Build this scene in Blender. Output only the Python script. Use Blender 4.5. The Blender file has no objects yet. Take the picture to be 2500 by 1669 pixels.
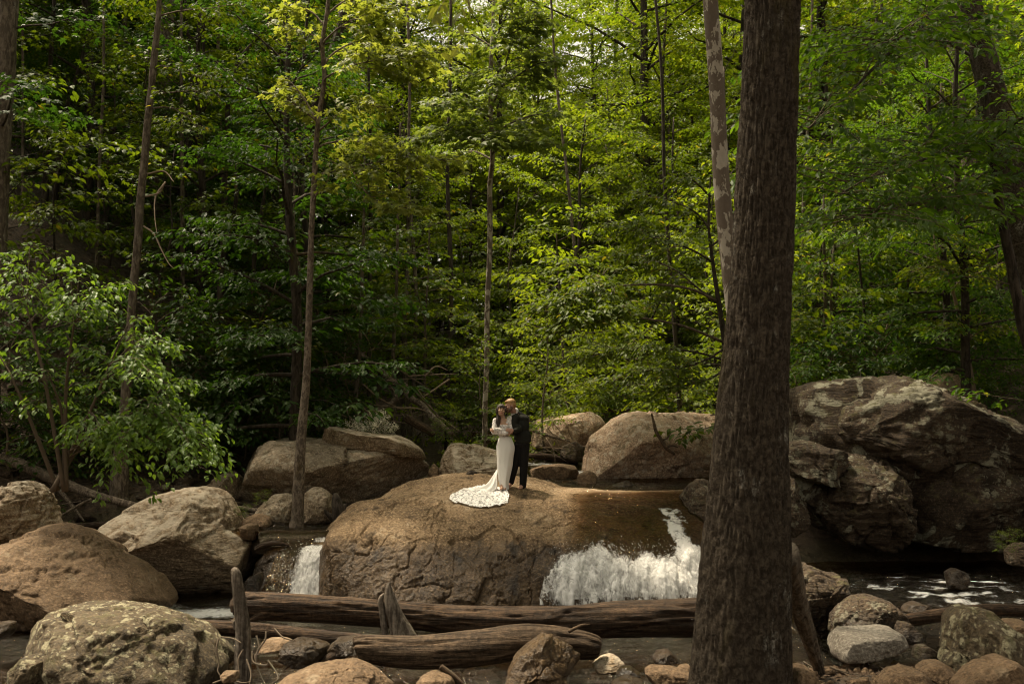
import bpy, bmesh, math, random
import numpy as np
from mathutils import Vector, Matrix

sc = bpy.context.scene
COL = sc.collection
R = math.radians

# ------------------------------------------------------------------ camera
# pixel grid of the photograph (2500 x 1669) used to measure directions
FOC = 35.0 / 36.0 * 2500.0
HORIZON = 1011.0
CAMZ = 3.3
PITCH = math.atan((HORIZON - 834.5) / FOC)
cam_d = bpy.data.cameras.new('camera')
cam = bpy.data.objects.new('camera', cam_d)
COL.objects.link(cam)
cam.location = (0, 0, CAMZ)
cam.rotation_euler = (math.pi / 2 + PITCH, 0, 0)
cam_d.lens = 35
cam_d.sensor_width = 36
cam_d.clip_start = 0.1
cam_d.clip_end = 1500
cam_d.dof.use_dof = True
cam_d.dof.focus_distance = 20.0
cam_d.dof.aperture_fstop = 2.8
sc.camera = cam

# ------------------------------------------------------------------ sky and sun
SUN_EL, SUN_AZ = R(66), R(-58)         # azimuth from +Y, clockwise seen from above: high on the left
world = bpy.data.worlds.new('World')
sc.world = world
world.use_nodes = True
wn = world.node_tree
bg = wn.nodes['Background']
sky = wn.nodes.new('ShaderNodeTexSky')
sky.sky_type = 'NISHITA'
sky.sun_disc = False
sky.sun_elevation = SUN_EL
sky.sun_rotation = SUN_AZ
sky.air_density = 1.0
sky.dust_density = 6.0
sky.ozone_density = 0.6
hs = wn.nodes.new('ShaderNodeHueSaturation')
hs.inputs['Saturation'].default_value = 0.12     # hazy white summer sky
wn.links.new(sky.outputs[0], hs.inputs['Color'])
wm_ = wn.nodes.new('ShaderNodeMixRGB'); wm_.blend_type = 'MULTIPLY'; wm_.inputs[0].default_value = 1.0
wm_.inputs[2].default_value = (1.0, 0.91, 0.74, 1)     # warm haze
wn.links.new(hs.outputs[0], wm_.inputs[1]); wn.links.new(wm_.outputs[0], bg.inputs['Color'])
bg.inputs['Strength'].default_value = 0.13
sun_d = bpy.data.lights.new('sun', 'SUN')
sun_d.energy = 4.2
sun_d.angle = R(6)
sun_d.color = (1.0, 0.85, 0.63)
sun = bpy.data.objects.new('sun', sun_d)
COL.objects.link(sun)
sdir = Vector((math.sin(SUN_AZ) * math.cos(SUN_EL), math.cos(SUN_AZ) * math.cos(SUN_EL), math.sin(SUN_EL)))
sun.rotation_euler = sdir.to_track_quat('Z', 'Y').to_euler()
sun.location = (0, 0, 60)

vs = sc.view_settings
vs.view_transform = 'Standard'
vs.look = 'None'
vs.exposure = 1.05
vs.gamma = 1.0
vs.use_curve_mapping = False
cy = sc.cycles
cy.use_denoising = True
cy.denoiser = 'OPENIMAGEDENOISE'
cy.denoising_input_passes = 'RGB_ALBEDO_NORMAL'
cy.use_adaptive_sampling = True
cy.adaptive_threshold = 0.02
cy.max_bounces = 6
cy.diffuse_bounces = 2
cy.glossy_bounces = 2
cy.transmission_bounces = 5
cy.transparent_max_bounces = 12
cy.caustics_reflective = False
cy.caustics_refractive = False
cy.sample_clamp_indirect = 6.0
sc.render.film_transparent = False
cy.filter_width = 1.1

# ------------------------------------------------------------------ helpers
def P(x, y, d):
    """world point in the direction of photo pixel (x, y) at distance d along +Y"""
    u = (x - 1250.0) / FOC
    v = (834.5 - y) / FOC
    dy = math.cos(PITCH) - v * math.sin(PITCH)
    dz = math.sin(PITCH) + v * math.cos(PITCH)
    t = d / dy
    return np.array((u * t, d, CAMZ + dz * t))

CROPS = {'a': (550, 900, 2.613), 'b': (1250, 900, 2.613), 'c': (1650, 850, 2.613), 'd': (0, 1050, 2.533),
         'e': (1850, 1300, 3.614), 'f': (1150, 1350, 2.936), 'g': (500, 1350, 2.936), 's': (0, 0, 1.0), 'h': (0, 0, 0.9396)}
def cp(k, pts):
    ox, oy, s = CROPS[k]
    return [(ox + x / s, oy + y / s) for x, y in pts]

def _hash(ix, iy, iz, seed):
    h = (ix.astype(np.uint32) * np.uint32(374761393)) ^ (iy.astype(np.uint32) * np.uint32(668265263)) ^ (iz.astype(np.uint32) * np.uint32(2147483647 - 1013)) ^ np.uint32((seed * 2654435761) & 0xffffffff)
    h = (h ^ (h >> np.uint32(13))) * np.uint32(1274126177)
    h = (h ^ (h >> np.uint32(16))) * np.uint32(2246822519)
    return h ^ (h >> np.uint32(15))

def noise3(p, seed=0):
    """gradient noise, about -1..1"""
    p = np.asarray(p, dtype=np.float64)
    i = np.floor(p)
    f = p - i
    i = i.astype(np.int64)
    u = f * f * f * (f * (f * 6 - 15) + 10)
    out = np.zeros(len(p))
    for dx in (0, 1):
        wx = u[:, 0] if dx else 1 - u[:, 0]
        for dy in (0, 1):
            wy = u[:, 1] if dy else 1 - u[:, 1]
            for dz in (0, 1):
                wz = u[:, 2] if dz else 1 - u[:, 2]
                h = _hash(i[:, 0] + dx, i[:, 1] + dy, i[:, 2] + dz, seed)
                gx = (h & np.uint32(1023)).astype(np.float64) / 511.5 - 1
                gy = ((h >> np.uint32(10)) & np.uint32(1023)).astype(np.float64) / 511.5 - 1
                gz = ((h >> np.uint32(20)) & np.uint32(1023)).astype(np.float64) / 511.5 - 1
                out += wx * wy * wz * (gx * (f[:, 0] - dx) + gy * (f[:, 1] - dy) + gz * (f[:, 2] - dz))
    return out * 1.35

def fbm(p, oct=4, seed=0, gain=0.5, lac=2.03):
    p = np.asarray(p, dtype=np.float64)
    a, s, o = 1.0, 0.0, np.zeros(len(p))
    for k in range(oct):
        o += a * noise3(p, seed + k * 17)
        s += a
        a *= gain
        p = p * lac + 3.7
    return o / s

def sm(a, b, t):
    t = np.clip((np.asarray(t, dtype=float) - a) / (b - a), 0, 1)
    return t * t * (3 - 2 * t)

def mesh_np(name, v, quads=None, tris=None, smooth=True, attr=None):
    """a mesh from numpy arrays; attr = {name: per-face float array}"""
    me = bpy.data.meshes.new(name)
    nq = 0 if quads is None else len(quads)
    nt = 0 if tris is None else len(tris)
    me.vertices.add(len(v))
    me.vertices.foreach_set('co', np.ascontiguousarray(v, dtype=np.float32).ravel())
    loops = []
    if nq: loops.append(np.asarray(quads, dtype=np.int32).ravel())
    if nt: loops.append(np.asarray(tris, dtype=np.int32).ravel())
    loops = np.concatenate(loops)
    me.loops.add(len(loops))
    me.loops.foreach_set('vertex_index', loops)
    me.polygons.add(nq + nt)
    st = np.concatenate([np.arange(nq) * 4, nq * 4 + np.arange(nt) * 3]).astype(np.int32)
    me.polygons.foreach_set('loop_start', st)
    me.update(calc_edges=True)
    me.polygons.foreach_set('use_smooth', np.full(nq + nt, smooth))
    if attr:
        for k, a in attr.items():
            at = me.attributes.new(k, 'FLOAT', 'FACE')
            at.data.foreach_set('value', np.ascontiguousarray(a, dtype=np.float32))
    me.validate()
    return me

def link(name, data, mat=None, parent=None, loc=None, label=None, cat=None, group=None, kind=None):
    o = bpy.data.objects.new(name, data)
    COL.objects.link(o)
    if mat is not None and data is not None:
        if len(data.materials) == 0:
            data.materials.append(mat)
    if parent is not None: o.parent = parent
    if loc is not None: o.location = loc
    tag(o, label, cat, group, kind)
    return o

def tag(o, label=None, cat=None, group=None, kind=None):
    if label: o['label'] = label
    if cat: o['category'] = cat
    if group: o['group'] = group
    if kind: o['kind'] = kind
    return o

def grid_quads(nu, nv, wrap_u=False):
    """quads of a grid with index = i*nv + j, i in 0..nu-1 (wrapped when asked)"""
    iu = np.arange(nu if wrap_u else nu - 1)
    a, b = np.meshgrid(iu, np.arange(nv - 1), indexing='ij')
    a2 = (a + 1) % nu
    return np.stack([a * nv + b, a2 * nv + b, a2 * nv + b + 1, a * nv + b + 1], -1).reshape(-1, 4)

def catmull(pts, n):
    """n points spread evenly along a smooth curve through pts (K x D)"""
    pts = np.asarray(pts, dtype=float)
    if len(pts) == 2:
        t = np.linspace(0, 1, n)[:, None]
        return pts[0] * (1 - t) + pts[1] * t
    p = np.vstack([2 * pts[0] - pts[1], pts, 2 * pts[-1] - pts[-2]])
    t = np.linspace(0, len(pts) - 1, max(n * 4, 40))
    k = np.minimum(t.astype(int), len(pts) - 2)
    f = (t - k)[:, None]
    a, b, c, d = p[k], p[k + 1], p[k + 2], p[k + 3]
    q = 0.5 * (2 * b + (c - a) * f + (2 * a - 5 * b + 4 * c - d) * f ** 2 + (3 * b - a - 3 * c + d) * f ** 3)
    dim = min(3, q.shape[1])
    s = np.concatenate([[0], np.cumsum(np.linalg.norm(np.diff(q[:, :dim], axis=0), axis=1))])
    ss = np.linspace(0, s[-1], n)
    return np.stack([np.interp(ss, s, q[:, j]) for j in range(q.shape[1])], 1)

def frames(path):
    t = np.gradient(path, axis=0)
    t /= np.linalg.norm(t, axis=1)[:, None] + 1e-12
    n = np.zeros_like(t)
    ref = np.array((0, -1.0, 0)) if abs(t[0, 1]) < 0.9 else np.array((1.0, 0, 0))
    n0 = ref - t[0] * ref.dot(t[0])
    n[0] = n0 / np.linalg.norm(n0)
    for i in range(1, len(t)):
        v = n[i - 1] - t[i] * n[i - 1].dot(t[i])
        n[i] = v / (np.linalg.norm(v) + 1e-12)
    return t, n, np.cross(t, n)

def tube(pts, radii, nseg=12, nring=20, disp=None, caps=True, ends=0.0):
    """tapered tube; disp(ang, s, pos) -> radius factor offsets. returns verts, quads, tris"""
    pr = catmull(np.column_stack([np.asarray(pts, float), np.asarray(radii, float)]), nring)
    path, rad = pr[:, :3], np.maximum(pr[:, 3], 1e-4)
    t, n, b = frames(path)
    ang = np.linspace(0, 2 * math.pi, nseg, endpoint=False)
    A, S = np.meshgrid(ang, np.arange(nring), indexing='ij')
    dirs = np.cos(A)[..., None] * n[S] + np.sin(A)[..., None] * b[S]
    rr = rad[S]
    s = np.concatenate([[0], np.cumsum(np.linalg.norm(np.diff(path, axis=0), axis=1))])
    base = path[S] + dirs * rr[..., None]
    if disp is not None:
        d = disp(A.ravel(), s[S].ravel(), base.reshape(-1, 3), rr.ravel()).reshape(rr.shape)
        base = path[S] + dirs * (rr + d)[..., None]
    v = base.reshape(-1, 3)
    q = grid_quads(nseg, nring, wrap_u=True)
    tr = []
    if caps:
        e0, e1 = len(v), len(v) + 1
        v = np.vstack([v, path[0] - t[0] * rad[0] * ends, path[-1] + t[-1] * rad[-1] * ends])
        i = np.arange(nseg)
        i2 = (i + 1) % nseg
        tr = np.vstack([np.column_stack([i2 * nring, i * nring, np.full(nseg, e0)]),
                        np.column_stack([i * nring + nring - 1, i2 * nring + nring - 1, np.full(nseg, e1)])])
    return v, q[:, ::-1], (np.asarray(tr)[:, ::-1] if len(tr) else np.zeros((0, 3), int))

def plates(p, n, seed, wob=0.25, aniso=(1, 1, 1)):
    """splits a surface into broken plates: returns (tilted height per plate, distance to the nearest plate edge)"""
    rs = np.random.default_rng(seed)
    a = np.asarray(aniso, float)
    q = p + wob * np.column_stack([fbm(p * 0.9 + k * 7.3, 2, seed + k) for k in range(3)])
    q = q + wob * 0.25 * np.column_stack([fbm(p * 4.5 + k * 3.1, 2, seed + 9 + k) for k in range(3)])
    sd = q[rs.choice(len(q), n, replace=False)] * a
    q = q * a
    f1 = np.full(len(q), 1e9); f2 = np.full(len(q), 1e9); idx = np.zeros(len(q), int)
    for k in range(n):
        d = np.sqrt(((q - sd[k]) ** 2).sum(1))
        nearer = d < f1
        f2 = np.where(nearer, f1, np.minimum(f2, d)); idx = np.where(nearer, k, idx); f1 = np.minimum(f1, d)
    tilt = rs.normal(0, 1, (n, 3)); off = rs.uniform(-1, 1, n)
    h = 0.55 * off[idx] + ((q - sd[idx]) * tilt[idx]).sum(1) / (np.median(f1) * 4)
    return np.clip(h, -1.6, 1.6), f2 - f1

class MB:
    """collects vertex / face arrays into one mesh"""
    def __init__(self): self.v, self.q, self.t, self.n = [], [], [], 0
    def add(self, v, q=None, t=None):
        if q is not None and len(q): self.q.append(np.asarray(q) + self.n)
        if t is not None and len(t): self.t.append(np.asarray(t) + self.n)
        self.v.append(np.asarray(v, float)); self.n += len(v)
        return self
    def tube(self, *a, **k): return self.add(*tube(*a, **k))
    def mesh(self, name, smooth=True, origin=None):
        v = np.vstack(self.v)
        if origin is not None: v = v - np.asarray(origin)
        return mesh_np(name, v, np.vstack(self.q) if self.q else None, np.vstack(self.t) if self.t else None, smooth)
# ------------------------------------------------------------------ materials
class NT:
    def __init__(self, name):
        self.m = bpy.data.materials.new(name); self.m.use_nodes = True
        self.t = self.m.node_tree; self.t.nodes.clear()
        self.out = self.t.nodes.new('ShaderNodeOutputMaterial')
    def n(self, typ, **kw):
        nd = self.t.nodes.new('ShaderNode' + typ)
        for k, v in kw.items():
            if k.startswith('_'): setattr(nd, k[1:], v)
            else: self.set(nd.inputs[k.replace('__', ' ')], v)
        return nd
    def set(self, sock, v):
        if isinstance(v, bpy.types.NodeSocket): self.t.links.new(v, sock)
        elif isinstance(v, bpy.types.Node): self.t.links.new(v.outputs[0], sock)
        elif isinstance(v, (tuple, list)) and len(v) == 3 and sock.type == 'RGBA': sock.default_value = (*v, 1)
        else: sock.default_value = v
    def math(self, op, a, b=None, c=None, clamp=False):
        nd = self.t.nodes.new('ShaderNodeMath'); nd.operation = op; nd.use_clamp = clamp
        for i, v in enumerate((a, b, c)):
            if v is not None: self.set(nd.inputs[i], v)
        return nd.outputs[0]
    def mix(self, f, a, b, mode='MIX'):
        nd = self.t.nodes.new('ShaderNodeMixRGB'); nd.blend_type = mode
        self.set(nd.inputs[0], f); self.set(nd.inputs[1], a); self.set(nd.inputs[2], b)
        return nd.outputs[0]
    def ramp(self, f, stops, interp='LINEAR'):
        nd = self.t.nodes.new('ShaderNodeValToRGB'); cr = nd.color_ramp; cr.interpolation = interp
        while len(cr.elements) < len(stops): cr.elements.new(0.5)
        for e, (p, c) in zip(cr.elements, stops):
            e.position = p; e.color = (c, c, c, 1) if isinstance(c, (int, float)) else (*c, 1)
        self.set(nd.inputs[0], f)
        return nd.outputs[0]
    def rng(self, v, a, b, c=0.0, d=1.0, smooth=True):
        nd = self.t.nodes.new('ShaderNodeMapRange')
        nd.interpolation_type = 'SMOOTHSTEP' if smooth else 'LINEAR'
        for i, x in enumerate((v, a, b, c, d)): self.set(nd.inputs[i], x)
        return nd.outputs[0]
    def coords(self, scale=(1, 1, 1), rand=True):
        tc = self.n('TexCoord')
        mp = self.n('Mapping', Vector=tc.outputs['Object'], Scale=scale)
        if rand:
            oi = self.n('ObjectInfo')
            add = self.n('VectorMath', _operation='ADD')
            cx = self.n('CombineXYZ', X=self.math('MULTIPLY', oi.outputs['Random'], 37.0), Y=self.math('MULTIPLY', oi.outputs['Random'], 91.0), Z=self.math('MULTIPLY', oi.outputs['Random'], 13.0))
            self.set(add.inputs[0], mp.outputs[0]); self.set(add.inputs[1], cx.outputs[0])
            return add.outputs[0]
        return mp.outputs[0]
    def scaled(self, vec, s):
        mp = self.n('Mapping', Vector=vec, Scale=s)
        return mp.outputs[0]
    def noise(self, vec, scale, detail=4, rough=0.55, dist=0.0):
        return self.n('TexNoise', Vector=vec, Scale=scale, Detail=detail, Roughness=rough, Distortion=dist).outputs[0]
    def voro(self, vec, scale, feature='F1', rnd=1.0, out=0):
        return self.n('TexVoronoi', _feature=feature, Vector=vec, Scale=scale, Randomness=rnd).outputs[out]
    def bump(self, h, strength=0.5, dist=0.02, normal=None):
        nd = self.n('Bump', Strength=strength, Distance=dist, Height=h)
        if normal is not None: self.set(nd.inputs['Normal'], normal)
        return nd.outputs[0]
    def done(self, sh, disp=None):
        self.t.links.new(sh if isinstance(sh, bpy.types.NodeSocket) else sh.outputs[0], self.out.inputs['Surface'])
        return self.m

def rock_mat(name, dark, mid, light, lichen=0.3, lich_col=(0.46, 0.44, 0.38), moss=0.0, wet=None, grain=1.0, strata=0.0, lit_top=0.0, dirt=0.4, patch_amt=0.0):
    t = NT(name)
    v = t.coords()
    n1 = t.noise(v, 0.9, 2, 0.6)
    n2 = t.noise(v, 4.5, 4, 0.68, 0.4)
    n3 = t.noise(v, 24.0, 3, 0.7)
    c = t.ramp(t.math('ADD', t.math('MULTIPLY', n1, 0.6), t.math('MULTIPLY', n2, 0.4)), [(0.30, dark), (0.50, mid), (0.70, light)])
    c = t.mix(t.rng(n3, 0.48, 0.66, 0.0, 0.6), c, tuple(min(1, x * 1.55) for x in light))
    c = t.mix(t.rng(n3, 0.47, 0.30, 0.0, 0.6), c, tuple(x * 0.45 for x in dark))
    # water stains running down the rock
    st = t.noise(t.scaled(v, (2.2, 2.2, 0.35)), 1.4, 2, 0.6)
    c = t.mix(t.rng(st, 0.55, 0.75, 0.0, dirt), c, tuple(x * 0.4 for x in dark))
    geo = t.n('NewGeometry')
    sep = t.n('SeparateXYZ', Vector=geo.outputs['Normal'])
    pos = t.n('SeparateXYZ', Vector=geo.outputs['Position'])
    if lit_top:
        f = t.math('MULTIPLY', t.rng(sep.outputs['Z'], 0.35, 0.9), t.rng(n2, 0.35, 0.6, 0.0, lit_top))
        c = t.mix(f, c, (0.42, 0.37, 0.29))  # upward faces lightened in the colour, like light from above
    if lichen:
        dv = t.n('VectorMath', _operation='ADD')
        t.set(dv.inputs[0], v)
        ds = t.n('VectorMath', _operation='SCALE'); t.set(ds.inputs[0], t.n('TexNoise', Vector=v, Scale=9.0, Detail=2).outputs[1]); ds.inputs['Scale'].default_value = 0.16
        t.set(dv.inputs[1], ds.outputs[0])
        patch = t.rng(n1, 0.60 - 0.25 * lichen, 0.74 - 0.25 * lichen)
        sp = t.rng(t.voro(dv.outputs[0], 5.0), 0.40, 0.26)
        sp2 = t.rng(t.voro(dv.outputs[0], 13.0), 0.36, 0.20)
        fine = t.rng(n3, 0.34, 0.52)
        m = t.math('MULTIPLY', t.math('MAXIMUM', sp, t.math('MULTIPLY', sp2, 0.8)), t.math('MULTIPLY', patch, fine))
        c = t.mix(t.math('MULTIPLY', m, min(1.0, 0.55 + 0.4 * lichen)), c, lich_col)
    if patch_amt:
        bp_ = t.math('MULTIPLY', t.rng(t.noise(v, 1.15, 5, 0.62, 0.4), 0.555, 0.60), t.rng(n3, 0.30, 0.5, 0.35, 1.0))
        c = t.mix(t.math('MULTIPLY', bp_, patch_amt), c, (0.27, 0.26, 0.19))
    if moss:
        mm = t.math('MULTIPLY', t.rng(sep.outputs['Z'], -0.1, 0.75), t.rng(n2, 0.62 - 0.25 * moss, 0.75 - 0.25 * moss))
        mc = t.mix(n3, (0.035, 0.034, 0.012), (0.11, 0.095, 0.035))
        c = t.mix(t.math('MULTIPLY', mm, 0.8), c, mc)
    rough = t.rng(n3, 0.3, 0.7, 0.75, 0.95)
    if wet is not None:
        wm = t.rng(t.math('ADD', pos.outputs['Z'], t.math('MULTIPLY', n2, -0.5)), wet + 0.05, wet - 0.35)
        c = t.mix(wm, c, t.mix(1.0, c, (0.36, 0.33, 0.28), 'MULTIPLY'))
        rough = t.math('MULTIPLY', rough, t.rng(wm, 0, 1, 1.0, 0.38))
    if strata:
        h = t.noise(t.scaled(v, (0.6, 0.6, 3.0)), 5.0, 5, 0.7, 0.4)
    else:
        h = t.noise(v, 6.0, 6, 0.7, 0.3)
    b = t.n('BsdfPrincipled', Base__Color=c, Roughness=rough, Normal=t.bump(h, 0.9, 0.09 * grain))
    b.inputs['Specular IOR Level'].default_value = 0.3
    return t.done(b)

def bark_mat(name, dark, light, moss=0.0, lich=0.15, zs=0.22, scale=9.0, bump=0.8, moss_col=(0.075, 0.052, 0.014)):
    t = NT(name)
    v = t.coords()
    w = t.scaled(v, (1, 1, zs))
    n1 = t.noise(w, scale, 5, 0.72, 0.5)
    f = t.rng(n1, 0.40, 0.62)
    c = t.mix(f, dark, light)
    c = t.mix(t.rng(t.noise(v, 1.6, 5), 0.45, 0.7, 0, 0.5), c, tuple(x * 0.55 for x in light))
    if lich:
        m = t.math('MULTIPLY', t.rng(t.noise(t.scaled(v, (1, 1, 0.5)), 3.2, 6, 0.7), 0.58, 0.70), t.rng(t.noise(v, 26, 4, 0.7), 0.40, 0.58))
        c = t.mix(t.math('MULTIPLY', m, lich * 2.2), c, (0.30, 0.29, 0.25))
    if moss:
        m = t.rng(t.noise(t.scaled(v, (1, 1, 0.4)), 1.5, 6, 0.65), 0.66 - 0.2 * moss, 0.80 - 0.2 * moss)
        c = t.mix(t.math('MULTIPLY', m, 0.8), c, moss_col)
    h = n1
    b = t.n('BsdfPrincipled', Base__Color=c, Roughness=0.92, Normal=t.bump(h, bump, 0.03))
    b.inputs['Specular IOR Level'].default_value = 0.2
    return t.done(b)

def sycamore_mat():
    t = NT('sycamore_bark')
    v = t.coords((1, 1, 0.55))
    n = t.noise(v, 7.0, 5, 0.6, 0.5)
    g = t.noise(v, 30, 4, 0.6)
    pale = t.mix(g, (0.27, 0.24, 0.19), (0.40, 0.365, 0.30))
    brown = t.mix(g, (0.085, 0.065, 0.048), (0.15, 0.12, 0.09))
    e = t.math('ADD', n, t.math('MULTIPLY', t.math('SUBTRACT', g, 0.5), 0.06))
    c = t.mix(t.rng(e, 0.468, 0.492), pale, brown)
    b = t.n('BsdfPrincipled', Base__Color=c, Roughness=0.8, Normal=t.bump(t.math('ADD', t.rng(e, 0.49, 0.51), t.math('MULTIPLY', g, 0.3)), 0.5, 0.012))
    b.inputs['Specular IOR Level'].default_value = 0.25
    return t.done(b)

def wood_mat(name, dark, light, axis=0, moss=0.0):
    """weathered driftwood; grain runs along local axis"""
    t = NT(name)
    s = [15.0, 15.0, 15.0]; s[axis] = 0.8
    v = t.coords()
    w = t.scaled(v, tuple(s))
    n1 = t.noise(w, 1.5, 5, 0.7, 0.4)
    n2 = t.noise(v, 18.0, 4, 0.7)
    big = t.noise(v, 1.1, 4)
    c = t.ramp(t.math('ADD', t.math('MULTIPLY', n1, 0.65), t.math('MULTIPLY', n2, 0.35)), [(0.36, tuple(x * 0.3 for x in dark)), (0.46, dark), (0.62, light)])
    c = t.mix(t.rng(big, 0.45, 0.68, 0, 0.6), c, tuple(x * 0.6 for x in dark))
    if moss:
        geo = t.n('NewGeometry'); sep = t.n('SeparateXYZ', Vector=geo.outputs['Normal'])
        m = t.math('MULTIPLY', t.rng(sep.outputs['Z'], 0.0, 0.8), t.rng(t.noise(v, 2.2, 6, 0.7), 0.5, 0.65))
        c = t.mix(t.math('MULTIPLY', m, moss), c, (0.07, 0.065, 0.018))
    h = t.math('ADD', n1, t.math('MULTIPLY', n2, 0.5))
    b = t.n('BsdfPrincipled', Base__Color=c, Roughness=0.85, Normal=t.bump(h, 0.8, 0.03))
    b.inputs['Specular IOR Level'].default_value = 0.25
    return t.done(b)

def leaf_mat(name, a, b_, trans=None, tf=0.42, yellow=0.02, gloss=0.22):
    """leaf colours run from a to b_ leaf by leaf; light also passes through the leaf"""
    t = NT(name)
    at = t.n('Attribute', _attribute_name='rnd')
    oi = t.n('ObjectInfo')
    r = at.outputs['Fac']
    c = t.mix(r, a, b_)
    c = t.mix(t.math('MULTIPLY', oi.outputs['Random'], 0.35), c, tuple(x * k for x, k in zip(b_, (1.25, 1.05, 0.7))))
    c = t.mix(t.rng(r, 1.0 - yellow, 1.0 - yellow + 0.01), c, (0.17, 0.155, 0.02))
    trc = t.mix(1.0, c, trans or (2.4, 2.3, 1.0), 'MULTIPLY')
    b = t.n('BsdfPrincipled', Base__Color=c, Roughness=0.5)
    b.inputs['Specular IOR Level'].default_value = gloss
    tr = t.n('BsdfTranslucent', Color=trc)
    mx = t.n('MixShader', Fac=tf)
    t.set(mx.inputs[1], b); t.set(mx.inputs[2], tr)
    return t.done(mx)

def plain(name, col, rough=0.8, var=0.3, scale=20, spec=0.3, bump=0.0, sheen=0):
    t = NT(name)
    v = t.coords()
    n = t.noise(v, scale, 5, 0.6)
    c = t.mix(n, tuple(x * (1 - var) for x in col), tuple(min(1, x * (1 + var)) for x in col))
    b = t.n('BsdfPrincipled', Base__Color=c, Roughness=rough)
    b.inputs['Specular IOR Level'].default_value = spec
    if bump: t.set(b.inputs['Normal'], t.bump(n, bump, 0.01))
    return t.done(b)

M = {}
# rocks
M['rock_warm'] = rock_mat('rock_warm', (0.072, 0.046, 0.023), (0.180, 0.118, 0.062), (0.318, 0.228, 0.138), 0.3, lich_col=(0.38, 0.30, 0.20), wet=0.95, dirt=0.85)
M['rock_tan'] = rock_mat('rock_tan', (0.07526, 0.04704, 0.02446), (0.1364, 0.08845, 0.04892), (0.1929, 0.1299, 0.07715), 0.2, lich_col=(0.30, 0.24, 0.16), wet=0.15, grain=1.2)
M['rock_grey'] = rock_mat('rock_grey', (0.09375, 0.0675, 0.04125), (0.1938, 0.145, 0.0925), (0.3187, 0.25, 0.1725), 0.8, lich_col=(0.38, 0.335, 0.255), lit_top=0.3)
M['rock_pale'] = rock_mat('rock_pale', (0.102, 0.0684, 0.0384), (0.186, 0.132, 0.0768), (0.3, 0.2304, 0.1536), 0.4, lich_col=(0.38, 0.335, 0.255), lit_top=0.75, strata=0.3, wet=0.1)
M['rock_lichen'] = rock_mat('rock_lichen', (0.0328, 0.02378, 0.0123), (0.06724, 0.0492, 0.02706), (0.1066, 0.08036, 0.04756), 1.25, lich_col=(0.27, 0.245, 0.155), moss=0.35, wet=0.1)
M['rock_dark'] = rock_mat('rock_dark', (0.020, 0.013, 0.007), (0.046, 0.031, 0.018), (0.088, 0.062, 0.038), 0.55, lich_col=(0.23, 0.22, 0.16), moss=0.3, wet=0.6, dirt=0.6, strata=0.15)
M['rock_pink'] = rock_mat('rock_pink', (0.15, 0.095, 0.06), (0.3125, 0.215, 0.14), (0.475, 0.3562, 0.25), 1.1, lich_col=(0.50, 0.42, 0.32), moss=0.3, dirt=0.5)
M['rock_wet'] = rock_mat('rock_wet', (0.036, 0.023, 0.011), (0.072, 0.047, 0.024), (0.115, 0.08, 0.044), 0.0, wet=9.0)
M['rock_pale_slab'] = rock_mat('rock_pale_slab', (0.16, 0.135, 0.105), (0.24, 0.212, 0.172), (0.31, 0.282, 0.235), 0.2, dirt=0.2)
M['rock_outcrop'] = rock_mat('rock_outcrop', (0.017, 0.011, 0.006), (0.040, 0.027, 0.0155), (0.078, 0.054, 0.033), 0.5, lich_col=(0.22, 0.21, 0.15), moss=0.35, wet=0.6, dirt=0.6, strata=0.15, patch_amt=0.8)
# bark and wood
M['bark_oak'] = bark_mat('bark_oak', (0.024, 0.0175, 0.0112), (0.072, 0.057, 0.040), moss=0.5, lich=0.45, zs=0.9, scale=20, bump=1.0, moss_col=(0.052, 0.042, 0.013))
M['bark_grey'] = bark_mat('bark_grey', (0.055, 0.042, 0.03), (0.17, 0.14, 0.105), moss=0.25, lich=0.35, zs=0.35, scale=14)
M['bark_dark'] = bark_mat('bark_dark', (0.018, 0.014, 0.01), (0.07, 0.056, 0.042), moss=0.3, lich=0.12, zs=0.25, scale=10)
M['bark_maple'] = bark_mat('bark_maple', (0.06, 0.045, 0.032), (0.20, 0.16, 0.12), moss=0.2, lich=0.45, zs=0.5, scale=18, bump=0.7)
M['sycamore'] = sycamore_mat()
M['twig'] = plain('twig', (0.10, 0.075, 0.05), 0.9, 0.35, 12)
M['twig_pale'] = plain('twig_pale', (0.22, 0.165, 0.115), 0.9, 0.35, 12)
M['drift'] = wood_mat('driftwood', (0.036, 0.023, 0.012), (0.128, 0.086, 0.052))
M['drift_wet'] = wood_mat('driftwood_brown', (0.024, 0.014, 0.007), (0.088, 0.053, 0.028))
M['drift_z'] = wood_mat('driftwood_upright', (0.075, 0.058, 0.042), (0.25, 0.21, 0.165), axis=2, moss=0.5)
# leaves
M['leaf_mid'] = leaf_mat('leaf_mid', (0.026, 0.058, 0.0045), (0.069, 0.106, 0.009), trans=(2.5, 2.3, 0.9))
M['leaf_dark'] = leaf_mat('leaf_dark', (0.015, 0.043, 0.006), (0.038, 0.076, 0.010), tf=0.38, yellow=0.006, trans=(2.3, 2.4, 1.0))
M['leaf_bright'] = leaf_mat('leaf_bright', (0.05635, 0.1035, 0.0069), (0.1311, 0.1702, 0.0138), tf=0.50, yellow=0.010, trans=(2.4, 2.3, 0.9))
M['leaf_maple'] = leaf_mat('leaf_maple', (0.078, 0.118, 0.020), (0.16, 0.188, 0.050), tf=0.48, yellow=0.006)
M['leaf_syc'] = leaf_mat('leaf_syc', (0.052, 0.092, 0.020), (0.12, 0.155, 0.044), tf=0.46, yellow=0.008)
M['leaf_bush'] = leaf_mat('leaf_bush', (0.050, 0.112, 0.014), (0.112, 0.188, 0.030), tf=0.40, yellow=0.004, gloss=0.4)
M['leaf_broad'] = leaf_mat('leaf_broad', (0.024, 0.066, 0.006), (0.062, 0.112, 0.010), tf=0.48, yellow=0.008)
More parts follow.
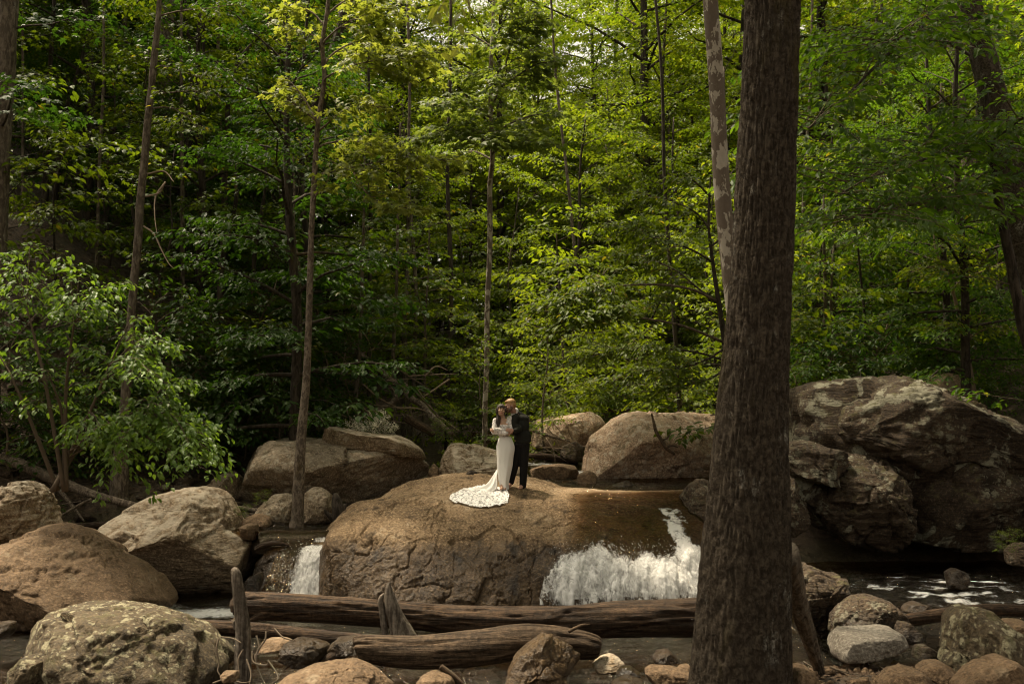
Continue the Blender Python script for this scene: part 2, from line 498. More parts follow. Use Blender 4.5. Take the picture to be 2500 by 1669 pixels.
# ------------------------------------------------------------------ ground
def ground_h(x, y):
    x = np.asarray(x, float); y = np.asarray(y, float)
    bed = -0.45 + 1.7 * sm(17.6, 21.5, y) + np.maximum(0, y - 21.5) * 0.085 + np.maximum(0, y - 38) * 0.12
    bed = bed - 0.55 * sm(-2.6, -3.6, x) * sm(21.5, 20.0, y) * sm(17, 19, y)
    xl = -10.8 + 1.6 * sm(17, 21, y) + 4.2 * sm(21.4, 25.0, y) + 2.0 * sm(25, 29, y)
    dl = np.maximum(0, xl - x)
    bed = bed + 0.55 * sm(-5.0, -8.5, x) * sm(19.5, 21.0, y)
    left = 0.30 * dl + 0.40 * np.maximum(0, dl - 2.5) - 0.55 * np.maximum(0, dl - 28) - 0.15 * np.maximum(0, dl - 60)
    xr = 10.5 - 5.0 * sm(17.0, 23.0, y)
    dr = np.maximum(0, x - xr)
    right = 0.30 * dr + 0.12 * np.maximum(0, dr - 3) - 0.35 * np.maximum(0, dr - 26) - 0.07 * np.maximum(0, dr - 60)
    fore = sm(13.9, 11.6, y) * 0.58 * sm(1.5, 3.2, x) + 0.38 * sm(13.5, 10.5, y) + 0.35 * sm(10.0, 5.0, y) + 0.9 * sm(6.0, 1.0, y)
    h = bed + left + right + fore
    return h - 0.16 * np.maximum(0, y - 75)

def axis(lo, hi, c0, c1, fine, coarse):
    a = np.arange(c0, c1, fine)
    l, st = [], fine
    p = c0
    while p > lo:
        st = min(st * 1.12, coarse); p -= st; l.append(p)
    r, st = [], fine
    p = a[-1]
    while p < hi:
        st = min(st * 1.12, coarse); p += st; r.append(p)
    return np.concatenate([np.array(l[::-1]), a, np.array(r)])

gx = axis(-420, 420, -13, 13, 0.12, 16)
gy = axis(-300, 520, 7.5, 31, 0.12, 16)
GX, GY = np.meshgrid(gx, gy, indexing='ij')
gp = np.column_stack([GX.ravel(), GY.ravel(), np.zeros(GX.size)])
gz = ground_h(gp[:, 0], gp[:, 1]) + 0.10 * fbm(gp * 0.8, 3, 5) + 0.05 * fbm(gp * 3.1, 3, 9) + 0.5 * fbm(gp * 0.12, 2, 2) * sm(20, 45, np.hypot(gp[:, 0], gp[:, 1] - 12))
gp[:, 2] = gz
t = NT('forest_floor')
v = t.coords(rand=False)
n1 = t.noise(v, 0.8, 2, 0.6); n2 = t.noise(v, 7, 4, 0.7); vo = t.voro(v, 14)
c = t.ramp(n2, [(0.32, (0.022, 0.015, 0.009)), (0.5, (0.058, 0.039, 0.023)), (0.68, (0.11, 0.075, 0.045))])
c = t.mix(t.rng(vo, 0.22, 0.08, 0, 0.55), c, (0.19, 0.145, 0.10))
c = t.mix(t.rng(n1, 0.52, 0.66, 0, 0.5), c, (0.045, 0.042, 0.016))
pz = t.n('SeparateXYZ', Vector=t.n('NewGeometry').outputs['Position'])
wet = t.rng(pz.outputs['Z'], 0.35, 0.02)
wet = t.math('MULTIPLY', wet, t.rng(pz.outputs['Y'], 19.5, 18.0))
c = t.mix(wet, c, t.mix(1.0, c, (0.5, 0.45, 0.36), 'MULTIPLY'))
hh = n2
M['floor'] = t.done(t.n('BsdfPrincipled', Base__Color=c, Roughness=0.95, Normal=t.bump(hh, 0.9, 0.06)))
link('ground', mesh_np('ground', gp, grid_quads(len(gx), len(gy))), M['floor'], kind='structure', label='brown forest floor and stream bed with leaf litter')

# ------------------------------------------------------------------ rocks
_ico = {}
def ico(n):
    if n not in _ico:
        bm = bmesh.new()
        bmesh.ops.create_icosphere(bm, subdivisions=n, radius=1.0)
        vv = np.array([w.co[:] for w in bm.verts]); ff = np.array([[q.index for q in f.verts] for f in bm.faces])
        bm.free()
        _ico[n] = (vv, ff)
    return _ico[n]

def rock_shape(poly, depth, front, back, sub=6, seed=1, n=2.5, shear=0.25, amp=0.05, crack=0.045, cuts=(), facet=6, facet_d=0.86, strata=0.0, plate=0.055):
    """closed boulder whose outline, seen along +Y at the given distance, is poly; front/back are its half depths"""
    w = np.array([P(x, y, depth) for x, y in poly])
    X, Z = w[:, 0], w[:, 2]
    x2, z2 = np.roll(X, -1), np.roll(Z, -1)
    cr = X * z2 - x2 * X * 0 - x2 * Z
    A = cr.sum() / 2
    cx = ((X + x2) * cr).sum() / (6 * A); cz = ((Z + z2) * cr).sum() / (6 * A)
    th = np.linspace(-math.pi, math.pi, 361)
    rr = np.full(len(th), 1e-3)
    for i in range(len(X)):
        ax, az = X[i] - cx, Z[i] - cz
        bx, bz = x2[i] - ax - cx, z2[i] - az - cz
        dx, dz = np.cos(th), np.sin(th)
        den = dx * bz - dz * bx
        den = np.where(np.abs(den) < 1e-9, 1e-9, den)
        tt = (ax * bz - az * bx) / den
        ss = (ax * dz - az * dx) / den
        ok = (ss >= -1e-6) & (ss <= 1 + 1e-6) & (tt > 0)
        rr = np.where(ok, np.maximum(rr, tt), rr)
    k = np.array([1, 3, 4, 3, 1.0]); k /= k.sum()
    r0 = rr[:-1]
    rr = sum(kk * np.roll(r0, j - 2) for j, kk in enumerate(k))
    rr = np.append(rr, rr[0])
    vv, ff = ico(sub)
    ang = np.arctan2(vv[:, 2], vv[:, 0])
    rho = np.hypot(vv[:, 0], vv[:, 2]); dy = vv[:, 1]
    s = (rho ** n + np.abs(dy) ** n) ** (-1.0 / n)
    rad = np.interp(ang, th, rr) * rho * s
    yy = np.where(dy < 0, front, back) * dy * s
    p = np.column_stack([np.cos(ang) * rad, yy, np.sin(ang) * rad])
    size = math.sqrt(abs(A))
    rs = np.random.default_rng(seed)
    hi = Z.max() - cz
    lo = cz - Z.min()
    ext = np.array((np.ptp(X) / 2, (front + back) / 2, np.ptp(Z) / 2))
    # broken faces: flat cuts turned mostly towards the open side and up
    for j in range(facet):
        d = rs.normal(size=3) * np.array((0.8, 0.6, 0.6)) + np.array((0, -0.75, 0.15))
        d /= np.linalg.norm(d)
        h = np.abs(d * ext).sum() ** 0.5 * 0 + np.percentile(p @ d, 100) * (facet_d + rs.uniform(-0.06, 0.08))
        e = np.maximum(0, p @ d - h)
        p = p - e[:, None] * d * 0.93
    for d, hfrac in cuts:
        d = np.array(d, float); d /= np.linalg.norm(d)
        h = (p @ d).max() * hfrac
        e = np.maximum(0, p @ d - h)
        p = p - e[:, None] * d * 0.95
    p[:, 1] += shear * p[:, 2]
    nrm = p / (np.linalg.norm(p, axis=1)[:, None] + 1e-9)
    q = p + rs.uniform(-50, 50, 3)
    f1 = fbm(q / size * 1.6, 4, seed, 0.5)
    f2 = fbm(q * 5.0, 4, seed + 5, 0.55)
    cn = fbm(q * np.array((1.1, 1.1, 0.7)) / size * 2.2 + 0.35 * f2[:, None], 3, seed + 9)
    ck = np.exp(-(cn / 0.035) ** 2)
    cn2 = noise3(q * np.array((2.6, 2.6, 2.0)) / size * 1.4 + 0.3 * f2[:, None], seed + 21)
    ck2 = np.exp(-(cn2 / 0.05) ** 2)
    d = amp * size * f1 + amp * 0.30 * min(size, 1.2) * f2 - crack * (ck + 0.45 * ck2) * min(1.0, size)
    if plate:
        npl = int(np.clip(10 + 7 * size, 8, 46))
        ph, pe = plates(p, npl, seed + 71, 0.22 * size, (1, 1, 1.35))
        d = d + plate * min(size, 1.6) * ph - (0.5 * plate + 0.012) * min(size, 1.3) * np.exp(-(pe / (0.016 * size)) ** 2) * np.clip(0.4 + 1.5 * f1, 0, 1)
    if strata:
        d = d + strata * np.abs(noise3(q * np.array((0.5, 0.5, 5.0)) / max(size, .5) * 2, seed + 33))
    p = p + nrm * d[:, None]
    return p + np.array((cx, depth, cz)), ff

def rock(name, poly, depth, front, back, mat, label, cat='boulder', group=None, parent=None, **k):
    pa = np.array(poly); pz = math.sqrt(abs(np.sum(pa[:, 0] * np.roll(pa[:, 1], -1) - np.roll(pa[:, 0], -1) * pa[:, 1]) / 2))
    k['sub'] = 7 if pz > (520 if parent is not None else 300) else 6 if pz > 120 else 5 if pz > 50 else 4      # detail by size in view
    if cat == 'stone':
        k.setdefault('n', 3.0); k.setdefault('facet', 10); k.setdefault('facet_d', 0.80); k.setdefault('plate', 0.05)
    p, ff = rock_shape(poly, depth, front, back, **k)
    org = np.array((p[:, 0].mean(), p[:, 1].mean(), p[:, 2].min()))
    me = mesh_np(name, p - org, None, ff)
    if parent is not None:
        o = link(name, me, M[mat], parent, tuple(org - np.array(parent.location)))
        return o
    return link(name, me, M[mat], None, tuple(org), label, cat, group)

# -- the great boulder the couple stands on: a loft of front-to-back profiles
ST = {
 764: [(18.3, 1505), (18.4, 1485), (18.5, 1475), (18.6, 1470), (18.8, 1468), (19.0, 1468), (19.3, 1475), (19.5, 1500)],
 784: [(17.5, 1505), (17.5, 1475), (17.6, 1430), (17.75, 1395), (18.0, 1375), (18.9, 1368), (19.8, 1372), (20.2, 1450)],
 810: [(17.25, 1510), (17.2, 1470), (17.25, 1410), (17.4, 1350), (17.7, 1318), (18.7, 1306), (20.2, 1308), (20.8, 1420)],
 860: [(16.9, 1515), (16.85, 1478), (17.05, 1410), (17.4, 1345), (17.9, 1296), (18.8, 1268), (20.6, 1255), (21.2, 1370)],
 930: [(16.7, 1520), (16.65, 1480), (16.9, 1405), (17.4, 1325), (18.0, 1272), (18.9, 1240), (20.9, 1220), (21.6, 1340)],
 1000: [(16.65, 1520), (16.6, 1482), (16.88, 1402), (17.4, 1318), (18.05, 1264), (19.0, 1227), (21.2, 1178), (22.0, 1330)],
 1090: [(16.65, 1520), (16.6, 1484), (16.88, 1402), (17.4, 1318), (18.05, 1264), (19.0, 1224), (21.4, 1161), (22.2, 1330)],
 1200: [(16.7, 1520), (16.65, 1486), (16.92, 1405), (17.4, 1324), (18.0, 1268), (19.0, 1224), (21.4, 1165), (22.2, 1330)],
 1320: [(16.85, 1520), (16.8, 1486), (17.0, 1410), (17.35, 1340), (17.8, 1286), (18.95, 1226), (21.3, 1173), (22.0, 1330)],
 1420: [(17.05, 1515), (17.0, 1480), (17.1, 1412), (17.3, 1352), (17.7, 1296), (18.9, 1230), (20.9, 1194), (22.0, 1330)],
 1520: [(17.1, 1510), (17.1, 1475), (17.2, 1412), (17.45, 1350), (17.9, 1294), (19.0, 1234), (20.8, 1201), (22.0, 1330)],
 1620: [(17.1, 1510), (17.1, 1475), (17.2, 1412), (17.5, 1348), (17.95, 1292), (19.1, 1232), (20.8, 1203), (22.0, 1330)],
 1700: [(17.1, 1510), (17.1, 1475), (17.2, 1412), (17.5, 1348), (17.95, 1290), (19.1, 1230), (20.8, 1203), (22.0, 1330)],
 1780: [(17.6, 1510), (17.6, 1475), (17.8, 1432), (18.0, 1378), (18.4, 1320), (19.3, 1255), (20.6, 1223), (21.6, 1330)],
}
NU, NV = 500, 370
def loft_ctrl(xs):
    kx = sorted(ST)
    arr = np.array([ST[k] for k in kx], float)
    a = catmull(np.column_stack([np.array(kx, float)[:, None] * 1.0, arr.reshape(len(kx), -1)]), 2000)
    o = np.argsort(a[:, 0])
    return np.stack([np.interp(xs, a[o, 0], a[o, j + 1]) for j in range(arr.shape[1] * 2)], 1).reshape(len(xs), -1, 2)
lx = np.linspace(764, 1780, NU)
ctrl = loft_ctrl(lx)
BP = np.zeros((NU, NV, 3)); BPX = np.zeros((NU, NV, 2))
for i in range(NU):
    w = np.array([P(lx[i], y, d) for d, y in ctrl[i]])
    cc = catmull(np.column_stack([w, ctrl[i][:, 1]]), NV)
    BP[i] = cc[:, :3]; BPX[i, :, 0] = lx[i]; BPX[i, :, 1] = cc[:, 3]
du = np.gradient(BP, axis=0); dv = np.gradient(BP, axis=1)
BN = np.cross(du, dv); BN /= np.linalg.norm(BN, axis=2)[..., None] + 1e-12
bp = BP.reshape(-1, 3)
f1 = fbm(bp * 0.8 + 7, 3, 11); f2 = fbm(bp * 3.2, 5, 12, 0.55)
bil = 1 - np.abs(fbm(bp * np.array((1.5, 1.2, 1.1)) + 0.4 * f1[:, None], 3, 51, 0.55)) * 2
front = sm(1250, 1310, BPX.reshape(-1, 2)[:, 1])
disp = 0.14 * f1 + 0.045 * f2 - 0.03 * front * np.clip(bil - 0.35, 0, 1) + 0.018 * fbm(bp * 16, 4, 14, 0.6)
cn = fbm(bp * np.array((1.3, 1.0, 0.55)) + 0.22 * f2[:, None] + 31, 3, 15)
disp -= 0.045 * np.exp(-(cn / 0.011) ** 2)
cn = noise3(bp * np.array((2.4, 1.5, 1.0)) + 0.3 * f2[:, None] + 11, 16)
disp -= 0.012 * np.exp(-(cn / 0.016) ** 2)
# joints and hollows where the rock has them
JOINTS = [([(925, 855), (1080, 856), (1200, 862), (1380, 862), (1470, 855)], 0.26, 6.0), ([(1420, 890), (1390, 960), (1360, 1020)], 0.05, 3), ([(1590, 960), (1570, 1020), (1590, 1070), (1540, 1130), (1440, 1110)], 0.06, 3.2),
          ([(1640, 960), (1660, 1020), (1700, 1080), (1690, 1130)], 0.05, 3), ([(1480, 1060), (1462, 1130)], 0.05, 2.6), ([(860, 910), (870, 980), (940, 960), (1010, 965)], 0.06, 3), ([(830, 1000), (836, 1075)], 0.05, 3),
          ([(1000, 950), (960, 1020), (1012, 1062)], 0.05, 3), ([(690, 1180), (760, 1195), (830, 1205), (905, 1195), (935, 1140), (950, 1090)], 0.12, 6), ([(1180, 1130), (1290, 1130), (1302, 1220), (1250, 1290)], 0.06, 3),
          ([(1860, 900), (1930, 980), (2000, 1080), (1960, 1200), (1950, 1450)], 0.09, 4), ([(2040, 860), (2120, 980), (2050, 1060)], 0.05, 3.5), ([(1620, 1150), (1640, 1300), (1630, 1450)], 0.05, 3.2),
          ([(880, 1285), (1000, 1230), (1085, 1190)], 0.08, 4), ([(1120, 1400), (1300, 1375), (1440, 1400), (1380, 1495)], 0.09, 4.5), ([(1180, 1130), (1175, 1280), (1120, 1330)], 0.05, 3), ([(700, 1300), (690, 1380), (700, 1450)], 0.08, 4),
          ([(1340, 1200), (1420, 1180), (1460, 1240), (1440, 1330)], 0.07, 4), ([(1780, 1120), (1800, 1260), (1790, 1400)], 0.05, 3), ([(1320, 1060), (1330, 1140)], 0.04, 2.6), ([(1740, 860), (1800, 900), (1860, 905)], 0.04, 3)]
px = BPX.reshape(-1, 2) + np.column_stack([fbm(bp * 4, 3, 41), fbm(bp * 4 + 9, 3, 43)]) * 16
for pts, dep, wd in JOINTS:
    pts = np.array(cp('a', pts))
    pts = catmull(pts, 60)
    dm = np.full(len(px), 1e9)
    near = (px[:, 0] > pts[:, 0].min() - 25) & (px[:, 0] < pts[:, 0].max() + 25) & (px[:, 1] > pts[:, 1].min() - 25) & (px[:, 1] < pts[:, 1].max() + 25)
    sub = px[near]
    dd = np.min(np.hypot(sub[:, None, 0] - pts[None, :, 0], sub[:, None, 1] - pts[None, :, 1]), axis=1)
    disp[near] -= dep * (0.55 * np.exp(-(dd / (wd * 0.30)) ** 2) + 0.14 * np.exp(-(dd / (wd * 2.4)) ** 2)) * (0.55 + 0.9 * np.clip(fbm(bp[near] * 1.7, 2, 77) + 0.4, 0, 1))
# the lower tier stands a little proud of the upper one on the left
led = sm(1222, 1236, px[:, 1]) * sm(1120, 1060, px[:, 0]) * sm(1400, 1300, px[:, 1])
disp += 0.11 * led
ph, pe = plates(bp, 120, 812, 0.22, (1.0, 0.8, 0.75))
flat = sm(1215, 1275, BPX.reshape(-1, 2)[:, 1])
disp += (0.016 + 0.030 * flat) * ph - (0.016 + 0.026 * flat) * np.exp(-(pe / 0.011) ** 2) * np.clip(0.35 + 1.6 * fbm(bp * 0.7 + 3, 2, 818), 0, 1)
_px = BPX.reshape(-1, 2)
worn = sm(1375, 1430, _px[:, 0]) * sm(1390, 1330, _px[:, 1])        # rock worn smooth under the running water
disp = disp * (1 - 0.85 * worn) + worn * (0.05 * f1 + 0.02 * f2)
BP = BP + BN * disp.reshape(NU, NV)[..., None]
org = np.array((0.0, 18.8, 0.0))
link('boulder', mesh_np('boulder', BP.reshape(-1, 3) - org, grid_quads(NU, NV)), M['rock_warm'], None, tuple(org),
     'huge rounded brown boulder the embracing couple stands on', 'boulder')

from mathutils.bvhtree import BVHTree
_q = grid_quads(NU, NV)
BVH = BVHTree.FromPolygons([tuple(c) for c in BP.reshape(-1, 3)], [tuple(int(k) for k in f) for f in _q])
def on_boulder(x, y):
    """the point of the great boulder seen at photo pixel (x, y), and its normal"""
    o = Vector((0, 0, CAMZ)); q = Vector(P(x, y, 18.0)) - o
    h = BVH.ray_cast(o, q.normalized())
    n = np.array(h[1]); n = -n if n[2] < 0 else n
    return np.array(h[0]), n

# -- boulders, from the left bank to the right
rock('boulder', cp('a', [(100, 640), (125, 545), (195, 485), (300, 442), (460, 436), (600, 440), (760, 455), (900, 480), (1010, 500), (1120, 525), (1230, 560), (1312, 612), (1300, 685), (1180, 740), (1000, 830), (790, 890), (600, 890), (420, 880), (110, 860)]),
     23.0, 1.7, 1.6, 'rock_grey', 'long grey lichen-spotted boulder behind the slim tree, dark hollow beneath', sub=7, seed=3, n=3.0, shear=0.45, amp=0.045, cuts=[((0.45, -0.52, -0.72), 0.52), ((-0.1, -0.6, -0.8), 0.74), ((-0.9, -0.3, 0.25), 0.88)])
rock('rock_slab', cp('a', [(630, 445), (640, 388), (680, 368), (760, 383), (860, 400), (1000, 418), (1110, 430), (1180, 460), (1270, 520), (1302, 590), (1230, 572), (1100, 545), (900, 520), (640, 480)]),
     23.3, 1.25, 1.2, 'rock_pale', 'flat pale slab lying on top of the long grey boulder', cat='rock', sub=6, seed=5, n=3.6, shear=0.1, amp=0.04)
rock('boulder', cp('a', [(1350, 690), (1372, 570), (1420, 480), (1470, 468), (1560, 488), (1700, 520), (1840, 550), (1900, 600), (1960, 665), (1975, 720), (1700, 740), (1360, 740)]),
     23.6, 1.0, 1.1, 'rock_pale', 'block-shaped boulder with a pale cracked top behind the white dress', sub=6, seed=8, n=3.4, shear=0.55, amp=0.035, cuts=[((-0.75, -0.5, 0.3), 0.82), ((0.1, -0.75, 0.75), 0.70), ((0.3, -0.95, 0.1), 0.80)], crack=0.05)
rock('boulder', cp('a', [(1290, 690), (1300, 640), (1330, 600), (1362, 640), (1366, 720), (1300, 730)]), 23.0, 0.25, 0.3, 'rock_tan', 'small tan stone wedged left of the pale-topped block boulder', cat='stone', sub=5, seed=9)
rock('boulder', cp('d', [(1240, 400), (1290, 330), (1350, 285), (1420, 255), (1480, 285), (1497, 360), (1497, 480), (1440, 500), (1300, 500)]),
     22.3, 0.6, 0.7, 'rock_grey', 'small pointed boulder leaning against the long grey boulder', sub=6, seed=12, n=2.8, amp=0.04, cuts=[((-0.5, -0.8, 0.3), 0.8), ((0.85, -0.5, 0.1), 0.8)])
rock('boulder', cp('a', [(195, 920), (230, 870), (300, 808), (380, 795), (430, 810), (450, 900), (440, 1000), (200, 990)]), 20.6, 0.5, 0.5, 'rock_grey', 'low boulder with a pale cap just left of the slim tree foot', sub=6, seed=14, n=2.8, cuts=[((-0.3, -0.5, 0.8), 0.8)])
rock('boulder', cp('a', [(490, 800), (560, 750), (620, 760), (670, 800), (690, 880), (680, 980), (600, 1010), (490, 1005)]), 20.5, 0.55, 0.5, 'rock_grey', 'rough pitted boulder just right of the slim tree foot', sub=6, seed=15, amp=0.08, crack=0.05)
rock('boulder', cp('a', [(100, 985), (130, 940), (190, 925), (270, 945), (290, 1000), (240, 1030), (110, 1030)]), 19.7, 0.4, 0.4, 'rock_tan', 'rounded brown stone at the water edge left of the slim tree', cat='stone', sub=5, seed=16)
rock('boulder', cp('a', [(95, 1010), (150, 988), (195, 992), (205, 1040), (190, 1090), (110, 1090)]), 19.0, 0.3, 0.3, 'rock_tan', 'small blocky brown stone beside the left cascade', cat='stone', sub=5, seed=17, n=3)
rock('boulder', cp('d', [(575, 690), (585, 650), (640, 600), (700, 545), (780, 500), (850, 462), (920, 422), (1050, 390), (1180, 370), (1280, 390), (1350, 450), (1420, 540), (1450, 605), (1530, 650), (1590, 700), (1610, 780), (1600, 880), (1520, 980), (1440, 1080), (1100, 1080), (1000, 970), (860, 880), (740, 810), (640, 750)]),
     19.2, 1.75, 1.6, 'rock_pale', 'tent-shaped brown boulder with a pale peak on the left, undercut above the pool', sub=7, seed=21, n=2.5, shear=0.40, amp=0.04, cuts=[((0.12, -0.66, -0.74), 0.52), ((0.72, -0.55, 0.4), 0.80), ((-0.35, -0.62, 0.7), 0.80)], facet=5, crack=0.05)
rock('boulder', cp('d', [(-200, 800), (-120, 730), (0, 702), (100, 680), (200, 622), (300, 603), (400, 620), (500, 668), (600, 730), (720, 800), (830, 850), (920, 910), (1000, 980), (1095, 1062), (1060, 1130), (860, 1150), (400, 1160), (0, 1190), (-150, 1170), (-220, 1000)]),
     16.6, 1.7, 1.5, 'rock_tan', 'broad smooth tan boulder sloping to the pool at the left edge', sub=7, seed=24, n=2.4, shear=0.55, amp=0.04, facet=5, plate=0.06, cuts=[((-0.25, -0.7, -0.66), 0.72)], crack=0.05)
rock('boulder', cp('d', [(-130, 520), (-80, 380), (0, 348), (80, 330), (160, 330), (230, 380), (280, 450), (300, 530), (328, 610), (240, 650), (100, 720), (0, 730), (-100, 720)]),
     18.6, 0.9, 0.9, 'rock_pale', 'craggy upright boulder above the smooth tan one, cut by the left edge', sub=6, seed=26, n=2.6, amp=0.09, crack=0.07, strata=0.05)
rock('boulder', cp('d', [(160, 1260), (230, 1172), (400, 1110), (600, 1090), (800, 1105), (950, 1130), (1100, 1172), (1230, 1240), (1320, 1330), (1405, 1425), (1390, 1540), (1300, 1640), (300, 1640), (250, 1540), (190, 1380)]),
     12.3, 1.1, 1.1, 'rock_lichen', 'oval boulder spotted with green and white lichen in the lower left', sub=7, seed=28, n=2.3, shear=0.35, amp=0.045, facet=3)
rock('boulder', cp('d', [(70, 1480), (120, 1410), (200, 1390), (260, 1420), (270, 1540), (150, 1580), (60, 1560)]), 11.4, 0.3, 0.3, 'rock_lichen', 'small mossy stone tucked beside the lichen-spotted boulder', cat='stone', sub=5, seed=29)
rock('boulder', cp('d', [(-60, 1200), (0, 1188), (60, 1195), (75, 1235), (40, 1275), (-60, 1275)]), 13.4, 0.35, 0.3, 'rock_wet', 'low wet stone in the pool at the left edge', cat='stone', sub=5, seed=30)
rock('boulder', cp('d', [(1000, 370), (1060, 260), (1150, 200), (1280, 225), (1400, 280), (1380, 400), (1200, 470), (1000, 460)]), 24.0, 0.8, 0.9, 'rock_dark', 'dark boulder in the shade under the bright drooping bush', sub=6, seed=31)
rock('boulder', cp('d', [(780, 420), (860, 370), (980, 350), (1070, 370), (1100, 430), (1000, 480), (800, 480)]), 22.2, 0.6, 0.6, 'rock_dark', 'low dark stone behind the tent-shaped boulder peak', cat='stone', sub=5, seed=32)
rock('boulder', cp('d', [(735, 350), (760, 315), (800, 312), (818, 350), (800, 388), (745, 385)]), 22.6, 0.2, 0.2, 'rock_warm', 'small round stone on the dark bank above the fallen log', cat='stone', sub=5, seed=33)
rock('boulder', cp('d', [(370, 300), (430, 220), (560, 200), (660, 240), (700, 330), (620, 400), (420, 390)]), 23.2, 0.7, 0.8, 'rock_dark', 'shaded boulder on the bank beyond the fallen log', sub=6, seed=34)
rock('boulder', cp('a', [(195, 1230), (260, 1165), (330, 1148), (440, 1145), (560, 1150), (660, 1150), (680, 1250), (690, 1480), (230, 1490), (200, 1350)]), 18.75, 0.45, 0.6, 'rock_wet', 'dark wet rock that the left cascade runs over', cat='rock', sub=6, seed=36, n=3.4, shear=0.25)
rock('rock_ledge', cp('a', [(190, 1080), (230, 1046), (350, 1042), (520, 1050), (690, 1046), (700, 1120), (690, 1180), (200, 1180)]), 19.35, 0.42, 0.5, 'rock_wet', 'thin wet ledge above the left cascade', cat='rock', sub=6, seed=37, n=4.0, shear=0.15, amp=0.03)
rock('boulder', cp('d', [(1500, 960), (1540, 910), (1590, 865), (1620, 900), (1610, 990), (1560, 1010), (1510, 1000)]), 17.6, 0.25, 0.3, 'rock_dark', 'small angular stone wedged beside the left cascade foot', cat='stone', sub=5, seed=38)
# right of the couple
rock('boulder', cp('b', [(410, 640), (425, 545), (480, 450), (560, 388), (650, 320), (740, 278), (830, 255), (960, 275), (1100, 268), (1200, 290), (1330, 300), (1420, 330), (1430, 720), (1250, 760), (1000, 780), (700, 790), (540, 770), (440, 700)]),
     23.6, 1.6, 1.6, 'rock_pink', 'big pinkish lichened boulder with a black undercut behind the waterfall', sub=7, seed=41, n=2.7, shear=0.60, amp=0.06, cuts=[((0.10, -0.62, -0.78), 0.52), ((-0.72, -0.6, 0.3), 0.82), ((0.4, -0.6, 0.7), 0.8)])
rock('boulder', cp('b', [(100, 420), (125, 335), (250, 312), (400, 290), (500, 273), (560, 308), (595, 355), (560, 450), (480, 520), (300, 520), (120, 500)]), 27.0, 0.9, 1.0, 'rock_pink', 'weathered boulder with a jagged top behind the man', sub=6, seed=43, n=2.8, amp=0.06, cuts=[((-0.5, -0.7, 0.4), 0.8)])
rock('boulder', cp('b', [(300, 560), (320, 495), (400, 465), (455, 490), (460, 570), (400, 600)]), 25.2, 0.4, 0.4, 'rock_dark', 'round dark stone between the pinkish and the jagged boulders', cat='stone', sub=5, seed=44)
rock('boulder', cp('b', [(105, 645), (200, 612), (300, 608), (400, 618), (425, 655), (400, 705), (250, 720), (130, 710)]), 23.0, 0.6, 0.5, 'rock_tan', 'flat tan stone at the water behind the man', cat='stone', sub=6, seed=45, amp=0.05)
rock('boulder', cp('b', [(405, 720), (420, 680), (480, 648), (530, 665), (552, 705), (530, 760), (430, 770)]), 22.0, 0.35, 0.35, 'rock_tan', 'small block of tan rock at the pinkish boulder foot', cat='stone', sub=5, seed=46, n=3)
rock('boulder', cp('b', [(560, 780), (640, 740), (740, 715), (800, 740), (830, 790), (600, 800)]), 21.6, 0.4, 0.5, 'rock_wet', 'wet stone in the shade at the head of the waterfall', cat='stone', sub=5, seed=47)
rock('boulder', cp('b', [(1070, 860), (1110, 765), (1200, 712), (1270, 700), (1360, 720), (1400, 900), (1400, 1290), (1220, 1290), (1160, 1120), (1110, 960)]), 19.0, 1.0, 0.9, 'rock_dark', 'brown rock edging the waterfall, half hidden by the thick tree trunk', sub=6, seed=48, n=2.8, shear=0.2, amp=0.06, strata=0.05)
rock('boulder', cp('b', [(720, 130), (735, 100), (790, 90), (830, 130), (820, 190), (720, 195)]), 31, 0.5, 0.5, 'rock_dark', 'far rounded boulder among the shrubs above the waterfall', sub=5, seed=49)
rock('boulder', cp('b', [(960, 180), (990, 110), (1060, 95), (1110, 130), (1130, 210), (980, 220)]), 31, 0.6, 0.6, 'rock_grey', 'far grey boulder behind the pinkish boulder', sub=5, seed=50)

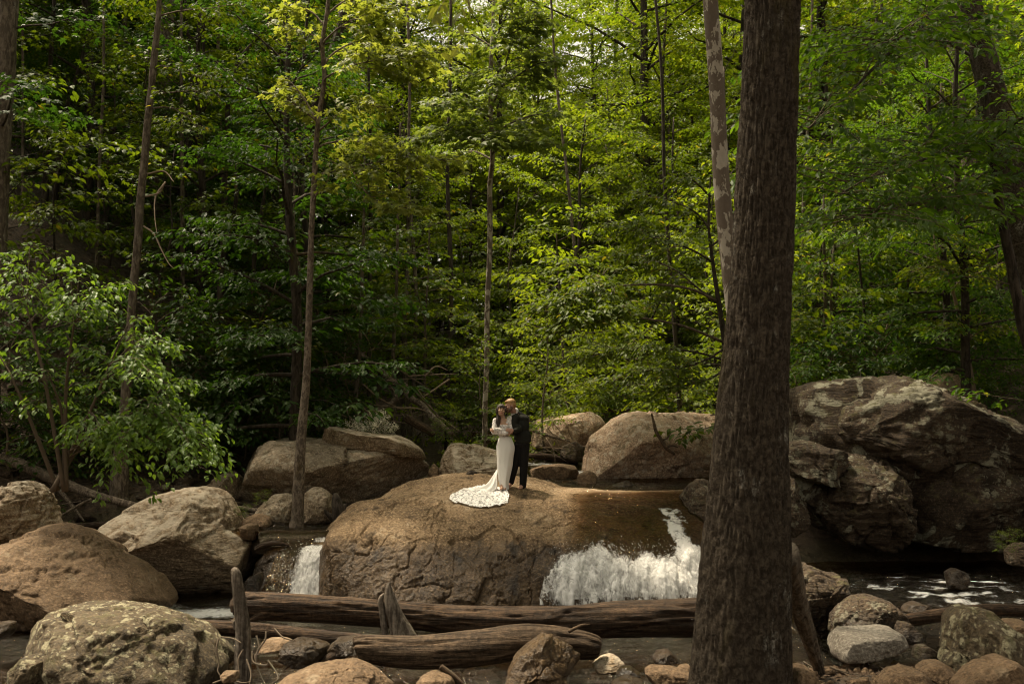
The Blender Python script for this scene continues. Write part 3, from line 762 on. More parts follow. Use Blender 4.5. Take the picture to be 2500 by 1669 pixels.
# the outcrop on the right: one mass broken into blocks
oc = bpy.data.objects.new('rock_outcrop', None); COL.objects.link(oc)
oc.location = (6.9, 18.6, 0.2)
tag(oc, 'massive dark cracked rock outcrop with pale lichen patches on the right', 'rock')
BL = [
 ([(740, 480), (748, 350), (790, 250), (850, 210), (960, 203), (1100, 190), (1200, 185), (1260, 168), (1330, 173), (1430, 198), (1600, 258), (1830, 368), (2000, 430), (2221, 508), (2500, 640), (2500, 950), (2100, 840), (1700, 720), (1400, 800), (1300, 720), (1150, 675), (1000, 605), (860, 530)], 19.4, 1.9, 2.2, 2.7, 0.25, [((-0.55, -0.75, 0.2), 0.80), ((-0.05, -0.9, -0.35), 0.72)]),
 ([(690, 660), (720, 612), (850, 598), (960, 638), (1065, 652), (1060, 740), (1000, 800), (975, 870), (900, 860), (705, 780)], 18.5, 1.1, 1.2, 3.2, 0.2, [((-0.3, -0.9, 0.2), 0.8), ((0, -0.5, 0.85), 0.8)]),
 ([(950, 1000), (968, 790), (1010, 722), (1080, 688), (1250, 700), (1420, 742), (1450, 900), (1450, 1190), (1340, 1290), (1050, 1190), (960, 1120)], 18.6, 1.5, 1.2, 3.0, 0.2, [((0.0, -0.55, 0.83), 0.80), ((-0.1, -0.75, -0.66), 0.66), ((0.55, -0.8, 0), 0.8)]),
 ([(1370, 900), (1480, 740), (1620, 660), (1800, 600), (2000, 650), (2500, 800), (2500, 1250), (1900, 1225), (1700, 1240), (1440, 1210), (1390, 1050)], 19.2, 1.7, 1.5, 2.9, 0.2, [((0.05, -0.72, -0.7), 0.66), ((0.3, -0.8, 0.5), 0.8)]),
 ([(700, 800), (960, 850), (1040, 1000), (1200, 1080), (1440, 1190), (1370, 1285), (1200, 1260), (1050, 1195), (900, 1130), (820, 1010), (760, 930)], 18.9, 1.3, 1.2, 3.0, 0.1, [((0.0, -0.6, -0.8), 0.55)]),
 ([(670, 840), (740, 820), (790, 925), (832, 1050), (815, 1150), (740, 1190), (660, 1160)], 17.9, 0.5, 0.6, 2.4, 0.1, []),
]
BL.append(([(760, 500), (790, 270), (1000, 215), (1300, 190), (1600, 275), (2000, 450), (2500, 660), (2500, 1240), (1900, 1215), (1450, 1200), (1300, 1260), (1050, 1170), (880, 1090), (780, 900), (720, 700)], 19.9, 1.75, 1.8, 2.8, 0.2, [((0, -0.75, -0.65), 0.72)]))
for k, (pl, d, f, b, n, sh, cuts) in enumerate(BL):
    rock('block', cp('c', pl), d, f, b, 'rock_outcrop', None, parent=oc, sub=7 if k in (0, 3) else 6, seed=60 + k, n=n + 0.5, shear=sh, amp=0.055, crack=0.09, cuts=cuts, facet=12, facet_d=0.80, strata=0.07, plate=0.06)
rock('boulder', cp('c', [(1460, 215), (1600, 175), (1740, 148), (1830, 190), (1850, 290), (1700, 330), (1500, 280)]), 24, 0.9, 0.9, 'rock_pink', 'tan boulder peeping over the dark outcrop top', sub=6, seed=70, n=2.8)
rock('boulder', cp('c', [(1880, 200), (2050, 150), (2230, 130), (2400, 150), (2400, 420), (2100, 400), (1900, 330)]), 27, 1.2, 1.2, 'rock_pink', 'sloping tan rock on the bank above the dark outcrop', sub=6, seed=71, n=2.8)
# right bank, near
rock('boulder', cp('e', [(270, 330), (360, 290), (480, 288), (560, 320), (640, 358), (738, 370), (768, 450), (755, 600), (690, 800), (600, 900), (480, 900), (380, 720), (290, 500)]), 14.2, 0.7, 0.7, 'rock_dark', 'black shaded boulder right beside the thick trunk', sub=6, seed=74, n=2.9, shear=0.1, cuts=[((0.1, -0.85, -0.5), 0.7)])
rock('boulder', cp('e', [(640, 880), (680, 745), (760, 660), (840, 600), (920, 563), (1050, 573), (1150, 610), (1230, 690), (1275, 780), (1265, 920), (1000, 940), (680, 950)]), 13.2, 0.7, 0.6, 'rock_dark', 'rounded olive-brown boulder with a hollowed face behind the pale slab', sub=6, seed=75, n=2.5, cuts=[((0.3, -0.9, -0.1), 0.72)])
rock('rock_slab', cp('e', [(662, 1020), (725, 902), (900, 884), (1100, 880), (1240, 868), (1280, 900), (1300, 975), (1180, 1030), (1080, 1060), (850, 1095), (675, 1085)]), 11.6, 0.45, 0.5, 'rock_pale_slab', 'pale grey angular slab lying on the brown bank', cat='rock', sub=6, seed=76, n=3.6, shear=0.9, amp=0.03, cuts=[((0.15, -0.75, -0.62), 0.55)])
rock('boulder', cp('e', [(1630, 1180), (1720, 960), (1768, 765), (1830, 700), (1950, 662), (2080, 678), (2200, 780), (2300, 862), (2360, 960), (2440, 1100), (2440, 1340), (1760, 1340)]), 10.6, 0.6, 0.6, 'rock_lichen', 'tall pointed boulder with round pale lichen spots at the right edge', sub=6, seed=77, n=2.6, shear=0.3, cuts=[((-0.7, -0.65, 0.2), 0.85)])
rock('boulder', cp('e', [(2190, 850), (2220, 800), (2300, 778), (2440, 790), (2440, 990), (2300, 960)]), 12.3, 0.4, 0.4, 'rock_tan', 'rounded brown stone behind the pointed boulder at the right edge', cat='stone', sub=5, seed=78)
rock('boulder', cp('e', [(1375, 1115), (1440, 1010), (1510, 1003), (1640, 1080), (1600, 1125), (1450, 1130)]), 11.0, 0.2, 0.25, 'rock_dark', 'small wedge-shaped stone between the pale slab and the pointed boulder', cat='stone', sub=5, seed=79, n=3)
rock('boulder', cp('e', [(1080, 1330), (1200, 1232), (1350, 1200), (1440, 1220), (1550, 1310), (1550, 1400), (1050, 1400)]), 9.6, 0.35, 0.35, 'rock_tan', 'low tan stone at the bottom edge below the pale slab', cat='stone', sub=6, seed=80)
rock('boulder', cp('e', [(1420, 1220), (1520, 1152), (1640, 1148), (1710, 1190), (1810, 1280), (1700, 1340), (1560, 1320)]), 9.9, 0.3, 0.3, 'rock_tan', 'mottled stone at the pointed boulder foot', cat='stone', sub=5, seed=81)
rock('boulder', cp('e', [(1780, 1360), (1900, 1240), (2000, 1170), (2220, 1108), (2349, 1180), (2440, 1290), (2440, 1430), (1760, 1430)]), 9.0, 0.35, 0.35, 'rock_tan', 'angular tan stone in the lower right corner', cat='stone', sub=6, seed=82, n=3.2, cuts=[((0.2, -0.9, -0.2), 0.75)])
rock('boulder', cp('e', [(270, 1400), (305, 1215), (400, 1188), (470, 1208), (545, 1320), (570, 1430), (300, 1430)]), 9.6, 0.3, 0.3, 'rock_tan', 'upright tan stone at the bottom edge right of the thick trunk', cat='stone', sub=5, seed=83, n=3)
rock('boulder', cp('e', [(2230, 180), (2260, 125), (2330, 92), (2440, 105), (2440, 300), (2240, 280)]), 17.0, 0.4, 0.4, 'rock_dark', 'brown stone in the rapids at the right edge', cat='stone', sub=5, seed=84)
rock('boulder', cp('e', [(1655, 440), (1690, 350), (1760, 315), (1830, 345), (1850, 420), (1800, 490), (1690, 500)]), 16.2, 0.3, 0.3, 'rock_wet', 'wet round stone with water breaking over it in the rapids', cat='stone', sub=5, seed=85)
rock('boulder', cp('e', [(1270, 700), (1330, 640), (1420, 615), (1500, 640), (1560, 690), (1450, 730)]), 14.0, 0.3, 0.3, 'rock_wet', 'pale stone just under water below the rapids', cat='stone', sub=5, seed=86)
rock('boulder', cp('e', [(1220, 860), (1260, 790), (1350, 800), (1420, 880), (1440, 960), (1300, 970)]), 12.4, 0.25, 0.25, 'rock_dark', 'small dark stone at the right end of the pale slab', cat='stone', sub=5, seed=87)
# middle foreground
rock('boulder', cp('f', [(240, 900), (300, 785), (360, 722), (430, 680), (520, 623), (620, 658), (740, 713), (775, 775), (780, 930), (660, 1020), (250, 1020)]), 10.7, 0.6, 0.6, 'rock_warm', 'angular golden-brown boulder in front of the near log', sub=6, seed=90, n=3.2, shear=0.3, cuts=[((0.5, -0.8, 0.3), 0.72), ((-0.5, -0.7, 0.5), 0.75), ((0.0, -0.8, -0.6), 0.8), ((0.75, -0.6, 0.35), 0.6), ((-0.2, -0.95, 0.25), 0.62)], facet=10, facet_d=0.72, crack=0.04, plate=0.07)
rock('boulder', cp('f', [(870, 800), (930, 752), (1000, 730), (1060, 750), (1110, 795), (1070, 850), (900, 850)]), 11.6, 0.25, 0.25, 'rock_pale', 'rounded pale yellowish stone at the end of the near log', cat='stone', sub=5, seed=91)
rock('boulder', cp('f', [(1230, 860), (1300, 825), (1440, 830), (1580, 858), (1610, 940), (1400, 960), (1250, 930)]), 11.0, 0.3, 0.3, 'rock_tan', 'flat reddish stone beside the thick trunk foot', cat='stone', sub=5, seed=92, n=3)
rock('boulder', cp('f', [(1300, 750), (1340, 710), (1420, 700), (1480, 730), (1500, 770), (1320, 780)]), 12.4, 0.25, 0.25, 'rock_wet', 'small wet stone in the shallows under the long log', cat='stone', sub=5, seed=93)
rock('boulder', cp('f', [(1330, 840), (1360, 810), (1420, 812), (1440, 850), (1380, 870)]), 11.6, 0.15, 0.15, 'rock_tan', 'little pale pebble behind the flat reddish stone', cat='stone', sub=4, seed=94)
rock('boulder', cp('f', [(1470, 840), (1500, 805), (1560, 800), (1600, 840), (1570, 870), (1490, 870)]), 11.7, 0.15, 0.15, 'rock_tan', 'little round stone touching the thick trunk', cat='stone', sub=4, seed=95)
rock('boulder', cp('f', [(990, 940), (1040, 905), (1150, 900), (1250, 930), (1280, 990), (1000, 990)]), 10.6, 0.3, 0.3, 'rock_wet', 'dark flat stone at the bottom edge left of the thick trunk', cat='stone', sub=5, seed=96)
rock('boulder', cp('f', [(1040, 870), (1080, 820), (1150, 820), (1230, 870), (1200, 910), (1080, 910)]), 11.0, 0.2, 0.2, 'rock_dark', 'dark stone right of the rounded pale stone', cat='stone', sub=5, seed=97)
rock('boulder', cp('g', [(500, 740), (560, 662), (640, 628), (760, 638), (870, 668), (890, 715), (800, 790), (600, 800)]), 11.9, 0.4, 0.4, 'rock_wet', 'flat grey stone in the shade behind the near log end', cat='stone', sub=6, seed=98)
rock('boulder', cp('g', [(370, 650), (440, 622), (560, 620), (620, 640), (560, 690), (390, 690)]), 12.4, 0.3, 0.3, 'rock_tan', 'thin flat stone beneath the long log near the dead post', cat='stone', sub=5, seed=99)
rock('boulder', cp('g', [(870, 680), (940, 622), (1060, 608), (1160, 620), (1120, 700), (900, 730)]), 12.0, 0.3, 0.3, 'rock_wet', 'dark mossy stone under the near log left end', cat='stone', sub=5, seed=100)
rock('boulder', cp('g', [(460, 990), (600, 882), (720, 840), (900, 818), (1050, 810), (1130, 830), (1240, 880), (1340, 970), (1300, 1050), (500, 1050)]), 10.2, 0.6, 0.6, 'rock_tan', 'broad low tan boulder rising at the bottom edge', sub=6, seed=101, n=2.4, shear=0.4)
rock('boulder', cp('g', [(1500, 940), (1560, 880), (1650, 865), (1760, 900), (1800, 960), (1600, 990)]), 10.3, 0.3, 0.3, 'rock_tan', 'small brown stone at the bottom edge under the near log', cat='stone', sub=5, seed=102)
rock('boulder', cp('g', [(110, 880), (140, 845), (220, 845), (240, 900), (160, 930)]), 10.9, 0.2, 0.2, 'rock_tan', 'small tan stone among the bare roots', cat='stone', sub=4, seed=103)
rock('boulder', cp('g', [(180, 500), (200, 465), (240, 455), (250, 500)]), 14.8, 0.15, 0.2, 'rock_warm', 'small stone in the foam behind the dead post', cat='stone', sub=4, seed=104)
# ------------------------------------------------------------------ leaves and trees
def _unit(a): return a / (np.linalg.norm(a, axis=-1, keepdims=True) + 1e-9)

LEAF = {
 # x along the blade, y across, z up; folded a little on the midrib
 'small': (np.array([(0, 0, 0), (0.45, 0.26, 0.05), (1, 0, -0.10), (0.45, -0.26, 0.05)]), [(0, 2, 1), (0, 3, 2)]),
 'oval': (np.array([(0, 0, 0), (0.28, 0.23, 0.05), (0.66, 0.21, 0.03), (1.0, 0, -0.14), (0.66, -0.21, 0.03), (0.28, -0.23, 0.05), (0.5, 0, 0.0)]),
          [(0, 6, 1), (1, 6, 2), (6, 3, 2), (0, 5, 6), (5, 4, 6), (6, 4, 3)]),
 'long': (np.array([(0, 0, 0), (0.3, 0.14, 0.03), (0.65, 0.13, 0.0), (1.0, 0, -0.22), (0.65, -0.13, 0.0), (0.3, -0.14, 0.03), (0.5, 0, 0.0)]),
          [(0, 6, 1), (1, 6, 2), (6, 3, 2), (0, 5, 6), (5, 4, 6), (6, 4, 3)]),
 'star': (np.array([(0, 0, 0), (0.05, 0.35, -0.04), (0.32, 0.22, 0.02), (0.62, 0.58, -0.10), (0.60, 0.17, 0.0), (1.05, 0, -0.14), (0.60, -0.17, 0.0), (0.62, -0.58, -0.10), (0.32, -0.22, 0.02), (0.05, -0.35, -0.04), (0.42, 0, 0.03)]),
          [(10, i + 1, i) for i in range(0, 9)] + [(10, 0, 9)]),
}

class Leaves:
    """collects leaves (origin, forward, up, size) and builds one mesh"""
    def __init__(self): self.o, self.f, self.u, self.s = [], [], [], []
    def add(self, o, f, u, s):
        self.o.append(o); self.f.append(f); self.u.append(u); self.s.append(s)
    def mesh(self, name, kind, seed, origin=(0, 0, 0)):
        rs = np.random.default_rng(seed)
        o = np.vstack(self.o) - np.asarray(origin); f = _unit(np.vstack(self.f)); u = np.vstack(self.u); s = np.concatenate(self.s)
        side = _unit(np.cross(u, f)); u = np.cross(f, side)
        T, F = LEAF[kind]
        v = o[:, None] + s[:, None, None] * (f[:, None] * T[None, :, 0:1] + side[:, None] * T[None, :, 1:2] + u[:, None] * T[None, :, 2:3])
        n, k = len(o), len(T)
        fa = (np.array(F)[None] + (np.arange(n) * k)[:, None, None]).reshape(-1, 3)
        r = np.repeat(rs.random(n), len(F))
        return mesh_np(name, v.reshape(-1, 3), None, fa, False, {'rnd': r})

def spray(L, path, rs, n, size, width=0.22, droop=0.35, start=0.1, flat=1.0, jit=0.05):
    """leaves along a twig path (K x 3), alternating to both sides in a roughly level plane"""
    s = np.sort(rs.uniform(start, 1.0, n))
    seg = s * (len(path) - 1)
    i = np.minimum(seg.astype(int), len(path) - 2)
    p = path[i] + (path[i + 1] - path[i]) * (seg - i)[:, None]
    t = _unit(path[i + 1] - path[i])
    side = _unit(np.cross(t, np.array((0, 0, 1.0)) + 0 * t))
    sg = np.where(np.arange(n) % 2, 1.0, -1.0)
    a = rs.normal(0.9, 0.35, n)
    f = t * np.cos(a)[:, None] + side * (np.sin(a) * sg)[:, None]
    off = np.abs(rs.normal(0, width, n)) * (1.15 - s)
    o = p + f * off[:, None] + rs.normal(0, jit, (n, 3)) * np.array((1, 1, 0.8))
    f[:, 2] -= np.abs(rs.normal(droop, 0.28, n))
    u = np.column_stack([rs.normal(0, 0.38, n), rs.normal(0, 0.38, n), np.full(n, flat)])
    L.add(o, f, u, size * rs.uniform(0.65, 1.2, n))

def arc(p0, az, el, length, rs, droop=0.25, k=6, wob=0.06):
    """a limb: starts at p0 in direction (az, el), bends down towards its end"""
    t = np.linspace(0, 1, k)
    d = np.array((math.cos(az) * math.cos(el), math.sin(az) * math.cos(el), math.sin(el)))
    p = p0 + d * (t * length)[:, None]
    p[:, 2] -= droop * length * t ** 2
    p += rs.normal(0, wob, (k, 3)) * (t * length * 0.5)[:, None]
    return p

def limb_with_sprays(B, L, p0, az, el, length, rs, leaf, dens, droop, r, subs=None, width=0.2, twigs=True, seg=5):
    path = arc(p0, az, el, length, rs, droop)
    B.tube(path, np.linspace(r, r * 0.25, len(path)), seg, 6, caps=False)
    path = catmull(path, 14)
    m = subs or max(4, int(length / 0.33))
    for j in range(m):
        s = 0.22 + 0.78 * (j + rs.random()) / m
        q = path[min(13, int(s * 13))]
        sg = 1 if j % 2 else -1
        a2 = az + sg * rs.uniform(0.5, 1.15)
        ln = length * rs.uniform(0.28, 0.5) * (1.2 - 0.75 * s)
        tw = arc(q, a2, el * 0.4 + rs.normal(0, 0.15), max(ln, 0.3), rs, droop * 0.8, 5)
        if twigs: B.tube(tw, np.linspace(r * 0.33, r * 0.1, 5), 3, 4, caps=False)
        spray(L, tw, rs, max(3, int(ln * dens)), leaf, width)
    spray(L, path[5:], rs, max(4, int(length * dens * 0.5)), leaf, width)

def make_tree(seed, H, r0, hb, spread, nl, leaf, dens, el=(0.05, 0.8), droop=0.22, prof='oval', bend=0.25, seg=10, width=0.2, twigs=True, top=0.2):
    """a whole tree in local coordinates: returns (wood MB, Leaves)"""
    rs = np.random.default_rng(seed)
    B, L = MB(), Leaves()
    k = 7
    z = np.linspace(-0.4, H, k)
    off = np.cumsum(rs.normal(0, bend, (k, 2)), axis=0) * 0.5
    off -= off[0] + (off[1] - off[0]) * 0.5
    tp = np.column_stack([off, z])
    rad = r0 * (1 - (1 - top) * np.linspace(0, 1, k)) * np.array([1.25] + [1] * (k - 1))
    B.tube(tp, rad, seg, 22)
    fine = catmull(np.column_stack([tp, rad]), 60)
    for i in range(nl):
        t = (i + rs.random()) / nl
        h = hb + (H - hb) * t
        q = fine[np.argmin(np.abs(fine[:, 2] - h))]
        if prof == 'oval': ln = spread * (0.35 + 0.75 * math.sin(math.pi * (0.18 + 0.70 * t)))
        elif prof == 'cone': ln = spread * (1.0 - 0.75 * t)
        else: ln = spread * (0.5 + 0.6 * t)
        ln *= rs.uniform(0.7, 1.2)
        e = el[0] + (el[1] - el[0]) * t + rs.normal(0, 0.1)
        limb_with_sprays(B, L, q[:3], i * 2.39996 + rs.normal(0, 0.3), e, ln, rs, leaf, dens, droop, max(0.008, q[3] * 0.45), width=width, twigs=twigs)
    return B, L

PROTO = {}
def proto(key, bark, leafmat, kind, **k):
    B, L = make_tree(**k)
    tm = B.mesh(key + '_trunk'); tm.materials.append(M[bark])
    lm = L.mesh(key + '_crown', kind, k['seed'] + 1); lm.materials.append(M[leafmat])
    PROTO[key] = (tm, lm)
    return len(lm.polygons)

def plant(key, x, y, z=None, rot=0.0, s=1.0, sz=None, lean=(0, 0), name='tree', label=None, cat='tree', group=None, leafmat=None, bark=None):
    """a copy of a prototype tree: an Empty at its foot, trunk and crown as parts"""
    if z is None: z = float(ground_h(x, y)) - 0.1
    o = bpy.data.objects.new(name, None); COL.objects.link(o)
    o.location = (x, y, z); o.rotation_euler = (lean[0], lean[1], rot); o.scale = (s, s, sz or s)
    tag(o, label, cat, group)
    tm, lm = PROTO[key]
    for nm, me, mt in (('trunk', tm, bark), ('crown', lm, leafmat)):
        c = bpy.data.objects.new(nm, me); COL.objects.link(c); c.parent = o
        if mt:
            c.material_slots[0].link = 'OBJECT'; c.material_slots[0].material = M[mt]
    return o

def px_path(k, pts, d):
    """photo pixels (x, y[, width]) at distance d (or d0, d1 running along the path) -> world points, radii"""
    d0, d1 = d if isinstance(d, tuple) else (d, d)
    out, rad = [], []
    for i, p in enumerate(pts):
        dd = d0 + (d1 - d0) * i / max(1, len(pts) - 1)
        q = cp(k, [p[:2]])[0]
        out.append(P(q[0], q[1], dd))
        if len(p) > 2: rad.append(p[2] / CROPS[k][2] * dd / FOC / 2)
    return np.array(out), np.array(rad)

def bark_disp(amp, fine=26.0, zs=1.6, seed=3, knots=0.0):
    def f(a, s, pos, r):
        q = np.column_stack([np.cos(a) * fine * 0.5 * r / r.mean(), np.sin(a) * fine * 0.5 * r / r.mean(), s * zs])
        n = fbm(q * 0.5, 3, seed, 0.5)
        fur = np.exp(-(n / 0.11) ** 2)
        n2 = fbm(q * np.array((1.6, 1.6, 1.2)), 2, seed + 31, 0.5)
        big = fbm(np.column_stack([np.cos(a), np.sin(a), s * 0.5]) * 1.2, 2, seed + 4)
        return amp * (0.35 - 1.3 * fur + 0.45 * n2) + r * 0.09 * big
    return f

def hero(name, label, k, pts, d, bark, seg=14, ring=70, disp=0.0, cat='tree', group=None, foot=True, fine=26.0, zs=1.6, extend=None):
    """a tree whose trunk follows the given photo pixels; returns (root, trunk points)"""
    w, r = px_path(k, pts, d)
    if extend is not None:      # carry the trunk on above the frame
        dirv = _unit(w[-1] - w[-2])
        dirv = _unit(dirv + np.array((0, 0, 0.6)))
        for q in (0.5, 1.0):
            w = np.vstack([w, w[-1 if q == 0.5 else -2] + dirv * extend * q]); r = np.append(r, r[-1] * (0.8 if q == .5 else 0.6))
    if foot:
        g = float(ground_h(w[0, 0], w[0, 1]))
        if w[0, 2] > g - 0.2:
            w = np.vstack([[w[0, 0] + (w[0, 0] - w[1, 0]) * 0.15, w[0, 1], min(g - 0.3, w[0, 2] - 0.3)], w]); r = np.append(r[0] * 1.25, r)
    root = bpy.data.objects.new(name, None); COL.objects.link(root)
    org = w[0].copy(); root.location = org
    tag(root, label, cat, group)
    v, q, t = tube(w, r, seg, ring, bark_disp(disp, fine, zs, hash(label) % 97 if False else len(label)) if disp else None)
    link('trunk', mesh_np('trunk', v - org, q, t), M[bark], root)
    return root, catmull(np.column_stack([w, r]), 100)

def branch(root, k, pts, d, bark, seg=7, ring=18, r=None, disp=0.0):
    w, rr = px_path(k, pts, d)
    if r is not None: rr = np.linspace(r[0], r[1], len(w))
    v, q, t = tube(w, rr, seg, ring, bark_disp(disp, 8, 1.5, 7) if disp else None)
    link('branch', mesh_np('branch', v - np.array(root.location), q, t), M[bark], root)
    return w

def leafy_branch(B, L, w, rs, leaf, dens, sub=0.35, droop=0.2, r=0.012, start=0.2, width=0.2, el=0.1, every=0.28):
    """hang side twigs with leaves along a branch that already has wood"""
    path = catmull(w, 40)
    ln = np.linalg.norm(np.diff(path, axis=0), axis=1).sum()
    m = max(3, int(ln / every))
    for j in range(m):
        s = start + (1 - start) * (j + rs.random()) / m
        i = min(38, int(s * 39))
        t = path[i + 1] - path[i]
        az = math.atan2(t[1], t[0]) + (1 if j % 2 else -1) * rs.uniform(0.4, 1.3)
        l2 = sub * ln * rs.uniform(0.5, 1.1) * (1.15 - 0.7 * s)
        tw = arc(path[i], az, el + rs.normal(0, 0.2), max(0.25, l2), rs, droop, 5)
        B.tube(tw, np.linspace(r, r * 0.3, 5), 3, 5, caps=False)
        spray(L, tw, rs, max(3, int(max(l2, 0.25) * dens)), leaf, width, droop=0.35)
    spray(L, path[20:], rs, int(ln * dens * 0.3) + 3, leaf, width)

def add_crown(root, B, L, bark, leafmat, kind, seed, name='crown'):
    org = np.array(root.location)
    if B.v: link('twigs', B.mesh('twigs', origin=org), M[bark], root, kind='stuff')
    return link(name, L.mesh(name, kind, seed, org), M[leafmat], root)

def shade_canopy(L, B, c, rad, rs, n, leaf, per=40):
    """a broad crown of sprays, out of view and set for its shade, around c (an ellipsoid of half axes rad)"""
    for i in range(n):
        u = _unit(rs.normal(size=3)); q = c + u * rad * rs.uniform(0.35, 1.0) ** 0.5
        az = math.atan2(u[1], u[0]) + rs.normal(0, 0.5)
        tw = arc(q, az, 0.1, rs.uniform(0.8, 1.6), rs, 0.25, 5)
        if B is not None: B.tube(tw, np.linspace(0.012, 0.004, 5), 3, 4, caps=False)
        spray(L, tw, rs, per, leaf, 0.32)

# prototypes
np_ = {}
np_['beech_a'] = proto('beech_a', 'bark_grey', 'leaf_mid', 'small', seed=101, H=15, r0=0.17, hb=1.6, spread=3.6, nl=34, leaf=0.165, dens=30, el=(0.05, 0.9), width=0.26, twigs=False)
np_['beech_b'] = proto('beech_b', 'bark_dark', 'leaf_bright', 'small', seed=131, H=13, r0=0.14, hb=1.2, spread=3.8, nl=32, leaf=0.17, dens=30, el=(0.0, 0.7), width=0.26, twigs=False, bend=0.4)
np_['tall_a'] = proto('tall_a', 'bark_dark', 'leaf_mid', 'small', seed=151, H=22, r0=0.26, hb=5.5, spread=4.8, nl=38, leaf=0.20, dens=22, el=(0.1, 0.9), width=0.34, twigs=False)
np_['sap_a'] = proto('sap_a', 'bark_grey', 'leaf_bright', 'oval', seed=171, H=6.5, r0=0.055, hb=0.9, spread=2.1, nl=22, leaf=0.135, dens=24, el=(0.05, 0.75), droop=0.25)
np_['sap_b'] = proto('sap_b', 'bark_grey', 'leaf_broad', 'oval', seed=191, H=5.0, r0=0.045, hb=0.6, spread=2.2, nl=19, leaf=0.165, dens=19, el=(0.0, 0.6), droop=0.22)
np_['maple_s'] = proto('maple_s', 'bark_grey', 'leaf_mid', 'star', seed=211, H=6.0, r0=0.05, hb=1.0, spread=2.2, nl=18, leaf=0.13, dens=17, el=(0.05, 0.7), droop=0.2)
np_['shrub'] = proto('shrub', 'twig', 'leaf_dark', 'small', seed=231, H=1.9, r0=0.03, hb=0.1, spread=1.35, nl=20, leaf=0.115, dens=34, el=(0.3, 0.9), droop=0.35, prof='oval', seg=5)
np_['shrub_b'] = proto('shrub_b', 'twig', 'leaf_mid', 'small', seed=251, H=1.4, r0=0.025, hb=0.08, spread=1.2, nl=18, leaf=0.10, dens=36, el=(0.4, 1.0), droop=0.4, prof='oval', seg=5)
print('proto tris', np_)
# ------------------------------------------------------------------ trees one can tell apart
# the thick trunk in front
root, tp = hero('oak_tree', 'thick furrowed tree trunk standing close in front of the waterfall', 'h',
    [(1690, 1720, 330), (1698, 1640, 268), (1702, 1568, 232), (1707, 1430, 216), (1711, 1300, 205), (1716, 1150, 185), (1722, 1000, 166), (1731, 850, 150), (1741, 700, 140), (1750, 550, 137), (1757, 400, 136), (1764, 240, 132), (1769, 100, 128), (1772, 0, 126), (1780, -250, 118), (1795, -600, 108)],
    9.5, 'bark_oak', seg=210, ring=430, disp=0.020, foot=False, fine=30.0, zs=6.0, extend=5.0)
oak = root
wr = np.array([P(*cp('h', [(1800, 1270)])[0], 9.75), P(*cp('h', [(1822, 1350)])[0], 10.2), P(*cp('h', [(1845, 1430)])[0], 10.6), P(*cp('h', [(1868, 1500)])[0], 10.9), P(*cp('h', [(1880, 1540)])[0], 11.1)])
v, q, t_ = tube(wr, [0.15, 0.11, 0.09, 0.07, 0.055], 40, 90, bark_disp(0.010, 12, 2, 8))
link('root', mesh_np('root', v - np.array(oak.location), q, t_), M['bark_grey'], oak)
rs = np.random.default_rng(5)
B, L = MB(), Leaves()
top = tp[-1, :3]
for i in range(10):
    limb_with_sprays(B, L, tp[70 + 3 * i, :3], i * 2.4, 0.35 + 0.04 * i, rs.uniform(4.5, 7.0), rs, 0.21, 16, 0.1, 0.09, width=0.4, twigs=False)
shade_canopy(L, None, np.array((1.4, 10.2, 15.5)), np.array((8.0, 5.5, 3.0)), rs, 520, 0.23, 26)  # unseen upper crown, shifted and widened to shade trunk and foreground
add_crown(oak, B, L, 'bark_oak', 'leaf_mid', 'small', 6)

B2, L2 = MB(), Leaves(); rs2 = np.random.default_rng(8)
for pts in ([(1118, -140), (1108, -40), (1098, 40), (1092, 115)], [(1112, -60), (1140, -10), (1150, 50)], [(1105, -20), (1080, 10), (1062, 40)]):
    w, _ = px_path('s', pts, (7.9, 7.6))
    B2.tube(w, np.linspace(0.006, 0.002, len(w)), 5, 14)
    spray(L2, catmull(w, 10), rs2, 7, 0.125, 0.05, droop=0.9, start=0.35)
link('hanging_twig', B2.mesh('hanging_twig', origin=np.array(oak.location)), M['twig'], oak, kind='stuff')
link('hanging_leaves', L2.mesh('hanging_leaves', 'oval', 9, np.array(oak.location)), M['leaf_maple'], oak)
root, tp = hero('sycamore_tree', 'slender pale trunk with flaking patchy bark beside the thick trunk', 'h',
    [(1738, 1470, 48), (1722, 1200, 44), (1704, 950, 41), (1690, 760, 39), (1676, 640, 38), (1664, 520, 38), (1656, 430, 38), (1650, 330, 37), (1645, 220, 36), (1637, 100, 36), (1630, 0, 35), (1626, -200, 32)], 12.6, 'sycamore', seg=40, ring=160, extend=4.0)
B, L = MB(), Leaves()
for i in range(7):
    limb_with_sprays(B, L, tp[74 + 3 * i, :3], i * 2.4 + 1, 0.6, rs.uniform(2.2, 3.6), rs, 0.2, 15, 0.1, 0.03, width=0.35, twigs=False)
shade_canopy(L, None, np.array((5.6, 14.2, 15.0)), np.array((4.2, 3.6, 2.4)), rs, 260, 0.23, 26)  # unseen crown mass added above the frame to shade the right side
add_crown(root, B, L, 'sycamore', 'leaf_syc', 'small', 7)

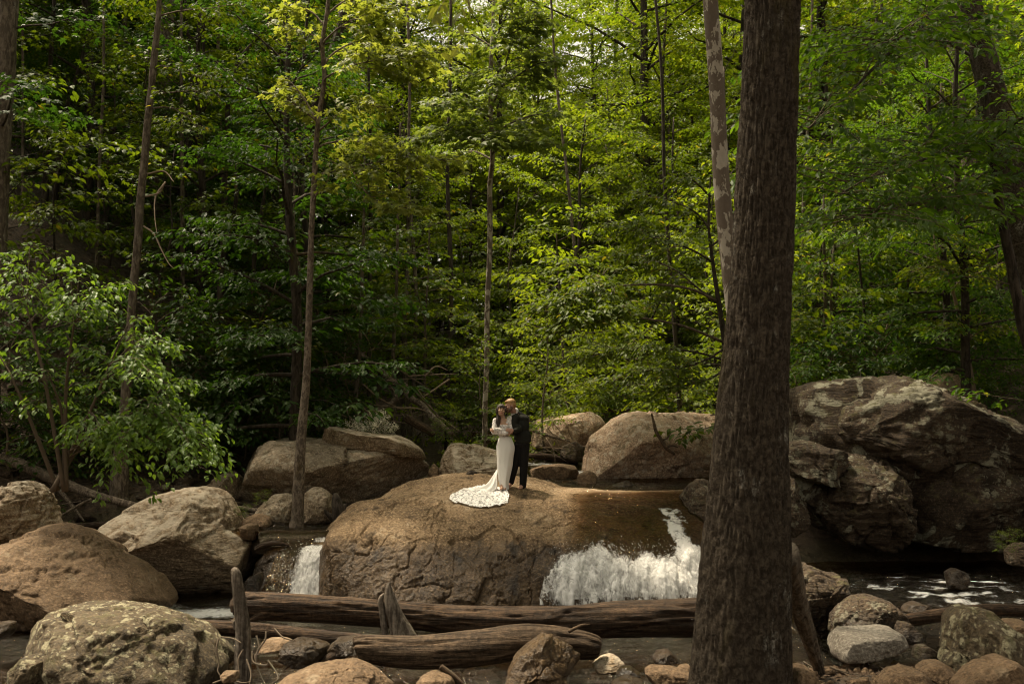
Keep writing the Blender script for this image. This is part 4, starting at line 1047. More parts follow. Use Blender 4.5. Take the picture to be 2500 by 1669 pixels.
root, tp = hero('leaning_tree', 'dark trunk leaning left along the right edge of the photo', 'h',
    [(2440, 960, 100), (2400, 780, 92), (2362, 620, 84), (2332, 480, 78), (2304, 340, 70), (2276, 210, 62), (2245, 90, 56), (2222, 0, 52), (2180, -180, 46)], 21.0, 'bark_oak', seg=60, ring=200, disp=0.02, fine=14, extend=5)
b_ = [([(2343, 38), (2281, 50), (2224, 84), (2147, 153), (2071, 230), (2013, 283), (1948, 333)], 20.6, (0.05, 0.012)),
      ([(2408, 367), (2358, 367), (2281, 383), (2205, 406), (2128, 432), (2040, 480)], 20.4, (0.05, 0.012)),
      ([(2366, 134), (2320, 107), (2262, 97), (2197, 95), (2120, 120)], 20.5, (0.035, 0.01)),
      ([(2396, 497), (2339, 490), (2224, 501), (2067, 536)], 20.0, (0.03, 0.01)),
      ([(2395, 360), (2440, 330), (2500, 285)], 20.6, (0.03, 0.015))]
B, L = MB(), Leaves()
rs = np.random.default_rng(11)
for pts, d, r in b_:
    w = branch(root, 's', pts, (d, d - 6.5), 'bark_dark', r=r)
    leafy_branch(B, L, w, rs, 0.17, 20, sub=0.38, start=0.1, width=0.26, every=0.2)
shade_canopy(L, None, np.array((2.8, 21.8, 16.6)), np.array((4.4, 3.6, 2.2)), rs, 330, 0.22, 26)  # crown mass out of view, put over the stream to shade the outcrop
add_crown(root, B, L, 'twig', 'leaf_broad', 'oval', 12)

root, tp = hero('forked_tree', 'thin dark trunk crossing the leaning tree at the right edge', 'h', [(2385, 930, 30), (2345, 740, 26), (2318, 600, 23), (2298, 500, 20), (2282, 400, 17), (2268, 300, 13), (2262, 200, 9)], 17.5, 'bark_dark', seg=16, disp=0.006)
B, L = MB(), Leaves()
for i in range(9): limb_with_sprays(B, L, tp[35 + 7 * i, :3], i * 2.4, 0.3, rs.uniform(0.9, 1.7), rs, 0.15, 18, 0.2, 0.012)
add_crown(root, B, L, 'twig', 'leaf_broad', 'oval', 14)

root, tp = hero('pale_sapling', 'pale forked sapling with rounded leaves above the dark outcrop', 's', [(2378, 965, 14), (2358, 850, 11), (2343, 785, 9), (2328, 716, 8), (2315, 678, 7), (2299, 647, 6), (2284, 609, 5), (2279, 560, 3)], 23.0, 'twig_pale', seg=10)
B, L = MB(), Leaves()
rs = np.random.default_rng(15)
for pts in ([(2317, 680), (2330, 660), (2343, 650), (2360, 620), (2372, 590)], [(2327, 705), (2353, 680), (2400, 662), (2450, 640)], [(2310, 668), (2290, 655), (2258, 652), (2220, 668)], [(2290, 620), (2300, 600), (2330, 570)], [(2350, 800), (2310, 790), (2260, 810)], [(2356, 830), (2410, 800), (2460, 800)]):
    w = branch(root, 's', pts, (23, 22.2), 'twig_pale', r=(0.024, 0.007), seg=6)
    leafy_branch(B, L, w, rs, 0.14, 34, sub=0.6, every=0.10, start=0.1)
add_crown(root, B, L, 'twig', 'leaf_bright', 'oval', 16)

# left side trunks
root, tp = hero('large_tree', 'large trunk cut by the left edge of the photo', 'h', [(-30, 900, 58), (-14, 620, 52), (-6, 460, 48), (4, 260, 46), (18, 40, 46), (24, -80, 44), (36, -300, 40)], 21.5, 'bark_grey', seg=50, ring=140, disp=0.014, fine=14, extend=5)
B, L = MB(), Leaves(); rs = np.random.default_rng(18)
for i in range(13): limb_with_sprays(B, L, tp[40 + 4 * i, :3], i * 2.4 - 1.0, 0.2, rs.uniform(2.4, 4.2), rs, 0.19, 16, 0.15, 0.03, width=0.3, twigs=False)
add_crown(root, B, L, 'bark_dark', 'leaf_dark', 'star', 19)
root, tp = hero('straight_tree', 'straight grey trunk rising behind the bright drooping bush', 's', [(293, 1136, 38), (300, 1050, 27), (306, 971, 23), (316, 850, 21), (323, 741, 20), (337, 588, 20), (342, 497, 19.5), (352, 400, 18.5), (360, 306, 18), (372, 190, 17), (380, 110, 15.5), (387, 40, 13), (392, -80, 10)], 21.0, 'bark_grey', seg=40, ring=160, disp=0.008, fine=12, extend=2.5)
B, L = MB(), Leaves(); rs = np.random.default_rng(21)
for pts, bk in (([(382, 165), (400, 161), (440, 175), (490, 188), (540, 200)], 'bark_grey'), ([(378, 228), (420, 226), (470, 222), (520, 232)], 'bark_grey'), ([(372, 265), (410, 262), (450, 280), (480, 310)], 'bark_grey'),
                ([(350, 552), (375, 570), (392, 605), (410, 640), (424, 655)], 'twig_pale'), ([(356, 480), (390, 470), (404, 445)], 'twig_pale'), ([(404, 445), (380, 480), (378, 530), (384, 575)], 'twig_pale'), ([(360, 425), (400, 418), (425, 445)], 'twig_pale')):
    w = branch(root, 's', pts, (21, 20.3), bk, r=(0.022, 0.007), seg=6)
    if bk == 'bark_grey': leafy_branch(B, L, w, rs, 0.12, 30, sub=0.45, every=0.18)
for i in range(9): limb_with_sprays(B, L, tp[74 + 3 * min(i, 8), :3], i * 2.4, 0.3, rs.uniform(1.2, 2.2), rs, 0.13, 30, 0.2, 0.02)
add_crown(root, B, L, 'twig', 'leaf_mid', 'oval', 22)
root, tp = hero('broad_tree', 'broad grey trunk behind the straight grey trunk', 's', [(370, 760, 36), (384, 560, 34), (395, 380, 33), (402, 200, 32), (408, 60, 31), (414, -60, 30)], 34, 'bark_grey', seg=40, ring=120, disp=0.02, fine=16, extend=6)
root, tp = hero('dark_leaning_tree', 'big dark trunk leaning right on the shaded slope', 's', [(600, 880, 56), (632, 760, 50), (652, 690, 47), (692, 560, 43), (735, 400, 38), (768, 290, 35), (800, 180, 33), (832, 75, 30), (856, -60, 27)], 30, 'bark_dark', seg=40, ring=140, disp=0.02, fine=16, extend=6)
for nm, lab, pts, d in (
    ('thin_dark_tree', 'thin dark trunk on the upper left slope, upright one of two', [(112, 400, 16), (114, 268, 13), (120, 190, 12), (126, 115, 11), (132, 0, 9)], 30),
    ('thin_dark_tree', 'thin dark trunk on the upper left slope, tilted one of two', [(140, 420, 13), (161, 275, 11), (180, 210, 10), (203, 134, 9), (225, 40, 7)], 31),
    ('thin_dark_tree', 'slim upright stem high between the grey trunks and the maple', [(490, 330, 10), (494, 214, 9), (496, 130, 8), (500, 57, 7), (502, -40, 6)], 30),
    ('thin_dark_tree', 'dark slanting limb high on the left slope', [(556, 260, 12), (572, 190, 11), (582, 150, 10), (615, 108, 9), (643, 73, 7), (660, 30, 5)], 29),
    ('thin_dark_tree', 'crooked dark stem low on the slope left of the big dark trunk', [(540, 640, 14), (555, 574, 12), (570, 520, 11), (578, 478, 10), (575, 420, 7), (590, 350, 5)], 26),
    ('thin_dark_tree', 'straight dark stem beside the big dark leaning trunk', [(620, 640, 11), (631, 574, 10), (640, 510, 9), (647, 459, 8), (650, 360, 6)], 27),
    ('thin_dark_tree', 'slim dark stem left of the white-flowered rhododendron hollow', [(905, 420, 9), (902, 300, 8), (900, 180, 7), (902, 60, 6)], 31)):
    root, tp = hero(nm, lab.replace('white-flowered rhododendron hollow', 'central sycamore, high in the foliage'), 's', pts, d, 'bark_dark', seg=12, ring=40, disp=0.006, group='thin dark stems in the wood')

rs = np.random.default_rng(25)
for x, d in ((62, 29), (232, 27), (452, 28), (545, 31), (672, 33), (1012, 31), (1092, 30), (1424, 33), (1650, 28), (1958, 31), (2118, 30), (2205, 33), (2440, 28)):
    lean = rs.normal(0, 40); w0 = rs.uniform(8, 13)
    pts = [(x - lean * t_ + rs.normal(0, 5), 960 - 1040 * t_, w0 * (1.15 - 0.5 * t_)) for t_ in (0, 0.25, 0.5, 0.75, 1.0)]
    hero('slim_tree', 'slim straight tree standing among the leaves of the wood', 's', pts, d, 'bark_grey' if x % 3 else 'bark_dark', seg=12, ring=50, disp=0.006, fine=8, group='slim trees in the wood')
# the slim maple in the middle left
root, tp = hero('slim_maple', 'slim maple with layered yellow-green leaves rising from the stream', 's',
    [(724, 1292, 36), (726, 1268, 31), (730, 1168, 27), (737, 1053, 23), (747, 938, 19), (752, 837, 17), (757, 678, 15), (760, 566, 14), (765, 480, 13.5), (773, 344, 12.5), (778, 287, 12), (792, 191, 11.5), (787, 107, 11), (800, 19, 10), (808, -100, 8)], 19.6, 'bark_maple', seg=36, ring=200, disp=0.006, fine=10, extend=1.5)
B, L = MB(), Leaves(); rs = np.random.default_rng(31)
for pts, dd in (([(789, 110), (800, 92), (850, 54), (930, 23), (1000, 5)], -0.5), ([(790, 200), (800, 187), (857, 161), (934, 145), (1014, 140), (1090, 118)], -0.9), ([(778, 320), (800, 302), (842, 268), (880, 255), (930, 262)], -1.0), ([(770, 430), (800, 421), (857, 409), (934, 394), (1014, 386), (1090, 392)], -1.0),
                ([(857, 409), (880, 450), (910, 485), (960, 501), (1014, 513)], -1.2), ([(772, 295), (727, 260), (689, 233), (660, 228)], -0.6), ([(770, 290), (745, 245), (722, 214), (700, 190)], 0.5), ([(786, 120), (760, 85), (715, 70), (675, 62)], -0.5), ([(790, 60), (760, 30), (720, 22), (690, 30)], 0.4),
                ([(775, 360), (800, 350), (850, 345), (900, 350), (960, 362)], 0.7), ([(795, 40), (830, 10), (880, -15), (950, -30)], 0.3), ([(790, 160), (815, 130), (860, 105), (900, 95), (960, 90)], 0.8), ([(763, 500), (775, 470), (800, 440), (806, 385)], -0.3)):
    w = branch(root, 's', pts, (19.6, 19.6 + dd), 'bark_maple', r=(0.024, 0.006), seg=6)
    leafy_branch(B, L, w, rs, 0.165, 26, sub=0.46, every=0.12, width=0.22, start=0.22)
add_crown(root, B, L, 'twig', 'leaf_maple', 'star', 32)

# the young sycamore in the centre
root, tp = hero('young_sycamore', 'young forked tree with grey-green leaves in the centre of the wood', 's',
    [(1184, 1010, 13), (1188, 900, 13), (1190, 745, 13), (1196, 600, 13), (1196, 459, 13), (1202, 383, 12), (1198, 268, 11), (1199, 153, 10), (1202, 84, 9), (1206, 0, 8), (1208, -80, 6)], 25.0, 'sycamore', seg=30, ring=140, extend=2)
B, L = MB(), Leaves(); rs = np.random.default_rng(41)
for pts, dd in (([(1203, 262), (1225, 191), (1246, 107), (1252, 0), (1256, -60)], -0.5), ([(1205, 118), (1226, 98), (1270, 70), (1320, 40)], -1), ([(1220, 214), (1262, 186), (1310, 157), (1360, 150)], -1.2), ([(1200, 115), (1170, 95), (1140, 80), (1110, 82)], 0.5),
                ([(1200, 290), (1160, 262), (1110, 250), (1060, 262)], -1.5), ([(1200, 375), (1240, 350), (1290, 345), (1340, 358)], -1.5), ([(1200, 330), (1150, 320), (1090, 322), (1030, 340)], -1.8), ([(1200, 330), (1250, 300), (1310, 280), (1360, 285)], 0.8), ([(1200, 390), (1160, 370), (1120, 372)], 1), ([(1200, 200), (1150, 180), (1100, 175)], -0.5), ([(1203, 360), (1180, 340), (1190, 350)], -2)):
    w = branch(root, 's', pts, (25, 25 + dd), 'bark_grey', r=(0.035, 0.008), seg=6)
    leafy_branch(B, L, w, rs, 0.18, 26, sub=0.5, every=0.10, width=0.32, start=0.08)
add_crown(root, B, L, 'twig', 'leaf_syc', 'star', 42)

# thin pole trunks in the middle distance
POLES = [('pole_tree', 'thin grey pole trunk rising behind the white-flowered shrub', [(861, 1045, 14), (866, 1000, 12), (874, 901, 11), (882, 773, 9.5), (885, 646, 8), (888, 550, 7), (890, 400, 5), (892, 300, 4)], 26.5, 'bark_grey', 'leaf_mid', (0.35, 0.75)),
         ('pole_tree', 'thin trunk crossing in front of the curved fallen limb', [(958, 1040, 12), (961, 1009, 10.5), (961, 837, 9.5), (968, 709, 8.5), (971, 550, 7), (976, 400, 5), (978, 300, 4)], 27.5, 'bark_grey', 'leaf_mid', (0.35, 0.75)),
         ('pole_tree', 'very thin sapling stem right of the curved fallen limb', [(1034, 1010, 6.5), (1036, 981, 6), (1038, 789, 5), (1046, 660, 4), (1048, 560, 3)], 28.5, 'bark_grey', 'leaf_mid', (0.4, 0.9)),
         ('pole_tree', 'left of two thin stems behind the dark outcrop', [(2012, 960, 13), (2014, 882, 11), (2015, 780, 10), (2014, 678, 9), (2010, 560, 6), (2012, 450, 4)], 27, 'bark_grey', 'leaf_dark', (0.3, 0.9)),
         ('pole_tree', 'right of two thin stems behind the dark outcrop', [(2016, 945, 11), (2028, 880, 9), (2032, 805, 8), (2029, 703, 7), (2040, 560, 5), (2046, 460, 3)], 26, 'bark_grey', 'leaf_dark', (0.3, 0.9)),
         ('pole_tree', 'short broad trunk seen between leaves behind the pale forked sapling', [(2306, 900, 24), (2304, 800, 21), (2303, 690, 19), (2300, 560, 17), (2298, 400, 14), (2300, 200, 10)], 34, 'bark_grey', 'leaf_mid', (0.5, 0.95)),
         ('pole_tree', 'shaded trunk behind the leaning tree near the top right', [(2400, 600, 36), (2380, 480, 34), (2352, 330, 31), (2338, 205, 29), (2325, 100, 27), (2318, -40, 25)], 30, 'bark_grey', None, None)]
for nm, lab, pts, d, bk, lf, rng_ in POLES:
    root, tp = hero(nm, lab, 's', pts, d, bk, seg=16, ring=70, disp=0.005, fine=9)
    if lf:
        B, L = MB(), Leaves(); rs = np.random.default_rng(len(lab) + 50)
        for i in range(13):
            j = int(100 * (rng_[0] + (rng_[1] - rng_[0]) * (i + rs.random()) / 13))
            limb_with_sprays(B, L, tp[min(j, 98), :3], i * 2.4, 0.25, rs.uniform(0.9, 1.9), rs, 0.145, 18, 0.2, 0.012, width=0.22)
        add_crown(root, B, L, 'twig', lf, 'star' if lf == 'leaf_mid' else 'oval', 60 + len(lab))
root, tp = hero('crooked_snag', 'crooked bare dead stem left of the slim maple', 's', [(684, 930, 10), (706, 847, 9), (729, 773, 8.5), (733, 678, 8), (722, 598, 7), (717, 550, 6.5), (719, 460, 5), (716, 383, 3.5)], 25.5, 'bark_maple', seg=12, ring=60, disp=0.005, fine=8)
branch(root, 's', [(719, 590), (708, 570), (706, 556)], 25.5, 'bark_maple', r=(0.014, 0.006), seg=6)
branch(root, 's', [(717, 500), (728, 470), (730, 440)], 25.5, 'bark_maple', r=(0.012, 0.005), seg=6)

# the sapling whose branches arch out to the left of the thick trunk
root, tp = hero('arching_sapling', 'leafy sapling arching from behind the thick trunk towards the couple', 's', [(1790, 1130, 22), (1780, 960, 18), (1770, 840, 15), (1755, 740, 12), (1740, 640, 9), (1730, 540, 6), (1735, 430, 4)], 21.5, 'bark_dark', seg=16, disp=0.004)
B, L = MB(), Leaves(); rs = np.random.default_rng(71)
for pts, dd in (([(1768, 836), (1720, 815), (1660, 793), (1590, 780), (1522, 771), (1440, 776), (1380, 800)], -1.5), ([(1750, 735), (1700, 710), (1640, 697), (1560, 695), (1490, 702), (1400, 730), (1330, 770)], -1.0), ([(1750, 740), (1700, 700), (1650, 660), (1580, 630), (1500, 620)], 1.0), ([(1740, 640), (1690, 610), (1630, 590), (1560, 560), (1480, 548)], -1),
                ([(1770, 850), (1720, 880), (1650, 900), (1580, 905), (1500, 930)], -1.2), ([(1775, 900), (1720, 930), (1650, 945), (1590, 960)], -0.6), ([(1590, 780), (1610, 740), (1625, 712)], -1.2), ([(1770, 880), (1700, 860), (1600, 850), (1480, 860), (1400, 880)], 0.8), ([(1733, 560), (1700, 520), (1640, 490), (1560, 470)], 0.5), ([(1738, 600), (1790, 560), (1850, 540), (1900, 560)], 0.5), ([(1735, 480), (1690, 440), (1640, 430)], -0.5)):
    bare = len(pts) == 7
    w = branch(root, 's', pts, (21.5, (20.2 if bare else 21.5) + dd), 'bark_maple' if bare else 'bark_dark', r=(0.034, 0.010) if bare else (0.026, 0.007), seg=7)
    leafy_branch(B, L, w, rs, 0.15, 34, sub=0.30 if bare else 0.36, every=0.10, width=0.26, start=0.62 if bare else 0.25)
add_crown(root, B, L, 'twig', 'leaf_mid', 'oval', 72)

# the bright drooping bush on the left bank
bx = P(*cp('h', [(130, 1075)])[0], 17.8)
bush = bpy.data.objects.new('bush', None); COL.objects.link(bush); bush.location = bx
tag(bush, 'large bright green bush with drooping leafy branches on the left bank', 'bush')
B, L = MB(), Leaves(); rs = np.random.default_rng(81)
tips = [(70, 560), (150, 575), (190, 610), (30, 620), (110, 650), (300, 650), (240, 665), (170, 690), (60, 700), (330, 720), (390, 790), (240, 720), (310, 760), (60, 780), (140, 760), (200, 800), (410, 810), (280, 840), (100, 850), (30, 860), (440, 870), (380, 880), (250, 900), (330, 920), (360, 960), (180, 880), (130, 930), (60, 930), (490, 1065), (440, 1020), (400, 990), (460, 1075), (300, 990), (410, 1060), (230, 980), (-20, 700), (-40, 800), (-20, 580), (350, 860), (420, 940), (200, 1010), (480, 1040), (300, 1040)]
stems = []
for sx, sy in ((60, 700), (170, 740), (250, 840), (20, 850), (320, 960), (120, 880)):
    e = P(*cp('h', [(sx, sy)])[0], 17.6 + rs.uniform(-0.5, 0.6))
    m = (bx + e) / 2 + rs.normal(0, 0.15, 3)
    B.tube([bx + rs.normal(0, 0.12, 3) * np.array((1, 1, 0)) - np.array((0, 0, 0.4)), m, e], [0.045, 0.03, 0.015], 8, 14)
    stems.append(np.array([bx, m, e]))
for i, (x, y) in enumerate(tips):
    e = P(*cp('h', [(x, y)])[0], 17.3 + rs.uniform(-0.9, 0.7))
    best = min((st[k] * (1 - f) + st[k + 1] * f for st in stems for k in (0, 1) for f in (0.3, 0.7, 1.0)), key=lambda q: np.linalg.norm(q - e) + (0.8 if q[2] > e[2] + 0.1 else 0))
    m = best * 0.45 + e * 0.55 + np.array((0, 0, 0.22 * np.linalg.norm(e - best)))
    pth = catmull(np.array([best, m, e]), 12)
    B.tube(pth, np.linspace(0.016, 0.005, 12), 4, 12, caps=False)
    leafy_branch(B, L, pth[2:], rs, 0.135, 28, sub=0.55, droop=0.4, every=0.10, width=0.14, el=0.0, r=0.005, start=0.0)
link('stems', B.mesh('stems', origin=bx), M['twig'], bush)
link('crown', L.mesh('crown', 'oval', 82, bx), M['leaf_bush'], bush)
# ------------------------------------------------------------------ the wood around
rs = np.random.default_rng(501)
placed = []
def scatter(n, xr, yr, mind, test=None):
    out = []
    for _ in range(n * 60):
        if len(out) >= n: break
        x, y = rs.uniform(*xr), rs.uniform(*yr)
        if test and not test(x, y): continue
        if any((x - a) ** 2 + (y - b) ** 2 < mind ** 2 for a, b in placed): continue
        placed.append((x, y)); out.append((x, y))
    return out
KIND = {'beech_a': ('slender_tree', 'slender small-leaved tree', 'slender trees'), 'beech_b': ('spreading_tree', 'wide-spreading layered tree', 'spreading trees'), 'sap_a': ('leafy_sapling', 'upright sapling with pointed oval leaves', 'upright saplings'),
        'sap_b': ('broadleaf_sapling', 'low broad-leaved sapling', 'broad-leaved saplings'), 'maple_s': ('young_maple', 'young maple with star-shaped leaves', 'young maples')}
def sight(x, y): return abs(x) < 0.56 * y + 1.0          # within the view

# left slope: shaded trees
for i, (x, y) in enumerate(scatter(32, (-20, -4.5), (23, 38), 1.6, lambda x, y: sight(x, y) and x < -4.2 - 0.12 * (y - 23))):
    k = ('beech_a', 'sap_a', 'beech_b', 'maple_s', 'sap_b')[i % 5]
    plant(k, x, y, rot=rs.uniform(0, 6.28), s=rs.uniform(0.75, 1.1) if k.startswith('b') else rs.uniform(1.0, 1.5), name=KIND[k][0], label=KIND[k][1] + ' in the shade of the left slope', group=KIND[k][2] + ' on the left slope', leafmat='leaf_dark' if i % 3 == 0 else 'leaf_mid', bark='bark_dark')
# middle: behind the couple, up the valley
for i, (x, y) in enumerate(scatter(20, (-5.5, 9), (29, 44), 1.9, lambda x, y: sight(x, y))):
    k = ('maple_s', 'beech_b', 'sap_a', 'beech_a', 'sap_b')[i % 5]
    plant(k, x, y, rot=rs.uniform(0, 6.28), s=rs.uniform(0.7, 1.0) if k.startswith('b') else rs.uniform(1.0, 1.5), name=KIND[k][0], label=KIND[k][1] + ' up the valley behind the couple', group=KIND[k][2] + ' up the valley', leafmat=('leaf_mid', 'leaf_bright')[i % 2])
# right bank
for i, (x, y) in enumerate(scatter(24, (5.5, 19), (22.5, 38), 1.8, lambda x, y: sight(x, y) and x > 5.5 + 0.0 * y)):
    k = ('sap_b', 'beech_b', 'sap_a', 'beech_a', 'sap_b', 'maple_s')[i % 6]
    plant(k, x, y, rot=rs.uniform(0, 6.28), s=rs.uniform(0.7, 1.05) if k.startswith('b') else rs.uniform(0.95, 1.4), name=KIND[k][0], label=KIND[k][1] + ' on the bank behind the dark outcrop', group=KIND[k][2] + ' on the right bank', leafmat=('leaf_broad', 'leaf_mid', 'leaf_bright')[i % 3], bark='bark_dark')

plant('maple_s', -0.75, 23.9, rot=1.0, s=0.62, name='small_maple', label='small maple sapling just behind the pale-topped block boulder', leafmat='leaf_mid')
plant('sap_a', 0.9, 26.3, rot=2.0, s=0.75, name='small_sapling', label='leafy sapling close behind the man', leafmat='leaf_bright')
# shrubs on the banks
SHR = [(430, 1010, 23.5, 1.5), (520, 960, 24.5, 1.7), (600, 900, 25.5, 1.6), (650, 980, 24.2, 1.3), (560, 1030, 24.4, 1.1), (480, 900, 26, 1.6), (700, 930, 26, 1.3), (760, 900, 27, 1.4), (390, 930, 24, 1.5), (740, 985, 25.4, 1.0), (350, 1040, 22.8, 1.0), (640, 820, 28, 1.6),
       (30, 1000, 21, 1.4), (120, 1010, 21.5, 1.3), (200, 1015, 22, 1.2), (60, 1060, 22.0, 0.9), (220, 960, 24, 1.4), (150, 1062, 22.3, 0.8), (250, 1078, 22.4, 0.8), (330, 1085, 22.4, 0.7), (400, 1075, 23, 0.8), (450, 1050, 24, 0.9), (20, 1040, 19.4, 0.8), (100, 1050, 19.2, 0.7), (-30, 960, 21, 1.4), (300, 900, 24.5, 1.4)]
for i, (x, y, d, s) in enumerate(SHR):
    q = P(*cp('h', [(x, y)])[0], d)
    plant(('shrub', 'shrub_b')[i % 2], q[0], d, z=min(q[2], float(ground_h(q[0], d))) - 0.15 if y > 990 else q[2] - 0.6, rot=rs.uniform(0, 6.28), s=s * 1.05, name='shrub', label=('dark leafy shrub on the shaded left bank behind the long grey boulder' if x > 300 else 'dark leafy shrub around the bright drooping bush'), cat='shrub', group='shrubs behind the long grey boulder' if x > 300 else 'shrubs around the bright bush', leafmat=('leaf_dark', 'leaf_mid')[i % 4 == 1])
SHR = [(1090, 900, 29.5, 1.1), (1250, 930, 28, 1.3), (1310, 900, 29, 1.4), (1380, 890, 29.5, 1.5), (1480, 900, 29, 1.3), (1560, 890, 28, 1.2), (1180, 880, 29.5, 1.3), (1440, 860, 31, 1.6), (1600, 850, 29, 1.5), (1040, 1010, 25, 0.5)]
for i, (x, y, d, s) in enumerate(SHR):
    q = P(*cp('h', [(x, y)])[0], d)
    plant(('shrub_b', 'shrub')[i % 2], q[0], d, rot=rs.uniform(0, 6.28), s=s * 1.1, name='shrub', label='green shrub in the hollow behind the couple', cat='shrub', group='shrubs behind the couple', leafmat=('leaf_mid', 'leaf_bright')[i % 2])
SHR = [(1870, 860, 25, 1.3), (1930, 850, 26, 1.5), (2020, 840, 25, 1.4), (2120, 830, 25, 1.4), (2230, 830, 24, 1.2), (2320, 860, 23, 1.0), (2080, 790, 28, 1.8), (2200, 780, 28, 1.8), (1900, 780, 29, 1.8), (2330, 780, 26, 1.5), (1850, 900, 23.5, 0.9), (2290, 890, 22.5, 0.8)]
for i, (x, y, d, s) in enumerate(SHR):
    q = P(*cp('h', [(x, y)])[0], d)
    plant(('shrub', 'shrub_b')[i % 2], q[0], d, z=max(float(ground_h(q[0], d)) - 0.1, q[2] - 1.2 * s), rot=rs.uniform(0, 6.28), s=s, name='shrub', label='leafy shrub on the bank above the dark outcrop', cat='shrub', group='shrubs above the outcrop', leafmat=('leaf_dark', 'leaf_broad')[i % 2])

# the far wood: one mass, trees set out by geometry nodes on a scatter of points
def wood(name, label, pts, keys, leafmats, seed, sc=(0.8, 1.25)):
    rs = np.random.default_rng(seed)
    src = bpy.data.collections.new(name + '_kinds')
    for j, k in enumerate(keys):
        tm, lm = PROTO[k]
        bm = bmesh.new(); bm.from_mesh(tm); n0 = len(bm.faces); bm.from_mesh(lm)
        me = bpy.data.meshes.new(name + '_kind'); bm.to_mesh(me); bm.free()
        me.materials.append(tm.materials[0]); me.materials.append(M[leafmats[j]])
        mi = np.zeros(len(me.polygons), dtype=np.int32); mi[n0:] = 1
        me.polygons.foreach_set('material_index', mi)
        o = bpy.data.objects.new('%s_kind_%d' % (name, j), me); src.objects.link(o)
    p = np.array([(x, y, float(ground_h(x, y)) - 0.3) for x, y in pts])
    me = bpy.data.meshes.new(name); me.from_pydata(p.tolist(), [], [])
    for nm, typ, val in (('rz', 'FLOAT', rs.uniform(0, 6.28, len(p))), ('sc', 'FLOAT', rs.uniform(sc[0], sc[1], len(p))), ('kd', 'INT', rs.integers(0, len(keys), len(p)))):
        a = me.attributes.new(nm, typ, 'POINT'); a.data.foreach_set('value', val)
    o = link(name, me, None, kind='stuff', label=label, cat='forest')
    ng = bpy.data.node_groups.new(name, 'GeometryNodeTree')
    ng.interface.new_socket('Geometry', in_out='INPUT', socket_type='NodeSocketGeometry')
    ng.interface.new_socket('Geometry', in_out='OUTPUT', socket_type='NodeSocketGeometry')
    N = ng.nodes; gi, go = N.new('NodeGroupInput'), N.new('NodeGroupOutput')
    iop = N.new('GeometryNodeInstanceOnPoints'); ci = N.new('GeometryNodeCollectionInfo')
    ci.inputs['Collection'].default_value = src; ci.inputs['Separate Children'].default_value = True; ci.inputs['Reset Children'].default_value = True
    def attr(nm, typ):
        a = N.new('GeometryNodeInputNamedAttribute'); a.data_type = typ; a.inputs['Name'].default_value = nm; return a.outputs[0]
    cx = N.new('ShaderNodeCombineXYZ')
    lk = ng.links.new
    lk(attr('rz', 'FLOAT'), cx.inputs['Z']); lk(cx.outputs[0], iop.inputs['Rotation']); lk(attr('sc', 'FLOAT'), iop.inputs['Scale'])
    lk(attr('kd', 'INT'), iop.inputs['Instance Index']); iop.inputs['Pick Instance'].default_value = True
    lk(gi.outputs[0], iop.inputs['Points']); lk(ci.outputs[0], iop.inputs['Instance']); lk(iop.outputs[0], go.inputs[0])
    md = o.modifiers.new('wood', 'NODES'); md.node_group = ng
    return o
placed_far = placed
center = scatter(20, (-4, 14), (42, 66), 2.2, lambda x, y: sight(x, y))
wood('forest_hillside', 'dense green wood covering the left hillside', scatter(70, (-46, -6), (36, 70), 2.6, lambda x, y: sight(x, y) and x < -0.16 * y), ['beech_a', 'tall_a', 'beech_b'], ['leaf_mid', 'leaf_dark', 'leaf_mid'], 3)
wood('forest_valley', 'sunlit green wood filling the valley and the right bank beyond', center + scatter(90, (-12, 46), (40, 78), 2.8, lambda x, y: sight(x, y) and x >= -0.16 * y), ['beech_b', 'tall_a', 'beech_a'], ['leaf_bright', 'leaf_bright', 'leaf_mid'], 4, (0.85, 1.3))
# ------------------------------------------------------------------ water
def water_mat():
    t = NT('stream_water')
    v = t.coords(rand=False)
    at = t.n('Attribute', _attribute_name='foam')
    n1 = t.noise(v, 5.0, 5, 0.65, 0.8); n2 = t.noise(v, 22, 3, 0.6)
    nb = t.bump(t.math('ADD', n1, t.math('MULTIPLY', n2, 0.35)), 1.0, 0.12)
    fr = t.n('Fresnel', IOR=1.33, Normal=nb)
    tr = t.n('BsdfTransparent', Color=(0.42, 0.29, 0.145))
    gl = t.n('BsdfGlossy', Color=(0.95, 0.86, 0.72), Roughness=0.08, Normal=nb)
    mx = t.n('MixShader', Fac=t.math('MINIMUM', t.math('MULTIPLY', fr, 1.5), 0.9)); t.set(mx.inputs[1], tr); t.set(mx.inputs[2], gl)
    fo = t.n('BsdfPrincipled', Base__Color=(0.80, 0.79, 0.76), Roughness=0.5, Normal=nb)
    fn = t.math('ADD', t.math('MULTIPLY', n1, 0.7), t.math('MULTIPLY', n2, 0.3))
    f = at.outputs['Fac']
    m = t.rng(t.math('ADD', fn, t.math('MULTIPLY', f, 0.62)), 0.68, 1.08)
    m2 = t.n('MixShader', Fac=m); t.set(m2.inputs[1], mx); t.set(m2.inputs[2], fo)
    return t.done(m2)
